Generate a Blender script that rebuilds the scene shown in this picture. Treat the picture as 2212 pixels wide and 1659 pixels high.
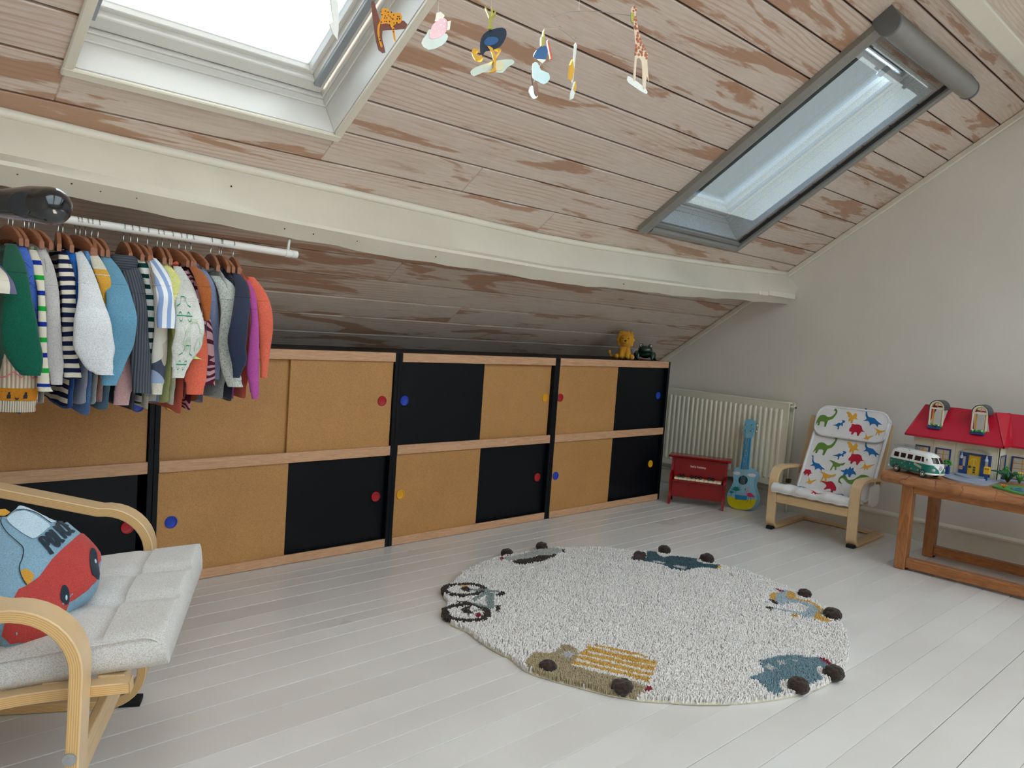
import bpy, bmesh, math, random
import numpy as np
from mathutils import Vector, Matrix
from mathutils.geometry import delaunay_2d_cdt

random.seed(7)
for o in list(bpy.data.objects):
    bpy.data.objects.remove(o)
SC = bpy.context.scene
COL = SC.collection
PI = math.pi

# ------------------------------------------------------------------ camera
cam = bpy.data.cameras.new('camera')
cam.sensor_fit = 'HORIZONTAL'
cam.sensor_width = 36.0
cam.lens = 27.726
cam.clip_start = 0.05
camo = bpy.data.objects.new('camera', cam)
COL.objects.link(camo)
camo.matrix_world = Matrix([[0.717916, 0.000769, -0.696129, -0.996584], [-0.692495, 0.102835, -0.714055, -2.74513], [0.071037, 0.994698, 0.07436, 0.994568], [0.0, 0.0, 0.0, 1.0]])
SC.camera = camo

# ------------------------------------------------------------------ sky, sun, exposure
SUN_DIR = Vector((-0.06, -0.80, -0.52)).normalized()      # the way the light travels
w = bpy.data.worlds.new('sky'); SC.world = w
w.use_nodes = True
wn = w.node_tree.nodes; wl = w.node_tree.links
wn.clear()
tc = wn.new('ShaderNodeTexCoord'); sx = wn.new('ShaderNodeSeparateXYZ'); wl.new(tc.outputs['Generated'], sx.inputs[0])
grad = wn.new('ShaderNodeValToRGB'); wl.new(sx.outputs[2], grad.inputs[0])
for el, (p_, c_) in zip([grad.color_ramp.elements[0], grad.color_ramp.elements[1], grad.color_ramp.elements.new(.5)],
                        [(0.0, (1.0, .985, .96)), (1.0, (.40, .64, 1.0)), (.40, (.60, .80, 1.0))]):
    el.position = p_; el.color = (*c_, 1)
cl = wn.new('ShaderNodeTexNoise'); cl.inputs['Scale'].default_value = 2.2; cl.inputs['Detail'].default_value = 6
wl.new(tc.outputs['Generated'], cl.inputs['Vector'])
clr = wn.new('ShaderNodeValToRGB'); clr.color_ramp.elements[0].position = .45; clr.color_ramp.elements[1].position = .72
wl.new(cl.outputs['Fac'], clr.inputs[0])
cm = wn.new('ShaderNodeMix'); cm.data_type = 'RGBA'; wl.new(clr.outputs[0], cm.inputs[0]); wl.new(grad.outputs[0], cm.inputs[6]); cm.inputs[7].default_value = (1, 1, 1, 1)
bg = wn.new('ShaderNodeBackground'); bg.inputs['Strength'].default_value = 1.05
wo = wn.new('ShaderNodeOutputWorld')
wl.new(cm.outputs[2], bg.inputs['Color']); wl.new(bg.outputs[0], wo.inputs['Surface'])

sd = bpy.data.lights.new('sun', 'SUN')
sd.energy = 30.0
sd.angle = math.radians(0.7)
sd.color = (1.0, 0.88, 0.76)
so = bpy.data.objects.new('sun', sd); COL.objects.link(so)
so.rotation_euler = SUN_DIR.to_track_quat('-Z', 'Y').to_euler()
so.location = (0, 6, 6)

SC.view_settings.view_transform = 'Standard'
SC.view_settings.look = 'None'
SC.view_settings.gamma = 1.0
SC.view_settings.use_curve_mapping = False
SC.view_settings.exposure = 1.85
try:
    SC.cycles.use_denoising = True
    SC.cycles.max_bounces = 8
    SC.cycles.diffuse_bounces = 5
    SC.cycles.glossy_bounces = 3
    SC.cycles.use_adaptive_sampling = True
    SC.cycles.adaptive_threshold = 0.02
    SC.cycles.transparent_max_bounces = 12
    SC.cycles.caustics_reflective = False
    SC.cycles.caustics_refractive = False
    SC.cycles.sample_clamp_indirect = 8.0
except Exception:
    pass

# ------------------------------------------------------------------ materials
def lin(c):
    return tuple((x / 12.92 if x <= 0.04045 else ((x + 0.055) / 1.055) ** 2.4) for x in c)
def rgb(h):
    h = h.lstrip('#')
    return lin(tuple(int(h[i:i + 2], 16) / 255 for i in (0, 2, 4)))
MATS = {}
class NT:
    """tiny helper around a node tree"""
    def __init__(s, name):
        s.m = bpy.data.materials.new(name); s.m.use_nodes = True
        s.t = s.m.node_tree; s.n = s.t.nodes; s.l = s.t.links
        s.p = s.n['Principled BSDF']; s.out = s.n['Material Output']
    def new(s, t, **kw):
        n = s.n.new(t)
        for k, v in kw.items():
            if k.startswith('i_'):
                n.inputs[k[2:].replace('_', ' ')].default_value = v
            else:
                setattr(n, k, v)
        return n
    def link(s, a, b): s.l.new(a, b)
    def coords(s, kind='Object', scale=(1, 1, 1), rand=0.0, rot=(0, 0, 0)):
        tc = s.new('ShaderNodeTexCoord')
        mp = s.new('ShaderNodeMapping')
        mp.inputs['Scale'].default_value = scale
        mp.inputs['Rotation'].default_value = rot
        src = tc.outputs[kind]
        if rand:
            oi = s.new('ShaderNodeObjectInfo')
            mu = s.new('ShaderNodeMath', operation='MULTIPLY'); mu.inputs[1].default_value = rand
            s.link(oi.outputs['Random'], mu.inputs[0])
            ad = s.new('ShaderNodeVectorMath', operation='ADD')
            s.link(src, ad.inputs[0]); s.link(mu.outputs[0], ad.inputs[1])
            src = ad.outputs[0]
        s.link(src, mp.inputs['Vector'])
        return mp.outputs[0]
    def noise(s, vec, scale=5, detail=4, rough=.55, dist=0):
        n = s.new('ShaderNodeTexNoise')
        n.inputs['Scale'].default_value = scale; n.inputs['Detail'].default_value = detail
        n.inputs['Roughness'].default_value = rough; n.inputs['Distortion'].default_value = dist
        s.link(vec, n.inputs['Vector']); return n.outputs['Fac']
    def ramp(s, fac, stops):
        r = s.new('ShaderNodeValToRGB'); e = r.color_ramp.elements
        while len(e) < len(stops): e.new(0.5)
        for el, (p, c) in zip(e, stops):
            el.position = p; el.color = (*c, 1) if len(c) == 3 else c
        s.link(fac, r.inputs[0]); return r.outputs[0]
    def mix(s, fac, a, b, blend='MIX'):
        m = s.new('ShaderNodeMix', data_type='RGBA', blend_type=blend)
        if isinstance(fac, (int, float)): m.inputs[0].default_value = fac
        else: s.link(fac, m.inputs[0])
        for i, v in ((6, a), (7, b)):
            if isinstance(v, tuple): m.inputs[i].default_value = (*v[:3], 1)
            else: s.link(v, m.inputs[i])
        return m.outputs[2]
    def bump(s, h, strength=.2, dist=.01):
        b = s.new('ShaderNodeBump'); b.inputs['Strength'].default_value = strength
        b.inputs['Distance'].default_value = dist
        s.link(h, b.inputs['Height']); s.link(b.outputs[0], s.p.inputs['Normal'])
    def base(s, col, rough=.5):
        if isinstance(col, tuple): s.p.inputs['Base Color'].default_value = (*col[:3], 1)
        else: s.link(col, s.p.inputs['Base Color'])
        if isinstance(rough, (int, float)): s.p.inputs['Roughness'].default_value = rough
        else: s.link(rough, s.p.inputs['Roughness'])
def pm(name, hexc, rough=.5, var=.06, scale=25, bump=0, bdist=.002, metal=0, coat=0, sheen=0, spec=None, stretch=(1, 1, 1)):
    """plain procedural material: colour with a little noise variation"""
    if name in MATS: return MATS[name]
    t = NT(name); c = rgb(hexc)
    v = t.coords('Object', stretch)
    n = t.noise(v, scale, 3)
    t.base(t.ramp(n, [(.3, tuple(x * (1 - var) for x in c)), (.7, tuple(min(1, x * (1 + var)) for x in c))]), rough)
    t.p.inputs['Metallic'].default_value = metal
    if coat: t.p.inputs['Coat Weight'].default_value = coat; t.p.inputs['Coat Roughness'].default_value = .08
    if sheen: t.p.inputs['Sheen Weight'].default_value = sheen; t.p.inputs['Sheen Roughness'].default_value = .5
    if spec is not None: t.p.inputs['Specular IOR Level'].default_value = spec
    if bump: t.bump(t.noise(v, scale * 4, 2), bump, bdist)
    MATS[name] = t.m
    return t.m

def fabric(name, hexc, weave=420, var=.08, hex2=None):
    if name in MATS: return MATS[name]
    t = NT(name); c = rgb(hexc)
    v = t.coords('Object')
    n = t.noise(v, 18, 3)
    fine = t.noise(v, weave, 2, .6)
    a = t.ramp(n, [(.3, tuple(x * (1 - var) for x in c)), (.7, tuple(min(1, x * (1 + var)) for x in c))])
    c2 = rgb(hex2) if hex2 else tuple(x * .72 for x in c)
    m = t.mix(t.ramp(fine, [(.42, (0, 0, 0)), (.66, (1, 1, 1))]), a, c2)
    t.base(m, .92)
    t.p.inputs['Specular IOR Level'].default_value = .2
    t.p.inputs['Sheen Weight'].default_value = .15
    t.bump(fine, .35, .001)
    MATS[name] = t.m
    return t.m

def knit(name, hexc, per_m=180, axis=0, depth=.5):
    """ribbed cloth"""
    if name in MATS: return MATS[name]
    t = NT(name); c = rgb(hexc)
    v = t.coords('Object')
    wv = t.new('ShaderNodeTexWave', bands_direction='XYZ'[axis]); wv.inputs['Scale'].default_value = per_m / 6.3
    wv.inputs['Distortion'].default_value = .6
    t.link(v, wv.inputs['Vector'])
    t.base(t.ramp(wv.outputs['Fac'], [(.1, tuple(x * .55 for x in c)), (.6, c)]), .95)
    t.p.inputs['Specular IOR Level'].default_value = .15
    t.bump(wv.outputs['Fac'], depth, .003)
    MATS[name] = t.m
    return t.m

def striped(name, cols, period, axis=2, dist=.0, rough=.92):
    """yarn-dyed stripes: cols = [(hex, share)...] repeating every `period` metres along an axis"""
    if name in MATS: return MATS[name]
    t = NT(name)
    v = t.coords('Object')
    if dist:
        n = t.new('ShaderNodeTexNoise'); n.inputs['Scale'].default_value = 9; t.link(v, n.inputs['Vector'])
        sc = t.new('ShaderNodeVectorMath', operation='SCALE'); sc.inputs['Scale'].default_value = dist
        t.link(n.outputs['Color'], sc.inputs[0])
        ad = t.new('ShaderNodeVectorMath', operation='ADD'); t.link(v, ad.inputs[0]); t.link(sc.outputs[0], ad.inputs[1]); v = ad.outputs[0]
    sx = t.new('ShaderNodeSeparateXYZ'); t.link(v, sx.inputs[0])
    dv = t.new('ShaderNodeMath', operation='DIVIDE'); dv.inputs[1].default_value = period; t.link(sx.outputs[axis], dv.inputs[0])
    fr = t.new('ShaderNodeMath', operation='FRACT'); t.link(dv.outputs[0], fr.inputs[0])
    stops = []; p = 0.0
    tot = sum(s for _, s in cols)
    for h, s in cols:
        stops.append((p, rgb(h))); p += s / tot
    r = t.new('ShaderNodeValToRGB'); r.color_ramp.interpolation = 'CONSTANT'
    e = r.color_ramp.elements
    while len(e) < len(stops): e.new(.5)
    for el, (q, c) in zip(e, stops): el.position = q; el.color = (*c, 1)
    t.link(fr.outputs[0], r.inputs[0])
    t.base(r.outputs[0], rough)
    t.p.inputs['Specular IOR Level'].default_value = .15
    t.bump(t.noise(t.coords('Object'), 350, 2), .25, .001)
    MATS[name] = t.m
    return t.m

def wood(name, light, dark, ring=14, along=(1, 9, 9), rough=.45, streak=.5, coat=0, rand=3.0, kind='Object'):
    """plain wood: grain runs along the axis with the small scale"""
    if name in MATS: return MATS[name]
    t = NT(name)
    v = t.coords(kind, along, rand)
    n1 = t.noise(v, ring, 5, .6, 1.2)
    n2 = t.noise(v, ring * 6, 3, .6)
    c1, c2 = rgb(light), rgb(dark)
    a = t.ramp(n1, [(.35, c2), (.62, c1)])
    b = t.mix(t.ramp(n2, [(.45, (0, 0, 0)), (.7, (streak, streak, streak))]), a, c2)
    t.base(b, rough)
    t.bump(n2, .08, .002)
    if coat: t.p.inputs['Coat Weight'].default_value = coat; t.p.inputs['Coat Roughness'].default_value = .15
    MATS[name] = t.m
    return t.m

def mat_ceiling():
    """white-washed pine: pale wash rubbed through to brown wood along grain and knots"""
    t = NT('whitewashed_pine')
    def M(op, a, b):
        n = t.new('ShaderNodeMath', operation=op)
        for i, v in enumerate((a, b)):
            if isinstance(v, (int, float)): n.inputs[i].default_value = v
            else: t.link(v, n.inputs[i])
        return n.outputs[0]
    lo = t.coords('Object', (.55, 3.4, 3.4), 40.0)
    md = t.coords('Object', (1.6, 11, 11), 40.0)
    hi = t.coords('Object', (3.0, 60, 60), 40.0)
    fine = t.noise(hi, 3.2, 4, .62)
    wear = t.noise(lo, 2.3, 3, .55, 1.1)
    brk = t.noise(md, 3.0, 5, .7, .4)
    wv = t.new('ShaderNodeTexWave', bands_direction='Y'); wv.inputs['Scale'].default_value = 5.5
    wv.inputs['Distortion'].default_value = 13; wv.inputs['Detail'].default_value = 2.5; wv.inputs['Detail Scale'].default_value = .33; wv.inputs['Detail Roughness'].default_value = .4
    t.link(t.coords('Object', (.75, 3.2, 3.2), 40.0), wv.inputs['Vector'])
    where = t.ramp(t.noise(t.coords('Object', (.5, 2.2, 2.2), 23.0), 2.0, 2), [(.45, (0, 0, 0)), (.62, (1, 1, 1))])
    kv = t.coords('Object', (2.0, 6.2, 6.2), 40.0)
    vo = t.new('ShaderNodeTexVoronoi'); vo.inputs['Scale'].default_value = .95; t.link(kv, vo.inputs['Vector'])
    knot = t.ramp(vo.outputs['Distance'], [(.018, (1, 1, 1)), (.045, (0, 0, 0))])
    ringk = t.ramp(vo.outputs['Distance'], [(.05, (0, 0, 0)), (.075, (.7, .7, .7)), (.10, (0, 0, 0))])
    halo = t.ramp(vo.outputs['Distance'], [(.06, (1, 1, 1)), (.34, (0, 0, 0))])
    wash, wash2, brown, brown2, dk = rgb('#d3c5b9'), rgb('#c3b1a4'), rgb('#a57a5c'), rgb('#b9957b'), rgb('#77533f')
    base = t.mix(t.ramp(fine, [(.38, (0, 0, 0)), (.68, (.85, .85, .85))]), wash, wash2)
    g = M('MULTIPLY', t.ramp(wv.outputs['Fac'], [(.55, (0, 0, 0)), (.92, (.6, .6, .6))]), where)
    base = t.mix(g, base, brown2)
    wsum = M('ADD', wear, M('MULTIPLY', M('SUBTRACT', brk, .5), .34))
    base = t.mix(t.ramp(wsum, [(.555, (0, 0, 0)), (.60, (.8, .8, .8))]), base, brown)
    hm = M('MULTIPLY', halo, t.ramp(brk, [(.45, (0, 0, 0)), (.6, (.85, .85, .85))]))
    base = t.mix(hm, base, brown)
    base = t.mix(ringk, base, brown)
    base = t.mix(knot, base, dk)
    t.base(base, .55)
    t.bump(fine, .10, .002)
    MATS['ceil'] = t.m
    return t.m

def mat_floor():
    t = NT('white_painted_board')
    v = t.coords('Object', (1, 1, 1), 20.0)
    n = t.noise(v, 1.6, 4)
    g = t.noise(t.coords('Object', (2, 30, 30), 20.0), 6, 4, .6)
    c = t.ramp(n, [(.3, rgb('#d2cdc8')), (.7, rgb('#dfdcd8'))])
    sp = t.noise(v, 210, 2, .7)
    c = t.mix(t.ramp(sp, [(.86, (0, 0, 0)), (.90, (.4, .4, .4))]), c, rgb('#a89e92'))
    rg = t.ramp(n, [(.2, (.26, .26, .26)), (.8, (.36, .36, .36))])
    t.base(c, rg)
    ad = t.new('ShaderNodeMath', operation='ADD'); t.link(g, ad.inputs[0]); t.link(n, ad.inputs[1])
    t.bump(ad.outputs[0], .05, .002)
    MATS['floor'] = t.m
    return t.m

def mat_plaster(name, hexc, rough=.8, var=.03):
    t = NT(name); c = rgb(hexc)
    v = t.coords('Object')
    n = t.noise(v, 3, 5)
    t.base(t.ramp(n, [(.3, tuple(x * (1 - var) for x in c)), (.7, tuple(x * (1 + var) for x in c))]), rough)
    t.bump(t.noise(v, 120, 3), .06, .003)
    return t.m

def mat_mdf():
    t = NT('fibreboard'); v = t.coords('Object')
    n = t.noise(v, 260, 3, .7); n2 = t.noise(v, 5, 3)
    c = t.ramp(n2, [(.3, rgb('#b4824a')), (.7, rgb('#c08c52'))])
    c = t.mix(t.ramp(n, [(.35, (.55, .55, .55)), (.6, (0, 0, 0))]), c, rgb('#946431'))
    t.base(c, .55)
    MATS['mdf'] = t.m
    return t.m

def mat_glass(name='window_glass', tint=(.95, .975, .97)):
    t = NT(name)
    t.n.remove(t.p)
    tr = t.new('ShaderNodeBsdfTransparent'); tr.inputs[0].default_value = (*tint, 1)
    gl = t.new('ShaderNodeBsdfGlossy'); gl.inputs['Roughness'].default_value = .02
    fr = t.new('ShaderNodeFresnel'); fr.inputs[0].default_value = 1.25
    mx = t.new('ShaderNodeMixShader')
    t.link(fr.outputs[0], mx.inputs[0]); t.link(tr.outputs[0], mx.inputs[1]); t.link(gl.outputs[0], mx.inputs[2])
    t.link(mx.outputs[0], t.out.inputs[0])
    return t.m

def mat_screen():
    """fine insect mesh: threads scatter light, gaps let it through"""
    t = NT('insect_mesh')
    t.n.remove(t.p)
    v = t.coords('Object', (1, 1, 1))
    n = t.noise(v, 420, 1)
    tr = t.new('ShaderNodeBsdfTransparent')
    df = t.new('ShaderNodeBsdfDiffuse'); df.inputs[0].default_value = (.16, .15, .135, 1)
    tl = t.new('ShaderNodeBsdfTranslucent'); tl.inputs[0].default_value = (.13, .115, .095, 1)
    m1 = t.new('ShaderNodeMixShader'); m1.inputs[0].default_value = .5
    t.link(df.outputs[0], m1.inputs[1]); t.link(tl.outputs[0], m1.inputs[2])
    fac = t.ramp(n, [(.3, (.10, .10, .10)), (.7, (.36, .36, .36))])
    mx = t.new('ShaderNodeMixShader'); t.link(fac, mx.inputs[0])
    t.link(tr.outputs[0], mx.inputs[1]); t.link(m1.outputs[0], mx.inputs[2])
    t.link(mx.outputs[0], t.out.inputs[0])
    return t.m

# ------------------------------------------------------------------ mesh helpers
def link(o, parent=None):
    COL.objects.link(o)
    if parent is not None: o.parent = parent
    return o
class MB:
    """collects shapes into one mesh"""
    def __init__(s): s.v = []; s.f = []; s.uv = {}
    def add(s, vs, fs):
        b = len(s.v); s.v += [tuple(x) for x in vs]; s.f += [tuple(i + b for i in f) for f in fs]
        return s
    def box(s, lo, hi, c=0.0):
        lo = list(lo); hi = list(hi)
        for i in range(3):
            if lo[i] > hi[i]: lo[i], hi[i] = hi[i], lo[i]
        if c <= 0:
            x0, y0, z0 = lo; x1, y1, z1 = hi
            return s.add([(x0, y0, z0), (x1, y0, z0), (x1, y1, z0), (x0, y1, z0), (x0, y0, z1), (x1, y0, z1), (x1, y1, z1), (x0, y1, z1)],
                         [(0, 3, 2, 1), (4, 5, 6, 7), (0, 1, 5, 4), (1, 2, 6, 5), (2, 3, 7, 6), (3, 0, 4, 7)])
        c = min(c, *[(hi[i] - lo[i]) * .49 for i in range(3)])
        vs = []; idx = {}
        for sx in (0, 1):
            for sy in (0, 1):
                for sz in (0, 1):
                    sg = (sx, sy, sz)
                    for ax in range(3):
                        p = []
                        for i in range(3):
                            e = (lo, hi)[sg[i]][i]
                            p.append(e if i == ax else e + (c if sg[i] == 0 else -c))
                        idx[(sg, ax)] = len(vs); vs.append(tuple(p))
        fs = []
        for ax in range(3):
            for sd in (0, 1):
                o1, o2 = [i for i in range(3) if i != ax]
                q = []
                for a, b in ((0, 0), (1, 0), (1, 1), (0, 1)):
                    sg = [0, 0, 0]; sg[ax] = sd; sg[o1] = a; sg[o2] = b
                    q.append(idx[(tuple(sg), ax)])
                fs.append(tuple(q))
        for ax in range(3):
            o1, o2 = [i for i in range(3) if i != ax]
            for a in (0, 1):
                for b in (0, 1):
                    s0 = [0, 0, 0]; s0[o1] = a; s0[o2] = b
                    s1 = list(s0); s1[ax] = 1
                    fs.append((idx[(tuple(s0), o1)], idx[(tuple(s1), o1)], idx[(tuple(s1), o2)], idx[(tuple(s0), o2)]))
        for sx in (0, 1):
            for sy in (0, 1):
                for sz in (0, 1):
                    fs.append(tuple(idx[((sx, sy, sz), a)] for a in range(3)))
        return s.add(vs, fs)
    def loft(s, rings, cap=True, closed=True):
        n = len(rings[0]); vs = [p for r in rings for p in r]; fs = []
        for i in range(len(rings) - 1):
            for j in range(n if closed else n - 1):
                k = (j + 1) % n
                fs.append((i * n + j, i * n + k, (i + 1) * n + k, (i + 1) * n + j))
        if cap:
            fs.append(tuple(range(n))[::-1]); fs.append(tuple((len(rings) - 1) * n + j for j in range(n)))
        return s.add(vs, fs)
    def tube(s, pts, r, n=10, cap=True):
        pts = [Vector(p) for p in pts]
        rs = r if isinstance(r, (list, tuple)) else [r] * len(pts)
        rings = []; up = None
        for i, p in enumerate(pts):
            a = pts[max(0, i - 1)]; b = pts[min(len(pts) - 1, i + 1)]
            d = (b - a)
            if d.length < 1e-9: d = Vector((0, 0, 1))
            d.normalize()
            if up is None:
                up = Vector((0, 0, 1)) if abs(d.z) < .9 else Vector((1, 0, 0))
            x = d.cross(up)
            if x.length < 1e-6: x = d.orthogonal()
            x.normalize(); y = x.cross(d); up = y
            rings.append([p + x * math.cos(2 * PI * k / n) * rs[i] + y * math.sin(2 * PI * k / n) * rs[i] for k in range(n)])
        return s.loft(rings, cap)
    def lathe(s, prof, n=20, center=(0, 0, 0), axis='Z', cap=True):
        rings = []
        for r, h in prof:
            ring = []
            for k in range(n):
                a = 2 * PI * k / n; u, v_ = r * math.cos(a), r * math.sin(a)
                p = {'Z': (u, v_, h), 'X': (h, u, v_), 'Y': (u, h, v_)}[axis]
                ring.append(tuple(p[i] + center[i] for i in range(3)))
            rings.append(ring)
        return s.loft(rings, cap)
    def ball(s, c, r, nu=14, nv=9):
        rx, ry, rz = r if isinstance(r, (tuple, list)) else (r, r, r)
        rings = []
        for i in range(nv + 1):
            t = PI * i / nv; st = max(math.sin(t), .02)
            rings.append([(c[0] + rx * st * math.cos(2 * PI * k / nu), c[1] + ry * st * math.sin(2 * PI * k / nu), c[2] - rz * math.cos(t)) for k in range(nu)])
        return s.loft(rings, True)
    def prism(s, poly, lo, hi, plane='XY'):
        """extrude a 2-D outline"""
        def P(a, b, h):
            return {'XY': (a, b, h), 'XZ': (a, h, b), 'YZ': (h, a, b)}[plane]
        n = len(poly)
        return s.add([P(a, b, lo) for a, b in poly] + [P(a, b, hi) for a, b in poly],
                     [tuple(range(n))[::-1], tuple(range(n, 2 * n))] + [(i, (i + 1) % n, n + (i + 1) % n, n + i) for i in range(n)])
    def xf(s, m):
        s.v = [tuple(m @ Vector(p)) for p in s.v]; return s
    def build(s, name, mat, parent=None, smooth=False, sharp=None):
        me = bpy.data.meshes.new(name)
        me.from_pydata(s.v, [], s.f)
        bm = bmesh.new(); bm.from_mesh(me)
        bmesh.ops.recalc_face_normals(bm, faces=bm.faces)
        bm.to_mesh(me); bm.free()
        if smooth:
            me.polygons.foreach_set('use_smooth', [True] * len(me.polygons))
            if sharp:
                try: me.set_sharp_from_angle(angle=math.radians(sharp))
                except Exception: pass
        if mat is not None: me.materials.append(mat)
        o = bpy.data.objects.new(name, me)
        return link(o, parent)
def tag(o, label=None, cat=None, group=None, kind=None):
    if label: o['label'] = label
    if cat: o['category'] = cat
    if group: o['group'] = group
    if kind: o['kind'] = kind
    return o
def thing(name, label, cat, loc=(0, 0, 0), rz=0.0, group=None):
    o = bpy.data.objects.new(name, None); COL.objects.link(o)
    o.empty_display_size = .05
    o.location = loc; o.rotation_euler = (0, 0, rz)
    return tag(o, label, cat, group)
def box(name, lo, hi, mat, parent=None, c=0.0):
    return MB().box(lo, hi, c).build(name, mat, parent)
def copy_part(src, parent, name=None):
    c = src.copy()
    if name: c.name = name
    COL.objects.link(c); c.parent = parent
    return c
def arc(cx, cy, r, a0, a1, n=8):
    return [(cx + r * math.cos(math.radians(a0 + (a1 - a0) * i / n)), cy + r * math.sin(math.radians(a0 + (a1 - a0) * i / n))) for i in range(n + 1)]
def rrect(x0, y0, x1, y1, r, n=5):
    return arc(x1 - r, y1 - r, r, 0, 90, n) + arc(x0 + r, y1 - r, r, 90, 180, n) + arc(x0 + r, y0 + r, r, 180, 270, n) + arc(x1 - r, y0 + r, r, 270, 360, n)
def smooth_path(pts, n=6, closed=False):
    """Catmull-Rom through points of any dimension"""
    P = [np.array(p, float) for p in pts]; out = []
    m = len(P)
    for i in range(m if closed else m - 1):
        p1, p2 = P[i], P[(i + 1) % m]
        p0 = P[(i - 1) % m] if (closed or i > 0) else p1
        p3 = P[(i + 2) % m] if (closed or i + 2 < m) else p2
        for k in range(n):
            t = k / n
            out.append(.5 * ((2 * p1) + (-p0 + p2) * t + (2 * p0 - 5 * p1 + 4 * p2 - p3) * t * t + (-p0 + 3 * p1 - 3 * p2 + p3) * t ** 3))
    if not closed: out.append(P[-1])
    return [tuple(float(x) for x in p) for p in out]
def inside(p, poly):
    x, y = p; c = False; n = len(poly)
    for i in range(n):
        x0, y0 = poly[i]; x1, y1 = poly[(i + 1) % n]
        if (y0 > y) != (y1 > y) and x < (x1 - x0) * (y - y0) / (y1 - y0) + x0: c = not c
    return c
def fill(poly, step):
    """triangulate an outline with inner points every `step`"""
    dense = []
    n = len(poly)
    for i in range(n):
        a, b = Vector(poly[i][:2]), Vector(poly[(i + 1) % n][:2])
        k = max(1, int((b - a).length / step + .5))
        for j in range(k): dense.append(a.lerp(b, j / k))
    nd = len(dense)
    xs = [p.x for p in dense]; ys = [p.y for p in dense]
    pts = list(dense)
    y = min(ys) + step * .5; row = 0
    dp = [tuple(p) for p in dense]
    while y < max(ys):
        x = min(xs) + step * (.25 if row % 2 else .75)
        while x < max(xs):
            if inside((x, y), dp): pts.append(Vector((x, y)))
            x += step
        y += step * .87; row += 1
    r = delaunay_2d_cdt(pts, [(i, (i + 1) % nd) for i in range(nd)], [list(range(nd))], 1, 1e-6)
    return [tuple(v) for v in r[0]], [tuple(f) for f in r[2]]
def patch(name, poly, hmap, mat, parent, step=.02, thick=0.0):
    """lay an outline over a surface: hmap(a,b)->xyz (and a lifted copy for thickness)"""
    v, f = fill(poly, step)
    mb = MB(); mb.add([hmap(a, b) for a, b in v], f)
    return mb.build(name, mat, parent, True)
def ribbon2d(pts, wd):
    """outline of a stroke of width wd along 2-D points"""
    L, Rr = [], []
    n = len(pts)
    for i in range(n):
        a = Vector(pts[max(0, i - 1)]); b = Vector(pts[min(n - 1, i + 1)])
        d = (b - a)
        d = d.normalized() if d.length > 1e-9 else Vector((1, 0))
        nn = Vector((-d.y, d.x)); p = Vector(pts[i]); ww = wd[i] if isinstance(wd, (list, tuple)) else wd
        L.append(tuple(p + nn * ww / 2)); Rr.append(tuple(p - nn * ww / 2))
    return L, Rr
def stroke(mb, pts, wd, hmap):
    L, Rr = ribbon2d(pts, wd); n = len(L)
    mb.add([hmap(*p) for p in L] + [hmap(*p) for p in Rr], [(i, i + 1, n + i + 1, n + i) for i in range(n - 1)])
    return mb

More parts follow.
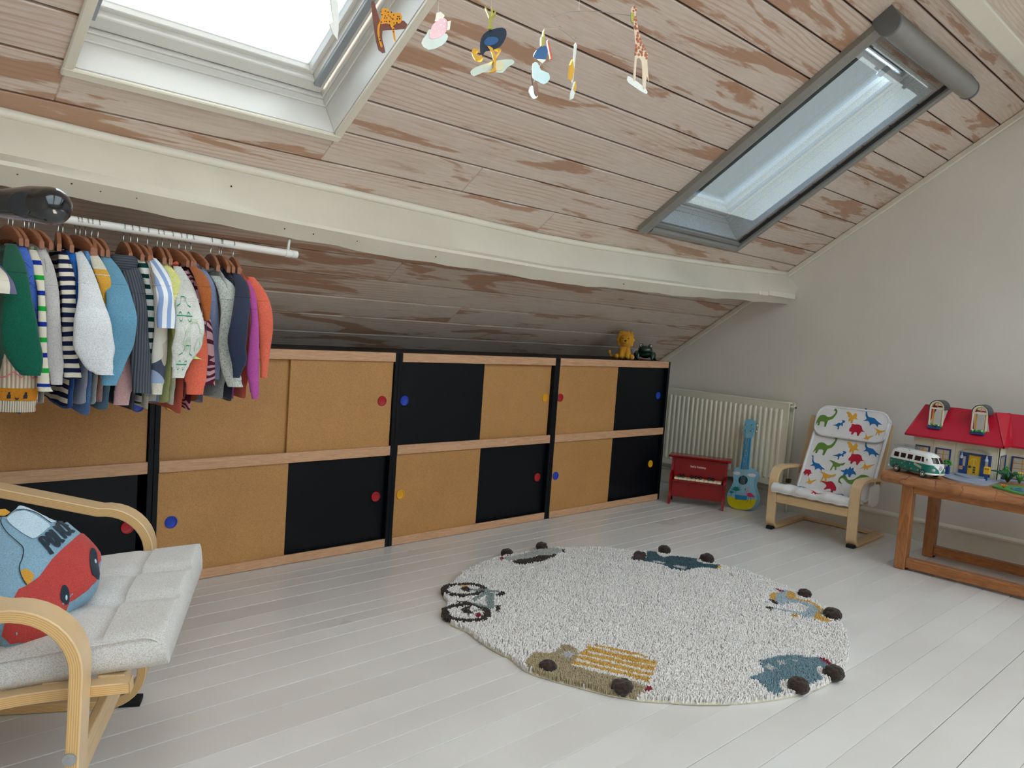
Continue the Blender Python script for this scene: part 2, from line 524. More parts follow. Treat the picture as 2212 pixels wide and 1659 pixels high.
# ------------------------------------------------------------------ measured outlines (metres)
RUG_SHAPES = [
 ["truck_motif","truck_body","beige","P",[[-0.725,-0.112],[-0.695,-0.095],[-0.655,-0.071],[-0.632,-0.08],[-0.619,-0.099],[-0.59,-0.103],[-0.533,-0.081],[-0.515,-0.097],[-0.515,-0.128],[-0.534,-0.148],[-0.614,-0.195],[-0.613,-0.238],[-0.596,-0.285],[-0.561,-0.339],[-0.544,-0.38],[-0.537,-0.408],[-0.578,-0.428],[-0.608,-0.428],[-0.652,-0.359],[-0.676,-0.298],[-0.711,-0.216],[-0.728,-0.152]],0],
 ["truck_motif","truck_window","palegrey","P",[[-0.591,-0.128],[-0.551,-0.117],[-0.536,-0.143],[-0.586,-0.161]],0],
 ["truck_motif","truck_bed","mustard","P",[[-0.461,-0.127],[-0.415,-0.196],[-0.381,-0.257],[-0.378,-0.328],[-0.436,-0.362],[-0.488,-0.385],[-0.522,-0.407],[-0.547,-0.355],[-0.589,-0.279],[-0.62,-0.197],[-0.553,-0.161],[-0.516,-0.147],[-0.491,-0.15]],0],
 ["truck_motif","bed_stripe","cream","L",[[-0.47,-0.135],[-0.449,-0.193],[-0.404,-0.26],[-0.377,-0.319]],0.012],
 ["truck_motif","bed_stripe","cream","L",[[-0.502,-0.163],[-0.475,-0.215],[-0.452,-0.282],[-0.417,-0.348]],0.012],
 ["truck_motif","bed_stripe","cream","L",[[-0.545,-0.157],[-0.522,-0.224],[-0.487,-0.296],[-0.455,-0.367]],0.012],
 ["truck_motif","bed_stripe","cream","L",[[-0.577,-0.177],[-0.553,-0.25],[-0.518,-0.32],[-0.488,-0.385]],0.012],
 ["truck_motif","bed_stripe","cream","L",[[-0.616,-0.196],[-0.585,-0.276],[-0.553,-0.333],[-0.521,-0.405]],0.012],
 ["truck_motif","tail_light","red","P",[[-0.565,-0.421],[-0.54,-0.411],[-0.527,-0.418],[-0.543,-0.426],[-0.565,-0.432]],0],
 ["hatchback_motif","car_body","slateblue","P",[[-0.254,-0.563],[-0.198,-0.565],[-0.166,-0.568],[-0.101,-0.515],[-0.012,-0.531],[0.037,-0.569],[0.046,-0.596],[0.083,-0.614],[0.08,-0.661],[0.07,-0.694],[0.038,-0.698],[0.028,-0.671],[0.014,-0.648],[-0.01,-0.652],[-0.043,-0.674],[-0.063,-0.698],[-0.136,-0.689],[-0.168,-0.679],[-0.146,-0.639],[-0.17,-0.622],[-0.203,-0.629],[-0.237,-0.659],[-0.279,-0.657],[-0.265,-0.633],[-0.25,-0.596]],0],
 ["hatchback_motif","car_window","palegrey","P",[[-0.123,-0.54],[-0.098,-0.544],[-0.102,-0.575],[-0.147,-0.575]],0],
 ["hatchback_motif","car_window","palegrey","P",[[-0.059,-0.547],[-0.041,-0.561],[-0.056,-0.58],[-0.074,-0.57]],0],
 ["hatchback_motif","car_window","palegrey","P",[[-0.009,-0.568],[0.006,-0.589],[-0.017,-0.588]],0],
 ["hatchback_motif","tail_light","red","P",[[0.078,-0.616],[0.091,-0.63],[0.084,-0.664],[0.064,-0.662],[0.069,-0.641]],0],
 ["scooter_motif","scooter_body","lightblue","P",[[0.469,-0.269],[0.548,-0.228],[0.629,-0.226],[0.627,-0.247],[0.548,-0.28],[0.56,-0.312],[0.565,-0.351],[0.53,-0.416],[0.505,-0.437],[0.448,-0.436],[0.403,-0.416],[0.418,-0.394],[0.454,-0.394],[0.518,-0.379],[0.54,-0.335],[0.499,-0.308],[0.435,-0.306]],0],
 ["scooter_motif","scooter_handlebar","lightblue","L",[[0.376,-0.306],[0.396,-0.338],[0.43,-0.388]],0.012],
 ["scooter_motif","scooter_mudguard","mustard","P",[[0.585,-0.252],[0.635,-0.246],[0.629,-0.269],[0.564,-0.305],[0.543,-0.289]],0],
 ["scooter_motif","scooter_trim","mustard","L",[[0.567,-0.304],[0.581,-0.346],[0.562,-0.383],[0.522,-0.424]],0.016],
 ["scooter_motif","scooter_mudguard","mustard","P",[[0.429,-0.442],[0.475,-0.426],[0.519,-0.427],[0.472,-0.443],[0.458,-0.47],[0.454,-0.501],[0.423,-0.497],[0.416,-0.469]],0],
 ["scooter_motif","scooter_lamp","mustard","P",[[0.392,-0.377],[0.417,-0.387],[0.38,-0.401],[0.372,-0.391]],0],
 ["scooter_motif","scooter_trim","mustard","L",[[0.569,-0.22],[0.525,-0.229],[0.475,-0.258]],0.02],
 ["scooter_motif","scooter_seat","darkbrown","P",[[0.461,-0.249],[0.482,-0.25],[0.436,-0.297],[0.43,-0.283]],0],
 ["scooter_motif","scooter_grip","darkbrown","P",[[0.348,-0.289],[0.383,-0.289],[0.386,-0.306],[0.356,-0.308]],0],
 ["scooter_motif","tail_light","red","L",[[0.606,-0.201],[0.605,-0.217],[0.607,-0.232]],0.014],
 ["van_motif","car_body","teal","P",[[0.442,0.332],[0.499,0.353],[0.579,0.409],[0.601,0.377],[0.577,0.354],[0.57,0.32],[0.623,0.307],[0.643,0.277],[0.681,0.217],[0.654,0.197],[0.641,0.15],[0.708,0.11],[0.636,0.088],[0.588,0.13],[0.542,0.141],[0.496,0.151],[0.46,0.203],[0.46,0.251],[0.446,0.294]],0],
 ["van_motif","car_window","palegrey","P",[[0.454,0.294],[0.488,0.305],[0.508,0.262],[0.473,0.251]],0],
 ["van_motif","car_window","palegrey","P",[[0.481,0.204],[0.511,0.216],[0.528,0.162],[0.499,0.158]],0],
 ["van_motif","luggage_box","plum","P",[[0.43,0.384],[0.503,0.425],[0.527,0.431],[0.546,0.4],[0.51,0.365],[0.471,0.342],[0.434,0.346],[0.423,0.37]],0],
 ["van_motif","headlight","mustard","P",[[0.636,0.088],[0.675,0.104],[0.685,0.093],[0.657,0.079]],0],
 ["roadster_motif","car_body","greywool","P",[[-0.066,0.676],[-0.005,0.671],[0.092,0.69],[0.172,0.689],[0.24,0.654],[0.248,0.622],[0.172,0.599],[0.081,0.62],[0.011,0.609],[-0.05,0.625],[-0.082,0.639]],0],
 ["roadster_motif","soft_top","darkbrown","P",[[-0.075,0.619],[-0.014,0.624],[0.055,0.614],[0.1,0.62],[0.138,0.598],[0.178,0.601],[0.129,0.57],[0.033,0.555],[-0.055,0.582]],0],
 ["roadster_motif","tail_light","red","P",[[-0.097,0.668],[-0.072,0.685],[-0.076,0.666],[-0.098,0.653]],0],
 ["roadster_motif","headlight","darkbrown","P",[[0.249,0.632],[0.258,0.627],[0.233,0.602],[0.23,0.61]],0],
 ["bicycle_motif","wheel_ring","darkbrown","L",[[-0.4,0.432],[-0.411,0.422],[-0.425,0.414],[-0.44,0.41],[-0.457,0.408],[-0.473,0.409],[-0.489,0.414],[-0.503,0.421],[-0.515,0.431],[-0.525,0.442],[-0.531,0.455],[-0.534,0.469],[-0.533,0.483],[-0.529,0.497],[-0.521,0.509],[-0.511,0.52],[-0.497,0.528],[-0.482,0.533],[-0.465,0.535],[-0.448,0.534],[-0.432,0.53],[-0.417,0.523],[-0.404,0.513],[-0.394,0.501],[-0.387,0.487],[-0.385,0.472],[-0.386,0.458],[-0.391,0.444],[-0.4,0.432]],0.022],
 ["bicycle_motif","wheel_ring","darkbrown","L",[[-0.551,0.242],[-0.564,0.231],[-0.579,0.223],[-0.594,0.219],[-0.61,0.218],[-0.626,0.221],[-0.64,0.227],[-0.653,0.237],[-0.663,0.248],[-0.671,0.262],[-0.675,0.278],[-0.676,0.294],[-0.673,0.31],[-0.667,0.325],[-0.658,0.339],[-0.646,0.351],[-0.631,0.359],[-0.615,0.364],[-0.599,0.366],[-0.582,0.363],[-0.567,0.357],[-0.553,0.348],[-0.543,0.335],[-0.535,0.32],[-0.531,0.304],[-0.531,0.287],[-0.534,0.27],[-0.541,0.255],[-0.551,0.242]],0.022],
 ["bicycle_motif","hub","darkbrown","P",[[-0.467,0.484],[-0.434,0.489],[-0.444,0.445],[-0.471,0.446]],0],
 ["bicycle_motif","hub","darkbrown","P",[[-0.617,0.306],[-0.567,0.338],[-0.56,0.326],[-0.585,0.299],[-0.592,0.268],[-0.616,0.274]],0],
 ["bicycle_motif","chain","darkbrown","L",[[-0.567,0.386],[-0.542,0.374],[-0.541,0.34]],0.02],
 ["bicycle_motif","bicycle_frame","sage","L",[[-0.444,0.445],[-0.404,0.408],[-0.374,0.377]],0.014],
 ["bicycle_motif","bicycle_frame","sage","L",[[-0.4,0.401],[-0.456,0.381],[-0.502,0.371]],0.016],
 ["bicycle_motif","bicycle_frame","sage","L",[[-0.405,0.388],[-0.46,0.329],[-0.51,0.272]],0.026],
 ["bicycle_motif","bicycle_frame","sage","L",[[-0.531,0.345],[-0.525,0.304],[-0.509,0.275]],0.016],
 ["bicycle_motif","bicycle_frame","sage","L",[[-0.579,0.277],[-0.546,0.281]],0.012],
 ["bicycle_motif","grip","darkbrown","P",[[-0.401,0.362],[-0.363,0.378],[-0.356,0.357],[-0.385,0.348]],0],
 ["bicycle_motif","saddle","darkbrown","P",[[-0.475,0.286],[-0.453,0.279],[-0.507,0.234],[-0.502,0.252]],0],
 ["bicycle_motif","lamp","mustard","P",[[-0.439,0.517],[-0.416,0.507],[-0.427,0.488],[-0.45,0.5]],0],
 ["bicycle_motif","tail_light","red","P",[[-0.594,0.256],[-0.577,0.259],[-0.583,0.234],[-0.602,0.237]],0],
]
RUG_POMS = [[-0.688,-0.168,0.0253],[-0.616,-0.382,0.0298],[-0.181,-0.679,0.03],[-0.004,-0.704,0.0297],[0.649,-0.299,0.0259],[0.5,-0.476,0.0317],[0.66,0.375,0.0275],[0.707,0.181,0.0311],[-0.008,0.717,0.0253],[0.197,0.707,0.0263]]
SLEEVES = {
 'green': [[-0.5359,-0.5,1.1047,0.0102],[-0.5436,-0.5635,1.0633,0.0214],[-0.5512,-0.627,1.0135,0.0261],[-0.5523,-0.66,0.9452,0.0317],[-0.5463,-0.66,0.8765,0.0398],[-0.5299,-0.66,0.8177,0.0297],[-0.5234,-0.66,0.7985,0.0217]],
 'periwinkle': [[-0.5152,-0.5,1.1036,0.0103],[-0.5114,-0.5387,1.0525,0.0164],[-0.5061,-0.565,0.9808,0.0167],[-0.4972,-0.565,0.9087,0.0153],[-0.4915,-0.565,0.8283,0.0117]],
 'greenstripe': [[-0.4908,-0.5,1.0954,0.0093],[-0.4892,-0.5397,1.0548,0.0118],[-0.4884,-0.5794,0.997,0.008],[-0.4881,-0.6,0.911,0.0087],[-0.4844,-0.6,0.8386,0.0094],[-0.4822,-0.6,0.7729,0.0138],[-0.4786,-0.6,0.7546,0.0182]],
 'lightgrey': [[-0.4713,-0.5,1.1015,0.0094],[-0.4668,-0.5417,1.0497,0.0155],[-0.4655,-0.5833,0.9843,0.0154],[-0.4658,-0.605,0.9123,0.0153],[-0.4618,-0.605,0.8395,0.0183],[-0.4584,-0.605,0.8102,0.0168],[-0.4558,-0.605,0.7716,0.0139]],
 'navystripe': [[-0.4241,-0.5,1.0976,0.0095],[-0.4245,-0.5397,1.0465,0.0169],[-0.4283,-0.5794,0.9871,0.0156],[-0.4301,-0.6,0.9139,0.0155],[-0.4287,-0.6,0.8584,0.017],[-0.4225,-0.6,0.8139,0.0193],[-0.42,-0.6,0.786,0.0223]],
 'royalblue': [[-0.4052,-0.5,1.0978,0.0096],[-0.3988,-0.5327,1.0489,0.0137],[-0.3998,-0.555,0.9887,0.0129],[-0.3995,-0.555,0.9131,0.0114],[-0.4026,-0.555,0.837,0.0106]],
 'white': [[-0.3861,-0.5,1.1,0.0096],[-0.3865,-0.5561,1.0577,0.0167],[-0.3903,-0.6122,0.9982,0.0253],[-0.3979,-0.665,0.937,0.0382],[-0.393,-0.665,0.8825,0.0446],[-0.3857,-0.665,0.8423,0.0385],[-0.3747,-0.665,0.8129,0.0266],[-0.3658,-0.665,0.8019,0.0222]],
 'denim': [[-0.3669,-0.5,1.1061,0.0078],[-0.361,-0.5208,1.068,0.0108],[-0.3571,-0.535,1.0107,0.0085],[-0.3541,-0.535,0.9337,0.0097],[-0.3584,-0.535,0.8364,0.0155]],
 'creamyellow': [[-0.3543,-0.5,1.1037,0.0098],[-0.3529,-0.5476,1.0687,0.0154],[-0.3489,-0.58,1.0311,0.016],[-0.3451,-0.58,0.9858,0.0115],[-0.3443,-0.58,0.9363,0.0084]],
 'lightblue': [[-0.3271,-0.5,1.1009,0.011],[-0.3208,-0.5493,1.0604,0.0214],[-0.32,-0.5986,1.0034,0.0291],[-0.3258,-0.645,0.9477,0.0346],[-0.3275,-0.645,0.8911,0.0347],[-0.3363,-0.645,0.8342,0.0264],[-0.3456,-0.645,0.7964,0.0218],[-0.3502,-0.645,0.7737,0.0188]],
 'pink': [[-0.2898,-0.5,1.0912,0.008],[-0.2801,-0.5262,0.9972,0.0139],[-0.2775,-0.5524,0.8874,0.0151],[-0.2807,-0.555,0.8199,0.019],[-0.2855,-0.555,0.7602,0.0218],[-0.2895,-0.555,0.7123,0.0206]],
 'greyrib': [[-0.2709,-0.5,1.0893,0.0169],[-0.2681,-0.5476,1.0459,0.0238],[-0.2717,-0.5952,0.98,0.0226],[-0.2658,-0.6,0.9025,0.0227],[-0.2594,-0.6,0.8241,0.0244],[-0.253,-0.6,0.7489,0.0261]],
 'tealstripe': [[-0.2366,-0.5,1.097,0.0101],[-0.2235,-0.5286,1.0499,0.017],[-0.2233,-0.5571,0.9822,0.0169],[-0.2203,-0.56,0.9223,0.0145],[-0.2173,-0.56,0.8619,0.0121],[-0.2167,-0.56,0.8214,0.0097]],
 'patch': [[-0.2157,-0.5,1.1114,0.0102],[-0.2044,-0.5337,1.0679,0.0162],[-0.2045,-0.5675,1.0039,0.0169],[-0.206,-0.585,0.9243,0.0168],[-0.2077,-0.585,0.8439,0.0185],[-0.2105,-0.585,0.7833,0.0169],[-0.211,-0.585,0.7429,0.0145]],
 'bluestripe': [[-0.2056,-0.5,1.1064,0.0102],[-0.2116,-0.5863,1.0633,0.0191],[-0.2228,-0.645,1.0121,0.0202],[-0.218,-0.645,0.9658,0.0219],[-0.2171,-0.645,0.9229,0.0219]],
 'yellow': [[-0.1711,-0.5,1.0937,0.0104],[-0.1661,-0.55,1.0513,0.0188],[-0.1766,-0.6,0.9868,0.0161],[-0.1699,-0.605,0.919,0.0161],[-0.1475,-0.605,0.8591,0.0203],[-0.1224,-0.605,0.8413,0.0213]],
 'cars': [[-0.1383,-0.5,1.0909,0.0105],[-0.1425,-0.5635,1.0413,0.0226],[-0.1537,-0.627,0.9772,0.0321],[-0.1591,-0.66,0.9225,0.0365],[-0.1659,-0.66,0.8746,0.0349],[-0.1799,-0.66,0.8306,0.0221],[-0.1863,-0.66,0.7948,0.0166]],
 'coralA': [[-0.1169,-0.5,1.0763,0.0093],[-0.1123,-0.5476,1.0105,0.0125],[-0.1096,-0.5952,0.9296,0.0148],[-0.1061,-0.6,0.8474,0.0227],[-0.1141,-0.6,0.7893,0.0272],[-0.1163,-0.6,0.7436,0.024]],
 'maroon': [[-0.1171,-0.5,1.0805,0.0093],[-0.0978,-0.5238,1.0447,0.0143],[-0.0861,-0.5476,0.9873,0.0152],[-0.0669,-0.55,0.9125,0.0161],[-0.058,-0.55,0.8361,0.0162],[-0.0561,-0.55,0.7632,0.0188]],
 'rust': [[-0.0989,-0.5,1.0992,0.0106],[-0.1001,-0.5685,1.0657,0.0174],[-0.1043,-0.615,1.0208,0.0164],[-0.1001,-0.615,0.9803,0.0115],[-0.097,-0.615,0.9477,0.0082]],
 'slate': [[-0.0685,-0.5,1.0895,0.0107],[-0.0548,-0.5238,1.0399,0.0171],[-0.0512,-0.5476,0.9727,0.0145],[-0.0442,-0.55,0.8878,0.0137],[-0.037,-0.55,0.8236,0.012],[-0.0337,-0.55,0.7805,0.0095]],
 'heather': [[-0.0241,-0.5,1.0745,0.0195],[-0.0145,-0.5417,1.0435,0.0267],[-0.0194,-0.5833,0.9845,0.0246],[-0.0348,-0.605,0.917,0.021],[-0.0343,-0.605,0.858,0.0211],[-0.0139,-0.605,0.7945,0.0238],[-0.0014,-0.605,0.7645,0.0235]],
 'navy': [[0.0293,-0.5,1.0905,0.0124],[0.0222,-0.5635,1.0513,0.0182],[-0.0049,-0.627,0.9954,0.0219],[-0.0262,-0.66,0.9371,0.024],[-0.0295,-0.66,0.8872,0.0249],[-0.0215,-0.66,0.8374,0.0191],[-0.026,-0.66,0.7956,0.01]],
 'navyB': [[0.0479,-0.5,1.0879,0.0098],[0.0504,-0.5397,1.0315,0.0132],[0.056,-0.55,0.9576,0.015],[0.058,-0.55,0.8695,0.0132]],
 'magenta': [[0.0673,-0.5,1.072,0.008],[0.0654,-0.5397,1.0282,0.0106],[0.0579,-0.5794,0.959,0.0105],[0.0497,-0.6,0.8858,0.0147],[0.0508,-0.6,0.8075,0.0165],[0.058,-0.6,0.755,0.0131],[0.0602,-0.6,0.7287,0.0096]],
 'coralB': [[0.0762,-0.5,1.0818,0.0112],[0.0891,-0.531,1.0432,0.0187],[0.0953,-0.5619,0.9913,0.0213],[0.1018,-0.565,0.9253,0.0204],[0.1019,-0.565,0.8585,0.0143],[0.1008,-0.565,0.7869,0.0107]],
 'knit': [[-0.5161,-0.56,0.9075,0.0254],[-0.5196,-0.56,0.8528,0.0345],[-0.5233,-0.56,0.8054,0.0393],[-0.5263,-0.56,0.7542,0.0408],[-0.5289,-0.56,0.7249,0.0393],[-0.5296,-0.56,0.7011,0.0357]],
 'creampurple': [[-0.577,-0.5,1.0603,0.0108],[-0.5919,-0.6587,1.0304,0.0162],[-0.5909,-0.7,1.0041,0.022],[-0.5891,-0.7,0.9843,0.024]],
}
HANG_X = [-0.5294,-0.5194,-0.4942,-0.4845,-0.4716,-0.4179,-0.4072,-0.3766,-0.3666,-0.3527,-0.338,-0.3227,-0.2578,-0.2398,-0.2217,-0.1951,-0.1688,-0.1548,-0.133,-0.1083,-0.0898,-0.0738,-0.0157,0.01,0.0157,0.0529]
MOBILE_CARDS = {"cards":[{"name":"leopard_card","label":"spotted orange leopard lying on a brown branch","P":[-0.2379,-1.6142,1.4739],"rx":[0.7197,-0.6942,0.0],"layers":[["branch","brown",[[-0.0294,0.031],[-0.0242,0.0326],[-0.0211,0.0239],[-0.0134,0.0041],[-0.0104,-0.002],[0.0258,0.0069],[0.0292,-0.0056],[-0.0046,-0.0105],[-0.0084,-0.0134],[-0.0077,-0.0261],[-0.0017,-0.0461],[-0.0132,-0.0431],[-0.0215,-0.0143]]],["leopard","orange",[[-0.0128,0.0169],[-0.0093,0.0235],[-0.0014,0.0228],[0.0069,0.017],[0.0199,0.018],[0.0226,0.008],[0.0196,0.0014],[0.0106,-0.0018],[0.0142,-0.0258],[0.0112,-0.0247],[0.007,-0.0072],[0.0,-0.0005],[-0.0125,-0.0014],[-0.0124,-0.0213],[-0.0065,-0.0362],[-0.0096,-0.0382],[-0.016,-0.019],[-0.0161,-0.0037],[-0.0109,0.0069]]]]},{"name":"hare_card","label":"pink spotted animal with white head on a pale blue cloud","P":[-0.1313,-1.6039,1.4955],"rx":[0.8094,-0.5873,0.0],"layers":[["cloud","paleblue",[[-0.0236,-0.0218],[-0.0162,-0.0074],[-0.0113,0.0027],[-0.0,0.0],[0.0196,-0.0017],[0.021,-0.0097],[0.0125,-0.0216],[-0.0104,-0.0324]]],["body","blush",[[-0.0103,-0.0121],[-0.0074,0.0072],[-0.001,0.0161],[0.0096,0.0242],[0.0181,0.0212],[0.0202,0.0106],[0.0142,-0.0037],[0.0008,-0.0121]]],["head","white",[[-0.0025,0.0181],[-0.0006,0.031],[0.0062,0.0337],[0.0135,0.0287],[0.011,0.0235]]],["tail","white",[[0.0188,0.0185],[0.0251,0.0207],[0.0241,0.007],[0.0205,0.0052]]]]},{"name":"emu_card","label":"dark blue bird with yellow legs beside a leafy twig","P":[-0.0885,-1.7052,1.4608],"rx":[0.7197,-0.6942,0.0],"layers":[["ground","palegreen",[[-0.0329,-0.0425],[-0.0247,-0.0347],[-0.0063,-0.0268],[0.0122,-0.0202],[0.0364,-0.0172],[0.0402,-0.0235],[0.0305,-0.0295],[0.0218,-0.0401],[0.0109,-0.0401],[-0.0107,-0.0417],[-0.0265,-0.0494]]],["egg","cream",[[0.0121,-0.0374],[0.0088,-0.0297],[0.0124,-0.0228],[0.0191,-0.0218],[0.0236,-0.0273],[0.0215,-0.0354]]],["body","navy",[[-0.0183,-0.0092],[-0.0194,0.0065],[-0.0149,0.02],[-0.002,0.0288],[0.0166,0.0333],[0.0238,0.028],[0.0232,0.0174],[0.016,0.0038],[0.0057,-0.0035],[-0.0077,-0.0058],[-0.0122,-0.0114],[-0.0135,-0.0199],[-0.0172,-0.0184]]],["wing","blue",[[-0.0127,0.007],[-0.0065,0.0153],[0.007,0.0168],[0.0114,0.0113],[0.0051,0.0043],[-0.0082,0.0015]]],["leg","yellow",[[-0.0068,0.0008],[0.0023,-0.0019],[0.0068,-0.0114],[0.0101,-0.0204],[0.0094,-0.0336],[0.0114,-0.0388],[-0.0011,-0.0428],[0.006,-0.0352],[0.0047,-0.0208],[0.0005,-0.0079]]],["leg","yellow",[[0.0057,-0.0043],[0.017,-0.003],[0.0098,-0.0156],[0.0045,-0.026],[0.0026,-0.0301],[0.0061,-0.018],[0.0126,-0.0065]]],["neck","yellow",[[-0.0212,-0.0073],[-0.0294,-0.0055],[-0.0322,-0.0128],[-0.0261,-0.0229],[-0.0173,-0.0244],[-0.0133,-0.0194],[-0.0163,-0.0149],[-0.0204,-0.0188],[-0.0256,-0.0137],[-0.0232,-0.0101]]],["twig","olive",[[-0.0079,0.0284],[-0.0073,0.0468],[-0.0151,0.0619],[-0.0143,0.0659],[-0.0061,0.0495],[-0.0038,0.0627],[-0.0016,0.0623],[-0.0038,0.047],[0.0027,0.0579],[0.0038,0.0541],[-0.0025,0.0445],[0.0002,0.0289],[-0.0033,0.0287]]]]},{"name":"heron_card","label":"blue and white heron over a pale blue cloud","P":[0.0294,-1.7076,1.4664],"rx":[0.8749,-0.4843,0.0],"layers":[["cloud","paleblue",[[-0.0148,-0.0023],[-0.006,0.0005],[0.0009,-0.0111],[0.0156,-0.0145],[0.0188,-0.0252],[0.0087,-0.0351],[-0.0036,-0.0313],[-0.0129,-0.0271]]],["body","blue",[[-0.0143,0.0104],[-0.0106,0.0207],[0.0006,0.0308],[0.0097,0.0294],[0.0108,0.0156],[0.0055,0.007],[-0.0065,0.0068]]],["belly","white",[[-0.0071,0.0067],[0.009,0.0075],[0.0035,0.0011]]],["beak","red",[[0.008,0.0398],[0.0107,0.0402],[0.0153,0.0275],[0.0202,0.0115],[0.0167,0.0104],[0.0125,0.0243]]],["reed","olive",[[-0.0029,0.0302],[-0.0035,0.0454],[-0.0011,0.0455],[-0.0007,0.0556],[0.0017,0.056],[0.0024,0.0311]]]]},{"name":"squirrel_card","label":"small dark tailed animal on grey ground","P":[0.041,-1.6799,1.4376],"rx":[0.8985,0.4389,-0.0],"layers":[["ground","paleblue",[[-0.0206,-0.0176],[-0.0054,-0.0045],[0.024,-0.0101],[0.0254,-0.0161],[0.004,-0.0252],[-0.0149,-0.0229]]],["body","darkbrown",[[-0.0157,0.0207],[-0.0033,0.0261],[0.0094,0.0115],[0.0238,0.0029],[0.0246,-0.0129],[0.0113,-0.0167],[-0.0028,-0.0037]]]]},{"name":"monkey_card","label":"yellow animal card turned edge-on to the room","P":[0.0845,-1.7322,1.4771],"rx":[0.8827,0.47,-0.0],"layers":[["branch","white",[[0.0071,0.035],[0.0241,0.041],[0.0191,0.0063],[0.0171,-0.0259],[0.006,-0.0299],[0.0078,0.0026]]],["body","yellow",[[-0.0157,-0.008],[-0.0021,0.0064],[0.0157,-0.0063],[0.0054,-0.0281],[-0.0171,-0.0337]]]]},{"name":"bird_card","label":"yellow and white card turned edge-on, hanging lowest","P":[0.1006,-1.7243,1.4341],"rx":[0.8827,0.47,-0.0],"layers":[["body","white",[[-0.0152,-0.0102],[0.0067,0.0179],[0.0233,0.0142],[0.0066,-0.0125],[-0.0143,-0.0208]]],["wing","yellow",[[0.0014,0.0033],[0.0111,0.0201],[0.0209,0.0135],[0.0124,0.0008]]]]},{"name":"giraffe_card","label":"tall brown patched giraffe on a white base","P":[0.2046,-1.7884,1.5232],"rx":[0.8294,-0.5587,0.0],"layers":[["ground","white",[[-0.0174,-0.0517],[-0.013,-0.0488],[0.02,-0.0671],[0.0233,-0.0761],[0.0143,-0.0742],[-0.0151,-0.0602]]],["giraffe","tan",[[-0.0215,0.0681],[-0.0183,0.078],[-0.0086,0.0736],[-0.0119,0.0651],[-0.003,0.0344],[0.007,0.0096],[0.0182,-0.0035],[0.018,-0.0152],[0.0221,-0.041],[0.0242,-0.0539],[0.0193,-0.0443],[0.0193,-0.0663],[0.0142,-0.066],[0.0115,-0.0423],[0.0063,-0.0181],[-0.0027,-0.0155],[-0.0017,-0.0527],[-0.0061,-0.0524],[-0.0065,-0.0154],[-0.0067,0.005],[-0.0127,0.0389],[-0.0169,0.0615]]],["sprig","olive",[[-0.0214,0.0667],[-0.0166,0.0659],[-0.0145,0.0589],[-0.0163,0.0471],[-0.0198,0.0524]]]]},{"name":"crane_card","label":"pale card turned edge-on before the roof window","P":[-0.3277,-1.5979,1.462],"rx":[0.8985,0.4389,-0.0],"layers":[["body","white",[[-0.0156,0.0207],[0.0018,0.0276],[0.0091,0.0059],[0.0102,-0.0332],[-0.0141,-0.0175],[-0.0037,-0.0087]]]]}],"hang":{"leopard":[-0.2383,-1.6114,1.4973],"hare":[-0.1283,-1.6033,1.529],"emu":[-0.0904,-1.7,1.4928],"giraffe":[0.1993,-1.7747,1.6058],"heron":[0.0325,-1.7047,1.5237],"monkey":[0.0891,-1.7332,1.5108],"crane":[-0.3295,-1.5933,1.4894]},"wires":[[[0.0522,-1.7067,1.5545],[0.0731,-1.7117,1.567],[0.1015,-1.7243,1.5774],[0.1387,-1.746,1.5829],[0.1961,-1.7734,1.5876]],[[0.0336,-1.7051,1.5295],[0.0615,-1.7179,1.5339],[0.0898,-1.733,1.5181]]],"mid":[0.1015,-1.7243,1.5774],"mid2":[0.0532,-1.7097,1.5345]}

# ------------------------------------------------------------------ the attic shell
RY, RZ, RTH, PW, XW = -0.4729, 1.4681, 0.60686, 0.136438, 3.5299
XL = -2.45                     # left end of the attic
V_RIDGE = 2.90
ct, st = math.cos(RTH), math.sin(RTH)
ROOF_M = Matrix(((1, 0, 0, 0), (0, -ct, -st, RY), (0, st, -ct, RZ), (0, 0, 0, 1)))   # local: x along, y up the slope, z into the room
Y_RIDGE, Z_RIDGE = RY - V_RIDGE * ct, RZ + V_RIDGE * st
Y_KNEE = 0.46
Y_FAR = 2 * Y_RIDGE - Y_KNEE

M_CEIL = mat_ceiling(); M_FLOOR = mat_floor(); M_MDF = mat_mdf(); M_GLASS = mat_glass(); M_MESH = mat_screen(); M_SKYDIM = mat_glass('sky_dimming_glass', (.58, .72, .86))  # last glass: tint put in to dim and blue the sky behind it
M_WALL = mat_plaster('warm_white_plaster', '#d9d3c9')
M_DARKGAP = pm('dark_joint', '#4a3028', .9)
M_TRIM = pm('cream_gloss_paint', '#d9d2c3', .35, .03, 6)
M_BEAM = pm('cream_beam_paint', '#d6cfbf', .42, .04, 4, .25, .004)
M_WIN = pm('window_white_lacquer', '#d4d3cf', .3, .02, 8)
M_WINGREY = pm('window_grey_rail', '#8f959b', .4, .03, 20)
M_ALU = pm('grey_aluminium', '#8a8883', .42, .03, 30, metal=.15)
M_ALUD = pm('dark_rubber', '#1c1d20', .7)
M_BLACK = pm('black_laminate', '#05080d', .42, .1, 60, spec=.22)
M_BEECH = wood('beech', '#cfa27c', '#b98a66', 10, (1.2, 14, 14), .45, .35)
M_BIRCH = wood('birch_ply', '#d9b98c', '#cbaa7c', 8, (1, 10, 10), .4, .25)
M_OAKRED = wood('acacia', '#b57a45', '#96602f', 9, (9, 1.3, 9), .4, .5, .15)

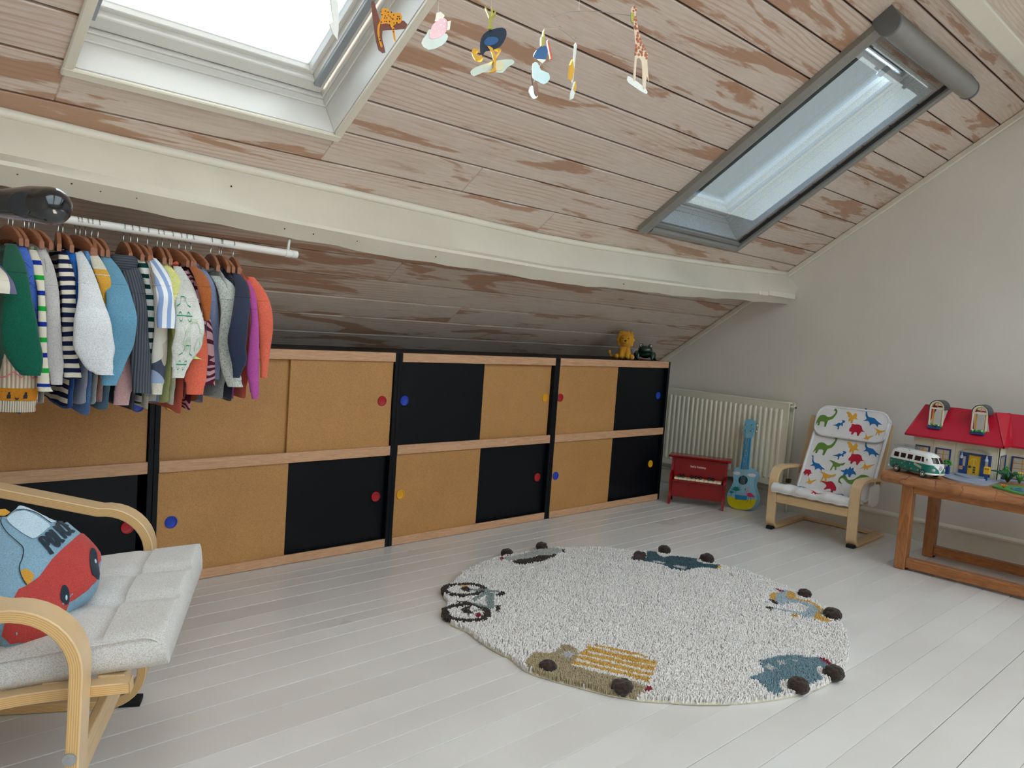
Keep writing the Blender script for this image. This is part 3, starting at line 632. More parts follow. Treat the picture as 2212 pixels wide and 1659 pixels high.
def rect_minus(rect, holes):
    """cut rectangles out of a rectangle -> list of rectangles (x0,x1,y0,y1)"""
    out = [rect]
    for hx0, hx1, hy0, hy1 in holes:
        nxt = []
        for x0, x1, y0, y1 in out:
            if hx1 <= x0 or hx0 >= x1 or hy1 <= y0 or hy0 >= y1:
                nxt.append((x0, x1, y0, y1)); continue
            if hx0 > x0: nxt.append((x0, hx0, y0, y1))
            if hx1 < x1: nxt.append((hx1, x1, y0, y1))
            a, b = max(x0, hx0), min(x1, hx1)
            if hy0 > y0: nxt.append((a, b, y0, hy0))
            if hy1 < y1: nxt.append((a, b, hy1, y1))
        out = nxt
    return out

W1 = (-0.43, 0.287, 0.125, 1.17)      # clear opening of the two roof windows: x0,x1,v0,v1
W2 = (1.985, 2.70, 0.09, 1.17)
H1 = (W1[0] - .016, W1[1] + .016, W1[2] - .016, W1[3] + .016)
H2 = (W2[0] - .016, W2[1] + .016, W2[2] - .016, W2[3] + .016)

ceil = MB()
for x0, x1, v0, v1 in rect_minus((XL - .1, XW + .1, -1.32, V_RIDGE + .06), [H1, H2]):
    ceil.box((x0, v0, -.11), (x1, v1, -.011))
ceil = ceil.build('ceiling', M_DARKGAP); ceil.matrix_world = ROOF_M
tag(ceil, 'sloping attic ceiling of white-washed pine boards', kind='structure')

bounds = [(-9.25 + i) * PW for i in range(9)] + [k * PW for k in range(-1, 21)] + [V_RIDGE + .02]
butts = {0: [.90], -1: [1.395]}
rnd = random.Random(3)
for i in range(len(bounds) - 1):
    v0, v1 = bounds[i], bounds[i + 1]
    if v1 - v0 < .02: continue
    cuts = []
    k = round(v0 / PW, 2)
    if abs(k) < .01: cuts = [.89]
    elif abs(k + 1) < .01: cuts = [1.40]
    elif abs(k + 6.25) < .01: cuts = [1.43]
    elif abs(k + 4.25) < .01: cuts = [0.91]
    else: cuts = [rnd.uniform(-1.9, -.8), ] if rnd.random() < .6 else []
    xs = [XL] + cuts + [XW]
    for a, b in zip(xs, xs[1:]):
        for x0, x1, y0, y1 in rect_minus((a + .0008, b - .0008, v0 + .0032, v1 - .0032), [H1, H2]):
            if x1 - x0 < .01 or y1 - y0 < .004: continue
            cx, cy = (x0 + x1) / 2, (y0 + y1) / 2
            o = MB().box((x0 - cx, y0 - cy, -.012), (x1 - cx, y1 - cy, rnd.uniform(-.0006, .0006)), .0025).build('plank', M_CEIL, ceil)
            o.location = (cx, cy, 0)

# other half of the roof, behind the camera; oversized windows added for fill light
ROOF_M2 = Matrix(((-1, 0, 0, 0), (0, ct, st, 2 * Y_RIDGE - RY), (0, st, -ct, RZ), (0, 0, 0, 1)))
HB = [(-3.35, -1.6, -.1, 2.7), (-1.4, .35, -.1, 2.7), (.55, 2.3, -.1, 2.7)]      # in its local x (mirrored)
c2 = MB()
for x0, x1, v0, v1 in rect_minus((-XW - .1, -XL + .1, -1.32, V_RIDGE + .06), HB):
    c2.box((x0, v0, -.11), (x1, v1, 0))
c2 = c2.build('ceiling', pm('pale_pine', '#e8e3da', .6, .04, 6)); c2.matrix_world = ROOF_M2
tag(c2, 'second slope of the attic ceiling behind the viewer', kind='structure')

GB = [-.09, -.165, -.237, -.332, -.423, -.512, -.58, -.642, -.708, -.811, -.914, -1.008, -1.121, -1.217, -1.30, -1.39, -1.485, -1.605, -1.705, -1.809, -1.914]
y = GB[-1]
while y > Y_FAR: y -= .102; GB.append(y)
GB = [.46, .36, .26, .16, .05] + GB
floor = box('floor', (XL - .1, Y_FAR - .1, -.12), (XW + .1, Y_KNEE + .1, -.016), pm('floor_gap', '#3a2c24', .9))
tag(floor, 'white painted floorboards', kind='structure')
for a, b in zip(GB, GB[1:]):
    g = rnd.choice([.0006, .0010, .0014, .0022])
    cy = (a + b) / 2; h = (a - b) / 2
    z = rnd.uniform(-.0012, 0)
    o = MB().box((XL, -h + g, -.018), (XW, h - g * .6, z), .0007).build('floorboard', M_FLOOR, floor)
    o.location = (0, cy, 0)

def gable(name, x, th):
    ys = [Y_KNEE + .1, Y_KNEE + .1, Y_RIDGE, Y_FAR - .1, Y_FAR - .1]
    def zr(yy): return RZ + (RY - yy) * st / ct if yy > Y_RIDGE else RZ + (yy - (2 * Y_RIDGE - RY)) * st / ct
    prof = [(ys[0], -.1), (ys[0], zr(ys[0]) + .06), (Y_RIDGE, Z_RIDGE + .06), (ys[3], zr(ys[3]) + .06), (ys[3], -.1)]
    o = MB().prism(prof, x, x + th, 'YZ').build(name, M_WALL)
    return tag(o, kind='structure')
tag(gable('wall_right', XW, .12), 'warm white plastered gable wall')
tag(gable('wall_left', XL, -.12), 'warm white plastered far gable wall')
tag(box('wall_back', (XL, Y_KNEE, -.1), (XW, Y_KNEE + .1, 1.0), M_WALL), 'low knee wall behind the cabinets', kind='structure')
tag(box('wall_front', (XL, Y_FAR - .1, -.1), (XW, Y_FAR, 1.0), M_WALL), 'low knee wall behind the viewer', kind='structure')

# baseboard on the gable wall
prof = [(0, 0), (-.016, 0), (-.016, .092), (-.020, .098), (-.020, .106), (-.013, .114), (-.006, .118), (0, .118)]
bb = MB().prism([(XW + a, z) for a, z in prof], Y_FAR, Y_KNEE, 'XZ').build('baseboard_right', M_TRIM)
tag(bb, 'cream painted baseboard with moulded top edge', kind='structure')
# rake trim where the slope meets the gable
tr = MB().box((XW - .018, -1.25, 0), (XW, V_RIDGE, .034), .006).build('trim_1', M_TRIM); tr.matrix_world = ROOF_M
tag(tr, 'cream batten along the slope of the gable wall', kind='structure')

# the old purlin: a bowed, cream painted beam
bx = [-2.45, -.56, -.28, .16, .63, 1.40, 1.75, 2.25, 2.74, 3.1, 3.5299]
ztop = [-.066, -.066, -.081, -.098, -.114, -.145, -.145, -.130, -.112, -.095, -.070]
zcr = [1.32, 1.298, 1.287, 1.268, 1.251, 1.238, 1.243, 1.250, 1.257, 1.275, 1.316]
zlo = [1.27, 1.249, 1.241, 1.219, 1.204, 1.189, 1.192, 1.200, 1.214, 1.228, 1.244]
def interp(x, X, Y): return float(np.interp(x, X, Y))
rings = []
nx = 90
for i in range(nx + 1):
    x = XL + (XW - XL) * i / nx
    vt = interp(x, bx, ztop); zc = interp(x, bx, zcr); zl = interp(x, bx, zlo)
    wob = .003 * math.sin(x * 7.1) + .002 * math.sin(x * 17.3 + 1) + .002 * math.sin(x * 31 + 2)
    ty, tz = RY - vt * ct, RZ + vt * st
    rings.append([(x, ty + .03, tz + .02), (x, ty, tz), (x, ty - .085, zc + .018), (x, -.486, zc + .004), (x, -.484, zc - .006), (x, -.440 + wob, zl + .006 + wob),
                  (x, -.433 + wob, zl + wob), (x, -.424, zl + .002 + wob), (x, -.345, zl + .08), (x, -.30, zl + .17)])
beam = MB().loft(rings).build('beam', M_BEAM, None, True, 32)
tag(beam, 'old bowed cream painted purlin beam under the slope', kind='structure')
cv = []
for i in range(61):
    x = XL + (XW - .015 - XL) * i / 60
    vt = interp(x, bx, ztop) + .004
    cv.append((x, RY - vt * ct - .006, RZ + vt * st - .008))
MB().tube(cv, .014, 8).build('bead', M_TRIM, beam, True)
# patch strip near the gable and nail heads on the lower face
MB().box((3.20, -.492, 1.268), (3.515, -.474, 1.300), .002).build('patch_strip', M_TRIM, beam)
MB().box((3.10, -.490, 1.262), (3.195, -.472, 1.292), .004).build('patch_strip', M_TRIM, beam)
M_NAIL = pm('nail_hole', '#3b3026', .8)
for x, tt in ((-.52, .35), (-.40, .3), (-.33, .42), (-.24, .4), (-.13, .5), (.03, -.6), (.20, .5), (.30, .5), (.46, .4), (.55, .5), (.80, .55), (1.9, .5), (2.3, .5)):
    zc, zl = interp(x, bx, zcr), interp(x, bx, zlo)
    if tt > 0: p = (x, -.484 + .045 * tt, zc - .006 + (zl + .01 - zc) * tt)
    else:
        vt = interp(x, bx, ztop); p = (x, RY - vt * ct - .052, (RZ + vt * st) * .42 + (zc + .018) * .58)
    MB().ball(p, .0026, 6, 4).build('nail_hole', M_NAIL, beam)
# upper purlin
b2 = MB().box((XL, 1.44, -.002), (XW - .02, 1.515, .095), .005).build('beam', M_BEAM); b2.matrix_world = ROOF_M
tag(b2, 'narrow cream painted purlin higher up the slope', kind='structure')

# ------------------------------------------------------------------ roof windows
def ring(mb, x0, x1, v0, v1, wd, n0, n1, c=.002):
    """four rails of a rectangular frame, outer size x0..v1, width wd"""
    mb.box((x0, v0, n0), (x1, v0 + wd, n1), c); mb.box((x0, v1 - wd, n0), (x1, v1, n1), c)
    mb.box((x0, v0 + wd, n0), (x0 + wd, v1 - wd, n1), c); mb.box((x1 - wd, v0 + wd, n0), (x1, v1 - wd, n1), c)
def rails(name, parent, mat, x0, x1, v0, v1, wd, n0, n1, c=.002):
    for lo, hi in (((x0, v0, n0), (x1, v0 + wd, n1)), ((x0, v1 - wd, n0), (x1, v1, n1)), ((x0, v0 + wd, n0), (x0 + wd, v1 - wd, n1)), ((x1 - wd, v0 + wd, n0), (x1, v1 - wd, n1))):
        MB().box(lo, hi, c).build(name, mat, parent)
def roof_window(name, W, label, casing=True, glass=None):
    x0, x1, v0, v1 = W
    r = bpy.data.objects.new(name, None); COL.objects.link(r); r.matrix_world = ROOF_M
    tag(r, label, kind='structure')
    if casing: rails('casing', r, M_TRIM, x0 - .026, x1 + .026, v0 - .026, v1 + .026, .025, -.001, .012, .003)
    L = .016
    rails('lining', r, M_WIN, x0 - L, x1 + L, v0 - L, v1 + L, L, -.100, -.0012, .001)
    f = L + .002
    rails('frame', r, M_WIN, x0 - L, x1 + L, v0 - L, v1 + L, f + .003, -.128, -.1005, .002)
    rails('frame', r, M_WIN, x0 - L, x1 + L, v0 - L, v1 + L, f + .008, -.20, -.1285, .002)
    s = .014
    rails('sash', r, M_WIN, x0 + s, x1 - s, v0 + s, v1 - s, .040, -.185, -.140, .003)
    e = s + .040
    rails('glazing_bead', r, M_WIN, x0 + e - .001, x1 - e + .001, v0 + e - .001, v1 - e + .001, .014, -.205, -.165, .002)
    for xx in (x0 + s + .018, x1 - s - .040):
        MB().box((xx, v0 + s + .03, -.140), (xx + .022, v1 - s - .02, -.128), .002).build('guide_rail', M_WINGREY, r)
    MB().box((x0 + e, v0 + e, -.192), (x1 - e, v1 - e, -.186)).build('pane', glass or M_GLASS, r)
    # control bar along the top of the sash
    bar = MB(); bar.box((x0 + s + .02, v1 - s - .085, -.138), (x1 - s - .02, v1 - s - .045, -.118), .004)
    bar.build('control_bar', M_WIN, r)
    for t_ in (.3, .7):
        MB().box((x0 + (x1 - x0) * t_ - .02, v1 - s - .092, -.119), (x0 + (x1 - x0) * t_ + .02, v1 - s - .04, -.110), .003).build('clip', M_WINGREY, r)
    MB().box((x0 + s + .05, v1 - s - .03, -.139), (x1 - s - .05, v1 - s - .012, -.134), .001).build('vent_slot', pm('vent_dark', '#3a2f2a', .6), r)
    return r
roof_window('window_1', W1, 'white framed roof window above the beam')
roof_window('window_2', W2, 'tall roof window behind a grey insect screen', False, M_SKYDIM)
for hx in HB:  # unseen windows, added and sized to brighten the room from behind
    r = bpy.data.objects.new('fill_window', None); COL.objects.link(r); r.matrix_world = ROOF_M2
    tag(r, 'oversized fill window added in the unseen slope behind the viewer', kind='structure')
    rails('frame', r, M_WIN, hx[0], hx[1], hx[2], hx[3], .04, -.11, .01, .002)
    MB().box((hx[0] + .04, hx[2] + .04, -.06), (hx[1] - .04, hx[3] - .04, -.054)).build('pane', M_GLASS, r)


# insect screen with its cassette over the second window
scr = thing('insect_screen', 'grey framed roll-down insect screen with round cassette over roof window', 'insect screen')
scr.matrix_world = ROOF_M
MB().prism([(1.926, 0.0), (1.926, .022), (1.934, .034), (1.952, .040), (1.966, .036), (1.972, .026), (1.972, .014), (1.990, .014), (1.990, 0.0)], .03, 1.232, 'XZ').build('side_rail', M_ALU, scr, True, 30)
MB().prism([(2.736, 0.0), (2.736, .026), (2.746, .032), (2.762, .032), (2.772, .022), (2.772, 0.0)], .03, 1.232, 'XZ').build('side_rail', M_ALU, scr, True, 30)
MB().box((2.722, .03, .004), (2.737, 1.232, .014), .001).build('brush_seal', M_ALUD, scr)
MB().prism([(.022, 0.0), (.022, .018), (.034, .030), (.052, .030), (.062, .024), (.062, 0.0)], 1.990, 2.736, 'YZ').build('bottom_rail', M_ALU, scr)
MB().prism([(.066, .002), (.066, .016), (.086, .016), (.086, .002)], 1.990, 2.736, 'YZ').build('pull_bar', M_ALU, scr)
MB().box((1.990, .060, .001), (2.736, .067, .010)).build('brush_seal', M_ALUD, scr)
MB().lathe([(.010, .018), (.020, .020), (.021, .032), (.012, .034)], 12, (1.946, 0, .018), 'Y').build('end_cap', M_ALU, scr, True, 40)
cas = [(1.232, 0.0), (1.226, .030), (1.228, .052)] + [(1.268 + .042 * math.cos(math.radians(a)), .046 + .042 * math.sin(math.radians(a))) for a in range(165, -20, -15)] + [(1.308, .028), (1.308, 0.0)]
MB().prism(cas, 1.915, 2.800, 'YZ').build('cassette', M_ALU, scr, True, 30)
for xa, xb in ((1.903, 1.916), (2.799, 2.812)):
    MB().prism([((a - 1.268) * 1.03 + 1.268, b * 1.03) for a, b in cas], xa, xb, 'YZ').build('end_cap', pm('grey_plastic', '#66686a', .5), scr, True, 30)
MB().box((1.990, .086, .0088), (2.736, 1.226, .0094)).build('mesh_screen', M_MESH, scr)

# ------------------------------------------------------------------ storage cabinets along the low wall
M_PULL = {k: pm('pull_' + k, h, .35, .03) for k, h in (('red', '#a5121d'), ('blue', '#1439a8'), ('yellow', '#d89a16'))}
CH = .8425
_pull_mesh = {}
def pull(parent, x, y, z, col):
    r = .0215
    if col not in _pull_mesh:
        mb = MB().lathe([(.0002, -.0006), (r * .72, -.0006), (r * .80, -.0012), (r * .83, -.0042), (r * .95, -.0046), (r, -.0036), (r, .003), (.0002, .003)], 24, (0, 0, 0), 'Y')
        o = mb.build('finger_pull', M_PULL[col], parent, True, 35); _pull_mesh[col] = o.data
    else:
        o = link(bpy.data.objects.new('finger_pull', _pull_mesh[col]), parent)
    o.location = (x, y, z)
    return o
def cabinet(ix, label, doors, split=(.5, .5), gap=None):
    """doors: rows (lower, upper) of two (material, pull colour, pull side)"""
    t = thing('storage_cabinet', label, 'cabinet', (ix, 0, 0), 0, 'cabinets along the low wall')
    T = .019
    for x in (0, 1 - T): MB().box((x + .0005, 0, 0), (x + T - .0005, .40, CH - .001), .0012).build('side_panel', M_BLACK, t)
    MB().box((T, .006, CH - .012), (1 - T, .40, CH - .0015), .001).build('top_panel', M_BLACK, t)
    MB().box((T, .38, .02), (1 - T, .395, CH - .02)).build('back_panel', M_BLACK, t)
    for z0, z1 in ((CH - .0385, CH), (.402, .443), (.001, .036)):
        MB().box((T + .0003, -.0015, z0), (1 - T - .0003, .0075, z1), .001).build('rail', M_BEECH, t)
    MB().box((T, .008, .402), (1 - T, .375, .42)).build('shelf', M_MDF, t)
    for row, (z0, z1) in enumerate(((.030, .408), (.437, .808))):
        for k, (m, pc, frontmost, px) in enumerate(doors[row]):
            sp = split[row]
            x0, x1 = ((T + .002, sp + (.012 if frontmost else .03)), (sp - (.0 if frontmost else .03), 1 - T - .002))[k]
            if gap and row == gap[0] and k == gap[1]: x1 -= gap[2]
            y0 = .010 if frontmost else .024
            d = MB().box((x0, y0, z0), (x1, y0 + .010, z1), .0008).build('sliding_door', m, t)
            pz = {0: .222, 1: .636}[row]
            if pc: pull(d, px, y0 - .0005, pz, pc)
    return t
B, D = M_BLACK, M_MDF
cabinet(-1, 'black framed cabinet behind the armchair, red pull on its lower black door', [[(B, 'blue', False, .06), (B, 'red', True, .925)], [(D, 'yellow', False, .06), (D, 'blue', True, .945)]], (.48, .5), (0, 1, .025))
cabinet(0, 'black framed cabinet under the hanging clothes with two fibreboard upper doors', [[(D, 'blue', True, .07), (B, 'red', False, .935)], [(D, 'yellow', False, .06), (D, 'red', True, .93)]], (.50, .50))
cabinet(1, 'middle black framed cabinet, upper left door black with blue pull', [[(D, 'yellow', True, .055), (B, 'red', False, .93)], [(B, 'blue', True, .045), (D, 'yellow', False, .945)]], (.50, .49))
cabinet(2, 'black framed cabinet nearest the radiator with lion and frog on top', [[(D, 'blue', True, .055), (B, 'yellow', False, .91)], [(D, 'red', True, .045), (B, 'blue', False, .93)]], (.50, .50))

# ------------------------------------------------------------------ clothes rail, hangers, garments
RY0 = -.43
def rod_z(x): return 1.186 + (x + .4085) * (1.169 - 1.186) / .6694
M_RODW = pm('white_powder_coat', '#dcdad5', .35, .02)
M_HANG = wood('cherry_hanger', '#9a6243', '#824f33', 10, (9, 1.2, 9), .4, .4)
M_CHROME = pm('chrome', '#c9c9c9', .2, .02, metal=1.0)
rail = thing('clothes_rail', 'white tubular clothes rail hung below the beam', 'clothes rail')
MB().tube([(-1.6, RY0, rod_z(-1.6)), (.245, RY0, rod_z(.245))], .0115, 14).build('rod', M_RODW, rail, True, 40)
MB().lathe([(.0005, .262), (.0125, .262), (.0125, .244), (.0005, .244)], 14, (0, RY0, rod_z(.25)), 'X').build('end_cap', M_RODW, rail, True, 40)
MB().lathe([(.0130, .221), (.0130, .240)], 14, (0, RY0, rod_z(.23)), 'X').build('collar', M_RODW, rail, True, 40)
MB().tube([(.231, RY0, rod_z(.23) + .010), (.243, -.415, 1.222)], .0048, 8).build('hanger_strut', M_RODW, rail, True)
MB().tube([(-1.3, RY0, rod_z(-1.3) + .010), (-1.3, -.415, 1.262)], .0048, 8).build('hanger_strut', M_RODW, rail, True)

def make_hanger():
    t = thing('clothes_hanger', '', 'hanger')
    rings = []
    for i in range(25):
        u = -1 + 2 * i / 24
        yy = .092 * u
        zz = -.040 + .034 * math.cos(u * 1.2) - .004 * abs(u) ** 3
        h = .017 * (1 - .45 * abs(u) ** 2); tx = .0068 * (1 - .25 * abs(u))
        rings.append([(tx * a, yy, zz + h * b) for a, b in ((-.8, -1), (.8, -1), (1, -.7), (1, .7), (.7, 1), (-.7, 1), (-1, .7), (-1, -.7))])
    MB().loft(rings).build('wooden_arm', M_HANG, t, True, 40)
    hk = [(0, 0, -.005), (0, 0, .018), (.0005, .001, .026)]
    hk += [(.001, -.0145 * math.cos(math.radians(a)) + .0, .048 + .0145 * math.sin(math.radians(a))) for a in range(-60, 181, 20)][::-1][:0]
    for a in range(-70, 200, 18):
        hk.append((.001, .0138 * math.cos(math.radians(a)), .046 + .0138 * math.sin(math.radians(a))))
    MB().tube(hk, .0013, 6).build('hook', M_CHROME, t, True)
    return t
H0 = make_hanger()
def place_hanger(t, x, rz): t.location = (x, RY0, rod_z(x) + .0125 - .060); t.rotation_euler = (0, 0, rz)
_h_used = [False]
def hanger(x, rz, label):
    if not _h_used[0]:
        t = H0; _h_used[0] = True
    else:
        t = H0.copy(); COL.objects.link(t)
        for ch in list(H0.children): copy_part(ch, t)
    place_hanger(t, x, rz); t['label'] = label; t['group'] = 'wooden hangers on the rail'
    return t

def ellipse_ring(c, hw, hd, ang=0.0, n=16, wav=0.0, ph=0.0, az=-.27):
    ux, uy = math.cos(az), math.sin(az)
    out = []
    for k in range(n):
        a = 2 * PI * k / n
        r = 1 + wav * math.sin(3 * a + ph)
        du, dd = hw * math.cos(a) * r, hd * math.sin(a) * r
        out.append((c[0] + ux * du - uy * dd * .0 + (-uy) * dd, c[1] + uy * du + ux * dd, c[2]))
    return out
def garment(name, label, key, hx, cloth, cuff=None, zb=.715, thin=.42, ribcuff=True, body=True, collar=None, bmat=None, half=.135, cat='sweatshirt', split=None):
    t = thing(name, label, cat, (hx, RY0, 0.0), 0.0, 'clothes on the rail')
    sl = SLEEVES[key]; rn = random.Random(key)
    cuff = cuff or cloth
    off = Vector((hx, RY0, 0))
    sp = smooth_path([tuple(np.array(p) - np.array((hx, RY0, 0, 0))) for p in sl], 5)
    ph = rn.uniform(0, 6)
    n = len(sp)
    cut = n - 5 if (ribcuff and n > 12) else n - 1
    rings = []
    for i, (x, y, z, hw) in enumerate(sp):
        fold = .05 * math.sin(i * .9 + ph) * (i / n)
        rings.append(ellipse_ring((x, y, z), hw * (1 + fold), min(.022, max(.009, hw * thin)), n=20, wav=.05 * i / n, ph=ph + i * .12))
    mats = [cloth]
    if split is None:
        MB().loft(rings[:cut + 1]).build('sleeve', cloth, t, True, 60)
    else:
        k, m2 = split
        MB().loft(rings[:k + 1]).build('yoke', cloth, t, True, 60)
        MB().loft(rings[k:cut + 1]).build('sleeve', m2, t, True, 60)
    if cut < n - 1:
        cr = []
        for i in range(cut, n):
            x, y, z, hw = sp[i]
            s_ = .90 if i > cut else .97
            cr.append(ellipse_ring((x, y, z), hw * s_, min(.020, max(.008, hw * thin * .9)), n=20, wav=.05, ph=ph))
        MB().loft(cr).build('cuff', cuff, t, True, 60)
    # shoulder seam ridge
    i = min(8, cut - 2); x, y, z, hw = sp[i]
    seam = ellipse_ring((x, y, z), hw * 1.012, min(.022, max(.009, hw * thin)) * 1.03, n=20)
    MB().tube(seam + seam[:1], .0012, 5).build('seam', cloth, t, True)
    if body:
        bm_ = bmat or cloth
        br = []
        for z, hy, hx_ in ((1.100, .045, .005), (1.088, .072, .006), (1.068, .105, .0065), (1.040, half * .93, .007), (.95, half * .98, .007), (.85, half, .0075), (zb + .05, half, .0075), (zb + .035, half * .95, .007), (zb, half * .93, .007)):
            ring_ = []
            for k in range(22):
                a = 2 * PI * k / 22
                ring_.append((hx_ * math.sin(a) * (1 + .25 * math.sin(5 * a + ph)), hy * math.cos(a), z + .006 * math.cos(a * 2 + ph)))
            br.append(ring_)
        MB().loft(br[:8]).build('body', bm_, t, True, 60)
        MB().loft(br[7:]).build('hem', cuff, t, True, 60)
        # far sleeve hangs behind the body
        far = [(0, .120, 1.045, .016), (0, .140, .98, .017), (0, .15, .88, .017), (0, .15, .80, .015), (0, .15, zb + .03, .012)]
        MB().loft([ellipse_ring(p[:3], p[3] * .45, p[3], n=12, az=0) for p in far]).build('sleeve', bm_, t, True, 60)
        # neck band
        nb = [(.006 * math.sin(a), .052 * math.cos(a), 1.094 + .006 * math.cos(2 * a)) for a in [2 * PI * k / 20 for k in range(21)]]
        MB().tube(nb, .006, 7).build('neckband', collar or cuff, t, True)
    return t
F = fabric
HX = HANG_X
C_GREEN = F('cloth_forest', '#0c5a45'); C_PERI = F('cloth_periwinkle', '#4a6fc4'); C_ROYAL = F('cloth_royal', '#1560b4')
C_WHITE = F('cloth_white', '#dfe2e4'); C_LGREY = F('cloth_light_grey', '#c3bfbd', hex2='#a9a5a2'); C_LBLUE = F('cloth_dusty_blue', '#6699b4')
C_PINK = F('cloth_dusty_pink', '#c79f9f'); C_DGREY = knit('knit_charcoal', '#565b63', 300, 0); C_YEL = F('cloth_pale_yellow', '#dfe08c')
C_CREAM = F('cloth_cream', '#ddd8c6'); C_MUST = F('cloth_mustard', '#d9a33e'); C_RUST = F('cloth_rust', '#a85e2f'); C_SLATE = F('cloth_slate', '#7d87a6')
C_HEATH = F('cloth_heather', '#c3c8c2', 300, .06, '#8f958f'); C_NAVY = F('cloth_navy', '#2a3248'); C_MAG = F('cloth_magenta', '#b1509a'); C_CORAL = F('cloth_coral', '#dd6a52')
C_DENIM = F('cloth_denim', '#4a7db8', 300, .08, '#7ca3cf'); C_OFFW = F('cloth_offwhite', '#d9dad2')
S_NAVY = striped('stripe_navy_cream', [('#1b2142', .5), ('#ded6c3', .5)], .0225, 2, .02)
S_GREEN = striped('stripe_green_navy_cream', [('#ded6c3', .34), ('#17308a', .16), ('#ded6c3', .34), ('#1fa03a', .16)], .074, 2, .006)
S_TEAL = striped('stripe_teal_white', [('#0f3a38', .42), ('#e6e6e0', .58)], .0285, 2, .01)
S_BLUE = striped('stripe_blue_white', [('#8ea6cf', .5), ('#e9ebee', .5)], .021, 0, .004)
S_PURP = striped('stripe_purple_cream', [('#6d6786', .4), ('#ded8c8', .6)], .055, 0, .01)
def blocks(name, cols, scale):
    if name in MATS: return MATS[name]
    t = NT(name); v = t.coords('Object')
    vo = t.new('ShaderNodeTexVoronoi'); vo.inputs['Scale'].default_value = scale; t.link(v, vo.inputs['Vector'])
    sx = t.new('ShaderNodeSeparateColor'); t.link(vo.outputs['Color'], sx.inputs[0])
    r = t.new('ShaderNodeValToRGB'); r.color_ramp.interpolation = 'CONSTANT'; e = r.color_ramp.elements
    while len(e) < len(cols): e.new(.5)
    for i, h in enumerate(cols): e[i].position = i / len(cols); e[i].color = (*rgb(h), 1)
    t.link(sx.outputs[0], r.inputs[0]); t.base(r.outputs[0], .92)
    MATS[name] = t.m; return t.m
C_PATCH = blocks('cloth_patchwork', ['#e3dfd4', '#e3dfd4', '#b28477', '#4b5468', '#e3dfd4', '#9fb0cf', '#cfc3b4'], 17)
C_MAROON = None
def swirl():
    t = NT('cloth_maroon_swirl'); v = t.coords('Object')
    wv = t.new('ShaderNodeTexWave', wave_type='RINGS'); wv.inputs['Scale'].default_value = 11; wv.inputs['Distortion'].default_value = 14; wv.inputs['Detail'].default_value = 1
    wv.inputs['Detail Scale'].default_value = 1.6
    t.link(v, wv.inputs['Vector'])
    t.base(t.ramp(wv.outputs['Fac'], [(.47, rgb('#571333')), (.53, rgb('#d7a9ae'))]), .92)
    return t.m
C_MAROON = swirl()

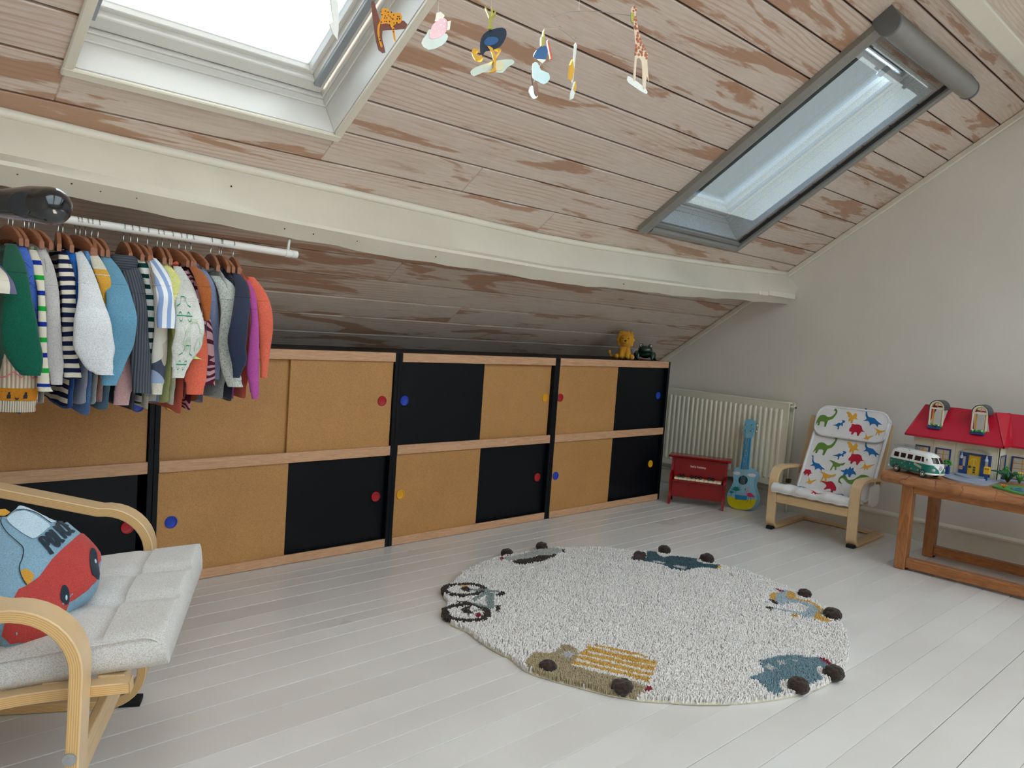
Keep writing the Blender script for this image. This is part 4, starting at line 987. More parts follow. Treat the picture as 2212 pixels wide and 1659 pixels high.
specs = [
 ('cream_striped_tee', 'short-sleeved cream tee with purple stripes at the rail end by the black bar', 'creampurple', -.575, S_PURP, dict(ribcuff=False, cat='tee', zb=.74, body=False)),
 ('green_sweatshirt', 'forest green sweatshirt beside the periwinkle blue one', 'green', HX[0], C_GREEN, {}),
 ('blue_sweatshirt', 'periwinkle blue sweatshirt with black line drawing', 'periwinkle', HX[1], C_PERI, dict(zb=.70)),
 ('patterned_knit_jumper', 'cream knit jumper with orange face band and ribbed hem', 'knit', HX[2], knit('knit_cream', '#dccbb2', 240, 0), dict(body=False, ribcuff=False, cat='jumper', thin=.3)),
 ('striped_long_sleeve_tee', 'cream long-sleeved tee with green and navy stripes', 'greenstripe', HX[3], S_GREEN, dict(cuff=C_CREAM, cat='tee')),
 ('grey_sweatshirt', 'light grey sweatshirt next to the navy striped jumper', 'lightgrey', HX[4], C_LGREY, {}),
 ('striped_jumper', 'ribbed jumper with navy and cream stripes', 'navystripe', HX[5], S_NAVY, dict(cat='jumper')),
 ('royal_blue_sweatshirt', 'bright royal blue sweatshirt between striped jumper and white sweatshirt', 'royalblue', HX[6], C_ROYAL, dict(zb=.705)),
 ('white_sweatshirt', 'plain white sweatshirt with a wide puffed sleeve', 'white', HX[7], C_WHITE, dict(thin=.34)),
 ('denim_shirt', 'blue denim shirt with ribbed hem behind white sleeve', 'denim', HX[8], C_DENIM, dict(zb=.69, cat='shirt')),
 ('colour_block_sweatshirt', 'cream and mustard colour-block sweatshirt', 'creamyellow', HX[9], C_CREAM, dict(split=(6, C_MUST))),
 ('pink_sweatshirt', 'dusty pink sweatshirt hanging behind the pale blue sleeve', 'pink', HX[10], C_PINK, dict(zb=.72)),
 ('pale_blue_sweatshirt', 'dusty pale blue sweatshirt with a broad sleeve', 'lightblue', HX[11], C_LBLUE, dict(thin=.34, zb=.70)),
 ('ribbed_jumper', 'charcoal ribbed knit jumper with rolled collar', 'greyrib', HX[12], C_DGREY, dict(cat='jumper', zb=.70)),
 ('striped_tee', 'white long-sleeved tee with dark teal stripes', 'tealstripe', HX[13], S_TEAL, dict(cat='tee')),
 ('patchwork_tee', 'long-sleeved tee with brown, navy and white patch print', 'patch', HX[14], C_PATCH, dict(cuff=C_CREAM, cat='tee', zb=.705)),
 ('striped_shirt', 'short-sleeved shirt with pale blue and white stripes', 'bluestripe', HX[15], S_BLUE, dict(ribcuff=False, cat='shirt', thin=.3)),
 ('yellow_sweatshirt', 'pale lemon yellow sweatshirt', 'yellow', HX[16], C_YEL, {}),
 ('printed_sweatshirt', 'white sweatshirt printed with green cars', 'cars', HX[17], C_OFFW, dict(thin=.34)),
 ('coral_sweatshirt', 'coral sweatshirt half hidden between car print and maroon pattern', 'coralA', HX[18], C_CORAL, dict(zb=.69)),
 ('maroon_patterned_tee', 'maroon long-sleeved tee with pink swirl pattern', 'maroon', HX[19], C_MAROON, dict(cat='tee', zb=.70)),
 ('rust_sweatshirt', 'rust brown sweatshirt above the maroon swirl pattern', 'rust', HX[20], C_RUST, dict(zb=.72)),
 ('slate_blue_sweatshirt', 'slate blue sweatshirt beside the heather grey one', 'slate', HX[21], C_SLATE, {}),
 ('heather_sweatshirt', 'speckled heather grey sweatshirt', 'heather', HX[22], C_HEATH, dict(zb=.725)),
 ('navy_sweatshirt', 'dark navy sweatshirt in front of heather grey one', 'navy', HX[23], C_NAVY, dict(zb=.72)),
 ('magenta_sweatshirt', 'magenta pink sweatshirt second from the open rail end', 'magenta', HX[24], C_MAG, dict(zb=.73)),
 ('orange_coral_sweatshirt', 'orange coral sweatshirt hanging last at the open rail end', 'coralB', HX[25], C_CORAL, dict(zb=.73)),
]
G = {}
hr = random.Random(5)
for nm, lab, key, hx, m, kw in specs:
    G[key] = garment(nm, lab, key, hx, m, **kw)
    nice = nm.replace('_', ' ')
    hanger(hx, hr.uniform(-.22, .22), 'brown wooden hanger holding the ' + {'cream_striped_tee': 'purple striped tee', 'patterned_knit_jumper': 'cream knit jumper with orange band', 'striped_long_sleeve_tee': 'green and navy striped tee',
        'striped_jumper': 'navy striped jumper', 'striped_tee': 'dark teal striped tee', 'striped_shirt': 'blue striped shirt', 'printed_sweatshirt': 'car print sweatshirt', 'orange_coral_sweatshirt': 'last coral sweatshirt at the rail end',
        'coral_sweatshirt': 'half hidden coral sweatshirt', 'blue_sweatshirt': 'periwinkle blue sweatshirt', 'grey_sweatshirt': 'light grey sweatshirt'}.get(nm, nice))

def sleeve_map(key, lift=.0025, thin=.42):
    """(across -1..1, z) -> point just proud of the near side of a sleeve, in the garment's own frame"""
    sp = smooth_path(SLEEVES[key], 6)
    zs = np.array([p[2] for p in sp])[::-1]; X = np.array([p[0] for p in sp])[::-1]; Yy = np.array([p[1] for p in sp])[::-1]; Wd = np.array([p[3] for p in sp])[::-1]
    org = G[key].location
    def f(a, z):
        x, y, hw = np.interp(z, zs, X), np.interp(z, zs, Yy), np.interp(z, zs, Wd)
        hd = min(.022, max(.009, hw * thin)) + lift
        ca = max(-.98, min(.98, a)); sa = -math.sqrt(1 - ca * ca)
        ux, uy = math.cos(-.27), math.sin(-.27)
        du, dd = (hw + lift) * ca, hd * sa
        return (float(x + ux * du - uy * dd - org.x), float(y + uy * du + ux * dd - org.y), float(z))
    return f
# knit jumper: orange band with a little face, ribbed hem
f = sleeve_map('knit', .002, .3)
def band(key, name, z0, z1, mat, lift, thin, a0=-.97, a1=.97):
    g = sleeve_map(key, lift, thin); mb = MB(); na, nz = 14, 4
    mb.add([g(a0 + (a1 - a0) * i / na, z0 + (z1 - z0) * j / nz) for j in range(nz + 1) for i in range(na + 1)],
           [(j * (na + 1) + i, j * (na + 1) + i + 1, (j + 1) * (na + 1) + i + 1, (j + 1) * (na + 1) + i) for j in range(nz) for i in range(na)])
    return mb.build(name, mat, G[key], True)
zk = SLEEVES['knit'][-1][2]
band('knit', 'orange_band', zk + .028, zk + .058, F('yarn_orange', '#c98222'), .002, .3)
band('knit', 'ribbed_hem', zk, zk + .027, knit('knit_rib_cream', '#ddd0ba', 420, 0, .8), .002, .3)
g = sleeve_map('knit', .0045, .3)
M_INK = F('yarn_charcoal', '#33323a')
mb = MB()
for a in (-.38, .38):
    stroke(mb, [(a - .05, zk + .046), (a + .05, zk + .046)], .007, g); stroke(mb, [(a - .09, zk + .038), (a + .09, zk + .038)], .009, g)
stroke(mb, [(-.10, zk + .040), (-.08, zk + .034), (0, zk + .032), (.08, zk + .034), (.10, zk + .040)], .004, g)
mb.build('face_motif', M_INK, G['knit'])
mb = MB()
stroke(mb, [(-.9, zk + .083), (-.6, zk + .085), (-.3, zk + .098), (-.1, zk + .092), (.1, zk + .084), (.35, zk + .097), (.6, zk + .084), (.9, zk + .086)], .003, g)
mb.build('zigzag_motif', F('yarn_pink', '#dd7f86'), G['knit'])
# line drawing on the periwinkle sweatshirt
g = sleeve_map('periwinkle', .0025); mb = MB()
z0 = SLEEVES['periwinkle'][1][2]
stroke(mb, [(.1 + .5 * math.cos(a), z0 - .012 + .018 * math.sin(a) * (1 + .3 * math.cos(3 * a))) for a in [i * .35 for i in range(17)]], .0014, g)
stroke(mb, [(-.2, z0 - .045), (.2, z0 - .038), (.5, z0 - .052), (.8, z0 - .044)], .0014, g)
for k in range(4): stroke(mb, [(.0, z0 - .10 - .014 * k), (.4, z0 - .105 - .017 * k), (.8, z0 - .10 - .012 * k)], .0013, g)
mb.build('line_drawing', pm('print_black', '#15161c', .8), G['periwinkle'])
# green cars on the white sweatshirt
g = sleeve_map('cars', .0025, .34)
def carprint(name, a, z, s, mat, lw):
    mb = MB()
    stroke(mb, [(a - .45 * s, z), (a - .42 * s, z + .022 * s), (a - .2 * s, z + .028 * s), (a - .1 * s, z + .046 * s), (a + .15 * s, z + .046 * s), (a + .28 * s, z + .026 * s), (a + .48 * s, z + .022 * s), (a + .48 * s, z), (a - .45 * s, z)], lw, g)
    for da in (-.22, .28):
        stroke(mb, [(a + da * s + .11 * s * math.cos(t_), z - .002 + .011 * s * math.sin(t_)) for t_ in [i * 2 * PI / 12 for i in range(13)]], lw, g)
    return mb.build(name, mat, G['cars'])
P_GRN = pm('print_green', '#1d8a5c', .85); P_SAGE = pm('print_sage', '#b9c4b0', .85)
zc = SLEEVES['cars']
carprint('car_print', -.35, zc[3][2] + .035, 1.1, P_GRN, .003)
carprint('car_print', .25, zc[4][2] + .012, 1.3, P_SAGE, .010)
carprint('car_print', .15, zc[2][2] + .02, 1.2, pm('print_grey', '#bfc2b8', .85), .002)
carprint('car_print', .0, zc[5][2] + .0, 1.1, P_GRN, .003)
# rolled collar of the charcoal jumper
mb = MB(); c = SLEEVES['greyrib'][0]; org = G['greyrib'].location
mb.loft([ellipse_ring((c[0] - org.x - .012 + dx, c[1] - org.y - .005, c[2] + dz), r_, r_ * .8, n=18) for dx, dz, r_ in ((0, -.03, .030), (0, -.015, .036), (.002, .0, .036), (.003, .012, .032), (.003, .016, .026))])
mb.build('rolled_collar', knit('knit_charcoal_across', '#4f545c', 300, 2), G['greyrib'], True)

# ------------------------------------------------------------------ bent-wood sweeps
def mat_lamin(name='laminated_birch', light='#dcbc90', dark='#b98d57'):
    """bent plywood: glue lines along the edge (uv v runs through the thickness)"""
    if name in MATS: return MATS[name]
    t = NT(name)
    uv = t.new('ShaderNodeUVMap'); sx = t.new('ShaderNodeSeparateXYZ'); t.link(uv.outputs[0], sx.inputs[0])
    v = t.coords('Object', (6, 6, 6))
    n = t.noise(v, 5, 4)
    mu = t.new('ShaderNodeMath', operation='MULTIPLY'); mu.inputs[1].default_value = 6.0; t.link(sx.outputs[1], mu.inputs[0])
    fr = t.new('ShaderNodeMath', operation='FRACT'); t.link(mu.outputs[0], fr.inputs[0])
    face = t.ramp(n, [(.3, rgb('#d2b48a')), (.7, rgb(light))])
    edge = t.ramp(fr.outputs[0], [(0.0, rgb(dark)), (.18, rgb('#d3a86c')), (.8, rgb('#e0bb82')), (1.0, rgb(dark))])
    isedge = t.ramp(sx.outputs[0], [(.49, (0, 0, 0)), (.51, (1, 1, 1))])
    t.base(t.mix(isedge, face, edge), .38)
    t.p.inputs['Coat Weight'].default_value = .2; t.p.inputs['Coat Roughness'].default_value = .25
    MATS[name] = t.m
    return t.m
M_LAM = mat_lamin()
def bent(name, path, y0, y1, th, parent, closed=False, mat=None):
    """sweep a flat strip (thickness th, width y0..y1) along an x-z path; uv marks the laminated edges"""
    mat = mat or M_LAM
    P = [Vector(p) for p in path]; n = len(P)
    vs = []; 
    for i, p in enumerate(P):
        a = P[(i - 1) % n] if (closed or i > 0) else p; b = P[(i + 1) % n] if (closed or i < n - 1) else p
        d = (b - a).normalized(); nn = Vector((-d.y, d.x)) * th / 2
        q, r = p + nn, p - nn
        vs += [(q.x, y0, q.y), (q.x, y1, q.y), (r.x, y1, r.y), (r.x, y0, r.y)]
    fs = []; uvs = []
    rng = range(n if closed else n - 1)
    for i in rng:
        j = (i + 1) % n
        for k in range(4):
            l = (k + 1) % 4
            fs.append((i * 4 + k, i * 4 + l, j * 4 + l, j * 4 + k))
            if k in (1, 3):
                va, vb = ((0, 1) if k == 1 else (1, 0))
                uvs.append([(1, va), (1, vb), (1, vb), (1, va)])
            else: uvs.append([(0, .5)] * 4)
    if not closed:
        fs.append((0, 1, 2, 3)); uvs.append([(1, 0), (1, 0), (1, 1), (1, 1)])
        e = (n - 1) * 4; fs.append((e + 3, e + 2, e + 1, e)); uvs.append([(1, 1), (1, 1), (1, 0), (1, 0)])
    me = bpy.data.meshes.new(name); me.from_pydata(vs, [], fs)
    ul = me.uv_layers.new(name='uv')
    k = 0
    for pu in uvs:
        for c in pu: ul.data[k].uv = c; k += 1
    me.polygons.foreach_set('use_smooth', [True] * len(me.polygons))
    try: me.set_sharp_from_angle(angle=math.radians(40))
    except Exception: pass
    me.materials.append(mat)
    o = bpy.data.objects.new(name, me)
    bv = o.modifiers.new('soft', 'BEVEL'); bv.width = th * .08; bv.segments = 1; bv.limit_method = 'ANGLE'; bv.angle_limit = math.radians(50)
    return link(o, parent)

# ------------------------------------------------------------------ armchair by the cabinets
CA = math.radians(28.5)
arm = thing('armchair', 'bent birch armchair with light grey cushion', 'armchair', (-.285, -.80, 0), -CA)
M_CUSH = fabric('grey_melange_wool', '#d6d4d2', 520, .03, '#b5b0a8')
def arm_path():
    p = [(-.66, .585), (-.52, .567), (-.36, .536), (-.20, .502)]
    p += arc(-.105, .385, .100, 97, 0, 10)
    p += [(-.006, .30), (-.008, .20), (-.010, .12)]
    p += arc(-.090, .090, .080, 0, -85, 8)
    p += [(-.20, .011), (-.40, .011), (-.62, .011)]
    return p
for y0, y1 in ((-.03, .03), (-.69, -.63)):
    bent('arm_frame', arm_path(), y0, y1, .021, arm)
    # back upright, from the runner up to the top of the chair back
    yy = (y0 - .034, y0 - .003) if y0 > -.1 else (y1 + .003, y1 + .034)
    bent('back_upright', smooth_path([(.065, .330), (-.10, .318), (-.28, .285), (-.42, .285), (-.52, .36), (-.62, .56), (-.72, .80), (-.80, .98)], 6), yy[0], yy[1], .020, arm)
    MB().box((-.012, y0 + .006, -.0005), (-.060, y1 - .006, .011), .001).build('foot_pad', pm('black_felt', '#101114', .9), arm)
    bent('rear_brace', [(-.60, .022), (-.58, .16), (-.545, .34), (-.56, .50), (-.60, .574)], (y0 + y1) / 2 - .016, (y0 + y1) / 2 + .016, .018, arm)
MB().box((-.022, -.63, .165), (-.006, -.03, .225), .002).build('front_rail', wood('birch_rail', '#d6b789', '#c8a679', 8, (10, 1, 10), .4, .2), arm)
MB().box((-.60, -.63, .006), (-.56, -.03, .020), .002).build('rear_rail', MATS['birch_rail'], arm)
for k in range(5):
    xx = .03 - k * .085; zz = .334 - .018 * (k / 4) ** 1.2 * 2.4
    MB().box((xx - .022, -.60, zz), (xx + .022, -.06, zz + .008), .002).build('slat', MATS['birch_rail'], arm)
for yb in (-.6925, .0325):
    for zz in (.245,):
        MB().lathe([(.0005, -.0015 if yb < -.3 else .0015), (.0042, -.0015 if yb < -.3 else .0015), (.0042, 0), (.0105, 0), (.0105, .003 if yb < -.3 else -.003)], 16, (-.010, yb, zz), 'Y').build('bolt', pm('zinc', '#b9bec2', .35, metal=.9), arm, True, 40)
def cushion_surface(prof, y0, y1, th, name, seams_u, seams_y, parent, mat, nu=44, ny=36):
    """quilted pad along an x-z profile: top grid + bottom + rounded rim"""
    path = smooth_path(prof, 8)
    path = [path[int(i * (len(path) - 1) / nu)] for i in range(nu + 1)]
    top, bot = [], []
    for i, (x, z) in enumerate(path):
        a = path[max(0, i - 1)]; b = path[min(nu, i + 1)]
        d = Vector((b[0] - a[0], b[1] - a[1])).normalized(); nn = Vector((-d.y, d.x))
        if nn.y < 0 and abs(nn.y) > .2: nn = -nn
        u = i / nu
        for j in range(ny + 1):
            v = j / ny
            eu = min(u, 1 - u) * nu * .0140; ev_ = min(v, 1 - v) * (y1 - y0)
            e = min(1, eu / .030) * min(1, ev_ / .030)
            rim = math.sqrt(max(0, 1 - (1 - min(1, min(eu, ev_) / .028)) ** 2))
            h = th * .5 * (.45 + .55 * rim) + .010 * math.sin(PI * v) * math.sin(PI * u)
            for s_ in seams_u: h -= .007 * math.exp(-((u - s_) / .03) ** 2) * e
            for s_ in seams_y: h -= .011 * math.exp(-((v - s_) / .035) ** 2) * e
            top.append((x + nn.x * h, y0 + (y1 - y0) * v, z + nn.y * h))
            hb = th * .5 * (.45 + .55 * rim)
            bot.append((x - nn.x * hb, y0 + (y1 - y0) * v, z - nn.y * hb))
    w_ = ny + 1; N = len(top); fs = []
    for i in range(nu):
        for j in range(ny):
            q = (i * w_ + j, i * w_ + j + 1, (i + 1) * w_ + j + 1, (i + 1) * w_ + j)
            fs.append(q); fs.append(tuple(N + k for k in q[::-1]))
    edge = [j for j in range(w_)] + [i * w_ + ny for i in range(1, nu + 1)] + [nu * w_ + j for j in range(ny - 1, -1, -1)] + [i * w_ for i in range(nu - 1, 0, -1)]
    for k in range(len(edge)):
        a, b = edge[k], edge[(k + 1) % len(edge)]
        fs.append((a, b, N + b, N + a))
    return MB().add(top + bot, fs).build(name, mat, parent, True, 70)
seat = cushion_surface([(.118, .388), (.04, .378), (-.05, .366), (-.16, .350), (-.28, .335), (-.42, .330)], -.612, -.048, .066, 'seat_cushion', [.30, .62], [.35, .66], arm, M_CUSH)
cushion_surface([(-.46, .36), (-.52, .47), (-.60, .68), (-.68, .88), (-.74, 1.03)], -.600, -.060, .075, 'back_cushion', [.3, .62], [.33, .66], arm, M_CUSH)
# piping seam round the seat cushion side
pts = [(-.40, -.613, .348), (-.2, -.614, .372), (-.02, -.614, .398), (.08, -.613, .412), (.108, -.608, .400)]
MB().tube(smooth_path(pts, 5), .002, 5).build('seam', M_CUSH, arm, True)

# ------------------------------------------------------------------ cushions on the armchair
def pillow(name, label, cat, outline, th, mtx, mat, step=.022):
    """plump pillow: 2-D outline in its own plane, thickness th; returns (object, height function)"""
    o = bpy.data.objects.new(name, None); COL.objects.link(o); o.matrix_world = mtx
    tag(o, label, cat)
    ol = [Vector(p) for p in outline]
    def dist(a, b):
        p = Vector((a, b)); best = 9
        for i in range(len(ol)):
            u, v = ol[i], ol[(i + 1) % len(ol)]
            w_ = v - u; t_ = max(0, min(1, (p - u).dot(w_) / max(w_.length_squared, 1e-12)))
            best = min(best, (p - u - w_ * t_).length)
        return best
    R_ = max(dist(sum(p[0] for p in outline) / len(outline), sum(p[1] for p in outline) / len(outline)), .05)
    def h(a, b):
        d = min(1, dist(a, b) / (R_ * .80))
        return th * (.26 + .74 * math.sqrt(max(0, 1 - (1 - d) ** 2)))*.5 + .004 * math.sin(31 * a + 12 * b) * d + .003 * math.sin(47 * b - 9 * a) * d
    v, f = fill(outline, step)
    N = len(v)
    mb = MB()
    mb.add([(a, b, h(a, b)) for a, b in v] + [(a, b, -h(a, b)) for a, b in v], list(f) + [tuple(N + i for i in g_[::-1]) for g_ in f])
    # rim
    cnt = {}
    for g_ in f:
        for i in range(len(g_)):
            e = (g_[i], g_[(i + 1) % len(g_)]); k = tuple(sorted(e)); cnt.setdefault(k, []).append(e)
    for k, es in cnt.items():
        if len(es) == 1: a, b = es[0]; mb.f.append((b, a, N + a, N + b))
    mb.build('cover', mat, o, True, 75)
    return o, h
def basis(c, s, t):
    s = Vector(s).normalized(); t = Vector(t); t = (t - s * t.dot(s)).normalized(); n_ = s.cross(t)
    m = Matrix((s, t, n_)).transposed().to_4x4(); m.translation = Vector(c); return m
PILLOW = {"c": [-0.6016, -1.1175, 0.4425], "s": [0.7247, 0.5876, 0.36], "t": [-0.6888, 0.6331, 0.3531], "outline": [[0.0893, 0.1681], [0.1012, 0.1517], [0.1338, 0.1524], [0.1439, 0.1314], [0.1407, 0.0697], [0.1499, 0.0605], [0.1503, 0.0386], [0.1426, 0.0135], [0.1289, -0.0177], [0.1127, -0.0446], [0.0968, -0.056], [0.085, -0.0582], [0.0638, -0.0751], [0.0422, -0.0806], [0.0175, -0.0802], [-0.0234, -0.0709], [-0.0582, -0.0828], [-0.0969, -0.0941], [-0.1295, -0.0681], [-0.1471, -0.0458], [-0.1381, -0.0223], [-0.1221, 0.0161], [-0.0637, 0.0771], [0.0185, 0.1379], [0.0675, 0.1639]], "red": [[0.1414, 0.0122], [0.1279, -0.0172], [0.1113, -0.0435], [0.096, -0.0548], [0.0843, -0.0571], [0.0634, -0.0736], [0.0423, -0.0784], [0.0178, -0.0783], [-0.0225, -0.0687], [-0.0581, -0.0808], [-0.0958, -0.0914], [-0.1278, -0.0668], [-0.1447, -0.0449], [-0.1365, -0.023], [-0.0969, -0.0042], [-0.0575, 0.0079], [-0.0426, 0.0022], [-0.0167, -0.0019], [0.0253, 0.0036], [0.0823, 0.0054]], "win1": [[0.0775, 0.1305], [0.0993, 0.1395], [0.1122, 0.1342], [0.1193, 0.1069], [0.1063, 0.0651], [0.087, 0.0579], [0.0538, 0.0573], [0.0514, 0.0681], [0.0607, 0.0958]], "win2": [[0.1221, 0.1432], [0.1329, 0.1452], [0.1399, 0.1372], [0.1403, 0.1068], [0.1385, 0.0692], [0.117, 0.064], [0.1163, 0.07], [0.1293, 0.1032], [0.127, 0.119], [0.1181, 0.1386]], "lamp": [[-0.0243, 0.0286], [-0.0159, 0.0248], [-0.0167, 0.0122], [-0.0231, 0.0035], [-0.0412, 0.0022], [-0.0377, 0.0128]], "siren": [[0.0898, 0.16], [0.1012, 0.1666], [0.1106, 0.1588], [0.115, 0.1503], [0.0978, 0.1491]], "wheel1": [[0.0884, -0.0334], [0.0997, -0.0313], [0.099, -0.0393], [0.075, -0.0627], [0.0544, -0.0778], [0.0472, -0.0763], [0.0457, -0.0657], [0.0632, -0.0496]], "wheel2": [[-0.0224, -0.0491], [-0.0109, -0.0442], [-0.0062, -0.047], [-0.0093, -0.0562], [-0.0213, -0.0674], [-0.0299, -0.0697], [-0.0336, -0.0659], [-0.034, -0.0582]], "hub1": [[0.0773, -0.0554], [0.0738, -0.0571], [0.0714, -0.0572], [0.0712, -0.0555], [0.0734, -0.053], [0.0768, -0.0508], [0.0799, -0.0499], [0.0813, -0.0508], [0.0802, -0.053]], "hub2": [[-0.0233, -0.064], [-0.0262, -0.0654], [-0.0281, -0.0655], [-0.0283, -0.0641], [-0.0265, -0.0619], [-0.0238, -0.06], [-0.0212, -0.0593], [-0.0201, -0.06], [-0.021, -0.0619]], "ob": [[0.0355, 0.0098]], "oe": [[0.1242, 0.022]], "ou": [[0.0539, 0.0475]], "seam": [[0.0968, 0.1504], [0.0712, 0.1394], [0.0493, 0.1123], [0.0338, 0.082], [0.021, 0.0581], [0.0016, 0.0448], [-0.0175, 0.0367], [-0.0334, 0.0199], [-0.0431, 0.0029]]}
PM = basis(PILLOW['c'], PILLOW['s'], PILLOW['t'])
M_PBLUE = fabric('cotton_dusty_blue', '#86a9bd', 500, .05)
ol = smooth_path(PILLOW['outline'], 3, True)
pol, ph = pillow('police_car_cushion', 'car-shaped cushion printed POLICE, blue above red, on the armchair seat', 'cushion', ol, .092, PM, M_PBLUE)
def onp(lift): return lambda a, b: (a, b, ph(a, b) + lift)
patch('red_panel', PILLOW['red'], onp(.0012), fabric('cotton_brick_red', '#b8443f', 500, .05), pol, .014)
M_PALE = fabric('cotton_pale_blue', '#c3dcea', 500, .03)
for kx in ('win1', 'win2'): patch('window_panel', smooth_path(PILLOW[kx], 4, True), onp(.0016), M_PALE, pol, .012)
M_ORANGE = fabric('cotton_ochre', '#d29a3c', 500, .05)
patch('headlamp', smooth_path(PILLOW['lamp'], 3, True), onp(.0016), M_ORANGE, pol, .01)
patch('siren', PILLOW['siren'], onp(.0016), M_ORANGE, pol, .01)
M_INKB = fabric('cotton_ink', '#27343f', 500, .04)
for kx, hk in (('wheel1', 'hub1'), ('wheel2', 'hub2')):
    wq = patch('wheel', smooth_path(PILLOW[kx], 3, True), onp(.0030), M_INKB, pol, .008)
    patch('hub', PILLOW[hk], onp(.0048), M_PALE, wq, .006)
ob, oe, ou = (Vector(PILLOW[k][0]) for k in ('ob', 'oe', 'ou'))
LET = {'P': ([[(0, 0), (0, .5), (0, 1), (.5, 1.02), (.85, .88), (.85, .66), (.45, .52), (.05, .52)]]), 'O': [[(.5 + .42 * math.cos(a), .5 + .46 * math.sin(a)) for a in [i * 2 * PI / 12 for i in range(13)]]],
       'L': [[(.1, 1), (.1, .5), (.1, .06), (.45, .04), (.8, .06)]], 'I': [[(.4, 1), (.4, .5), (.4, 0)]], 'C': [[(.85, .85), (.6, .98), (.3, .9), (.12, .6), (.15, .3), (.4, .06), (.7, .04), (.9, .18)]],
       'E': [[(.85, .98), (.1, .96), (.1, .5), (.1, .04), (.85, .04)], [(.1, .5), (.65, .52)]], 
       'h': [[(.1, 1), (.1, 0)], [(.1, .5), (.45, .62), (.7, .45), (.7, 0)]], 'o': [[(.45 + .33 * math.cos(a), .3 + .3 * math.sin(a)) for a in [i * 2 * PI / 10 for i in range(11)]]],
       'l': [[(.3, 1), (.3, 0)]], 'a': [[(.45 + .3 * math.cos(a), .3 + .3 * math.sin(a)) for a in [i * 2 * PI / 10 for i in range(11)]], [(.78, .6), (.78, 0)]],
       'm': [[(.05, .6), (.05, 0)], [(.05, .5), (.28, .6), (.45, .45), (.45, 0)], [(.45, .48), (.68, .6), (.88, .45), (.88, 0)]], 'y': [[(.1, .6), (.45, .05)], [(.8, .6), (.45, .05), (.2, -.35)]],
       '2': [[(.1, .8), (.3, 1), (.7, .95), (.75, .7), (.1, .02), (.85, .02)]], '7': [[(.1, .98), (.85, .98), (.4, 0)]], ' ': []}
mb = MB()
al = 0.0
for ch, wd_ in zip('POLICE', (.14, .155, .12, .06, .14, .13)):
    for stq in LET[ch]:
        pts = [tuple(ob + (oe - ob) * (al + x_ * wd_) + (ou - ob) * y_) for x_, y_ in stq]
        pts = smooth_path(pts, 3)
        stroke(mb, pts, .0072, onp(.0022))
    al += wd_ + .045
mb.build('lettering', M_INKB, pol)
mb = MB(); stroke(mb, smooth_path(PILLOW['seam'], 3), .0016, onp(.0022)); mb.build('seam', M_INKB, pol)
# two more cushions leaning behind it
sq = lambda a: [(x * a, y * a) for x, y in rrect(-.5, -.5, .5, .5, .12, 4)]
cm = arm.matrix_world if False else (Matrix.Translation((-.285, -.80, 0)) @ Matrix.Rotation(-CA, 4, 'Z'))
pillow('lilac_cushion', 'plain lilac cushion leaning behind the police car cushion', 'cushion', sq(.40), .13, cm @ basis((-.388, -.235, .555), (0, 1, 0), (-.34, 0, .94)), fabric('cotton_lilac', '#c6b2c4', 500, .04))
pillow('olive_cushion', 'olive green cushion peeking out beneath the red of the car cushion', 'cushion', sq(.26), .08, cm @ basis((-.33, -.48, .425), (0, 1, .1), (-.8, 0, .25)), fabric('cotton_olive', '#7d7548', 500, .05))


# ------------------------------------------------------------------ round rug with vehicle motifs
RC = (1.348, -1.109); RR = .712
rug = thing('round_rug', 'round cream tufted rug with woven vehicles and dark bobble wheels', 'rug', (RC[0], RC[1], 0))
def wool(k, h):
    n_ = 'wool_' + k
    if n_ in MATS: return MATS[n_]
    t = NT(n_); c = rgb(h); v = t.coords('Object')
    a = t.noise(v, 90, 3, .7); b = t.noise(v, 7, 3)
    col = t.mix(t.ramp(a, [(.35, (.5, .5, .5)), (.62, (0, 0, 0))]), c, tuple(x * .62 for x in c))
    col = t.mix(t.ramp(b, [(.35, (.18, .18, .18)), (.65, (0, 0, 0))]), col, tuple(x * .8 for x in c))
    t.base(col, .95); t.p.inputs['Specular IOR Level'].default_value = .1; t.p.inputs['Sheen Weight'].default_value = .2
    MATS[n_] = t.m; return t.m
WC = {'cream': wool('cream', '#f0eae5'), 'beige': wool('beige', '#b3a17f'), 'palegrey': wool('palegrey', '#c6c4c4'), 'mustard': wool('mustard', '#d9ab55'), 'red': wool('red', '#8f1f36'),
      'slateblue': wool('slateblue', '#74909a'), 'lightblue': wool('lightblue', '#aebcc4'), 'darkbrown': wool('darkbrown', '#3b302a'), 'teal': wool('teal', '#3d5d65'), 'plum': wool('plum', '#4a383a'),
      'greywool': wool('greywool', '#b9b9b3'), 'sage': wool('sage', '#8d9b97')}
_ext = [(math.atan2(p[1], p[0]), math.hypot(p[0], p[1])) for sh in RUG_SHAPES for p in sh[4]]
def rug_r(a):
    r_ = RR + .012 * math.sin(2 * a + .6) + .008 * math.sin(3 * a + 2) + .004 * math.sin(7 * a)
    for b, q in _ext:
        d = abs((a - b + PI) % (2 * PI) - PI)
        if d < .10 and q + .001 > r_: r_ += (q + .001 - r_) * max(0, 1 - d / .10) ** .7
    return r_
edge = [(rug_r(2 * PI * i / 120) * math.cos(2 * PI * i / 120), rug_r(2 * PI * i / 120) * math.sin(2 * PI * i / 120)) for i in range(120)]
EDGE = edge
def pip(P, poly):
    x, y = P[:, 0], P[:, 1]; c = np.zeros(len(P), bool); n = len(poly)
    for i in range(n):
        x0, y0 = poly[i]; x1, y1 = poly[(i + 1) % n]
        if y0 == y1: continue
        m = ((y0 > y) != (y1 > y)) & (x < (x1 - x0) * (y - y0) / (y1 - y0) + x0)
        c ^= m
    return c
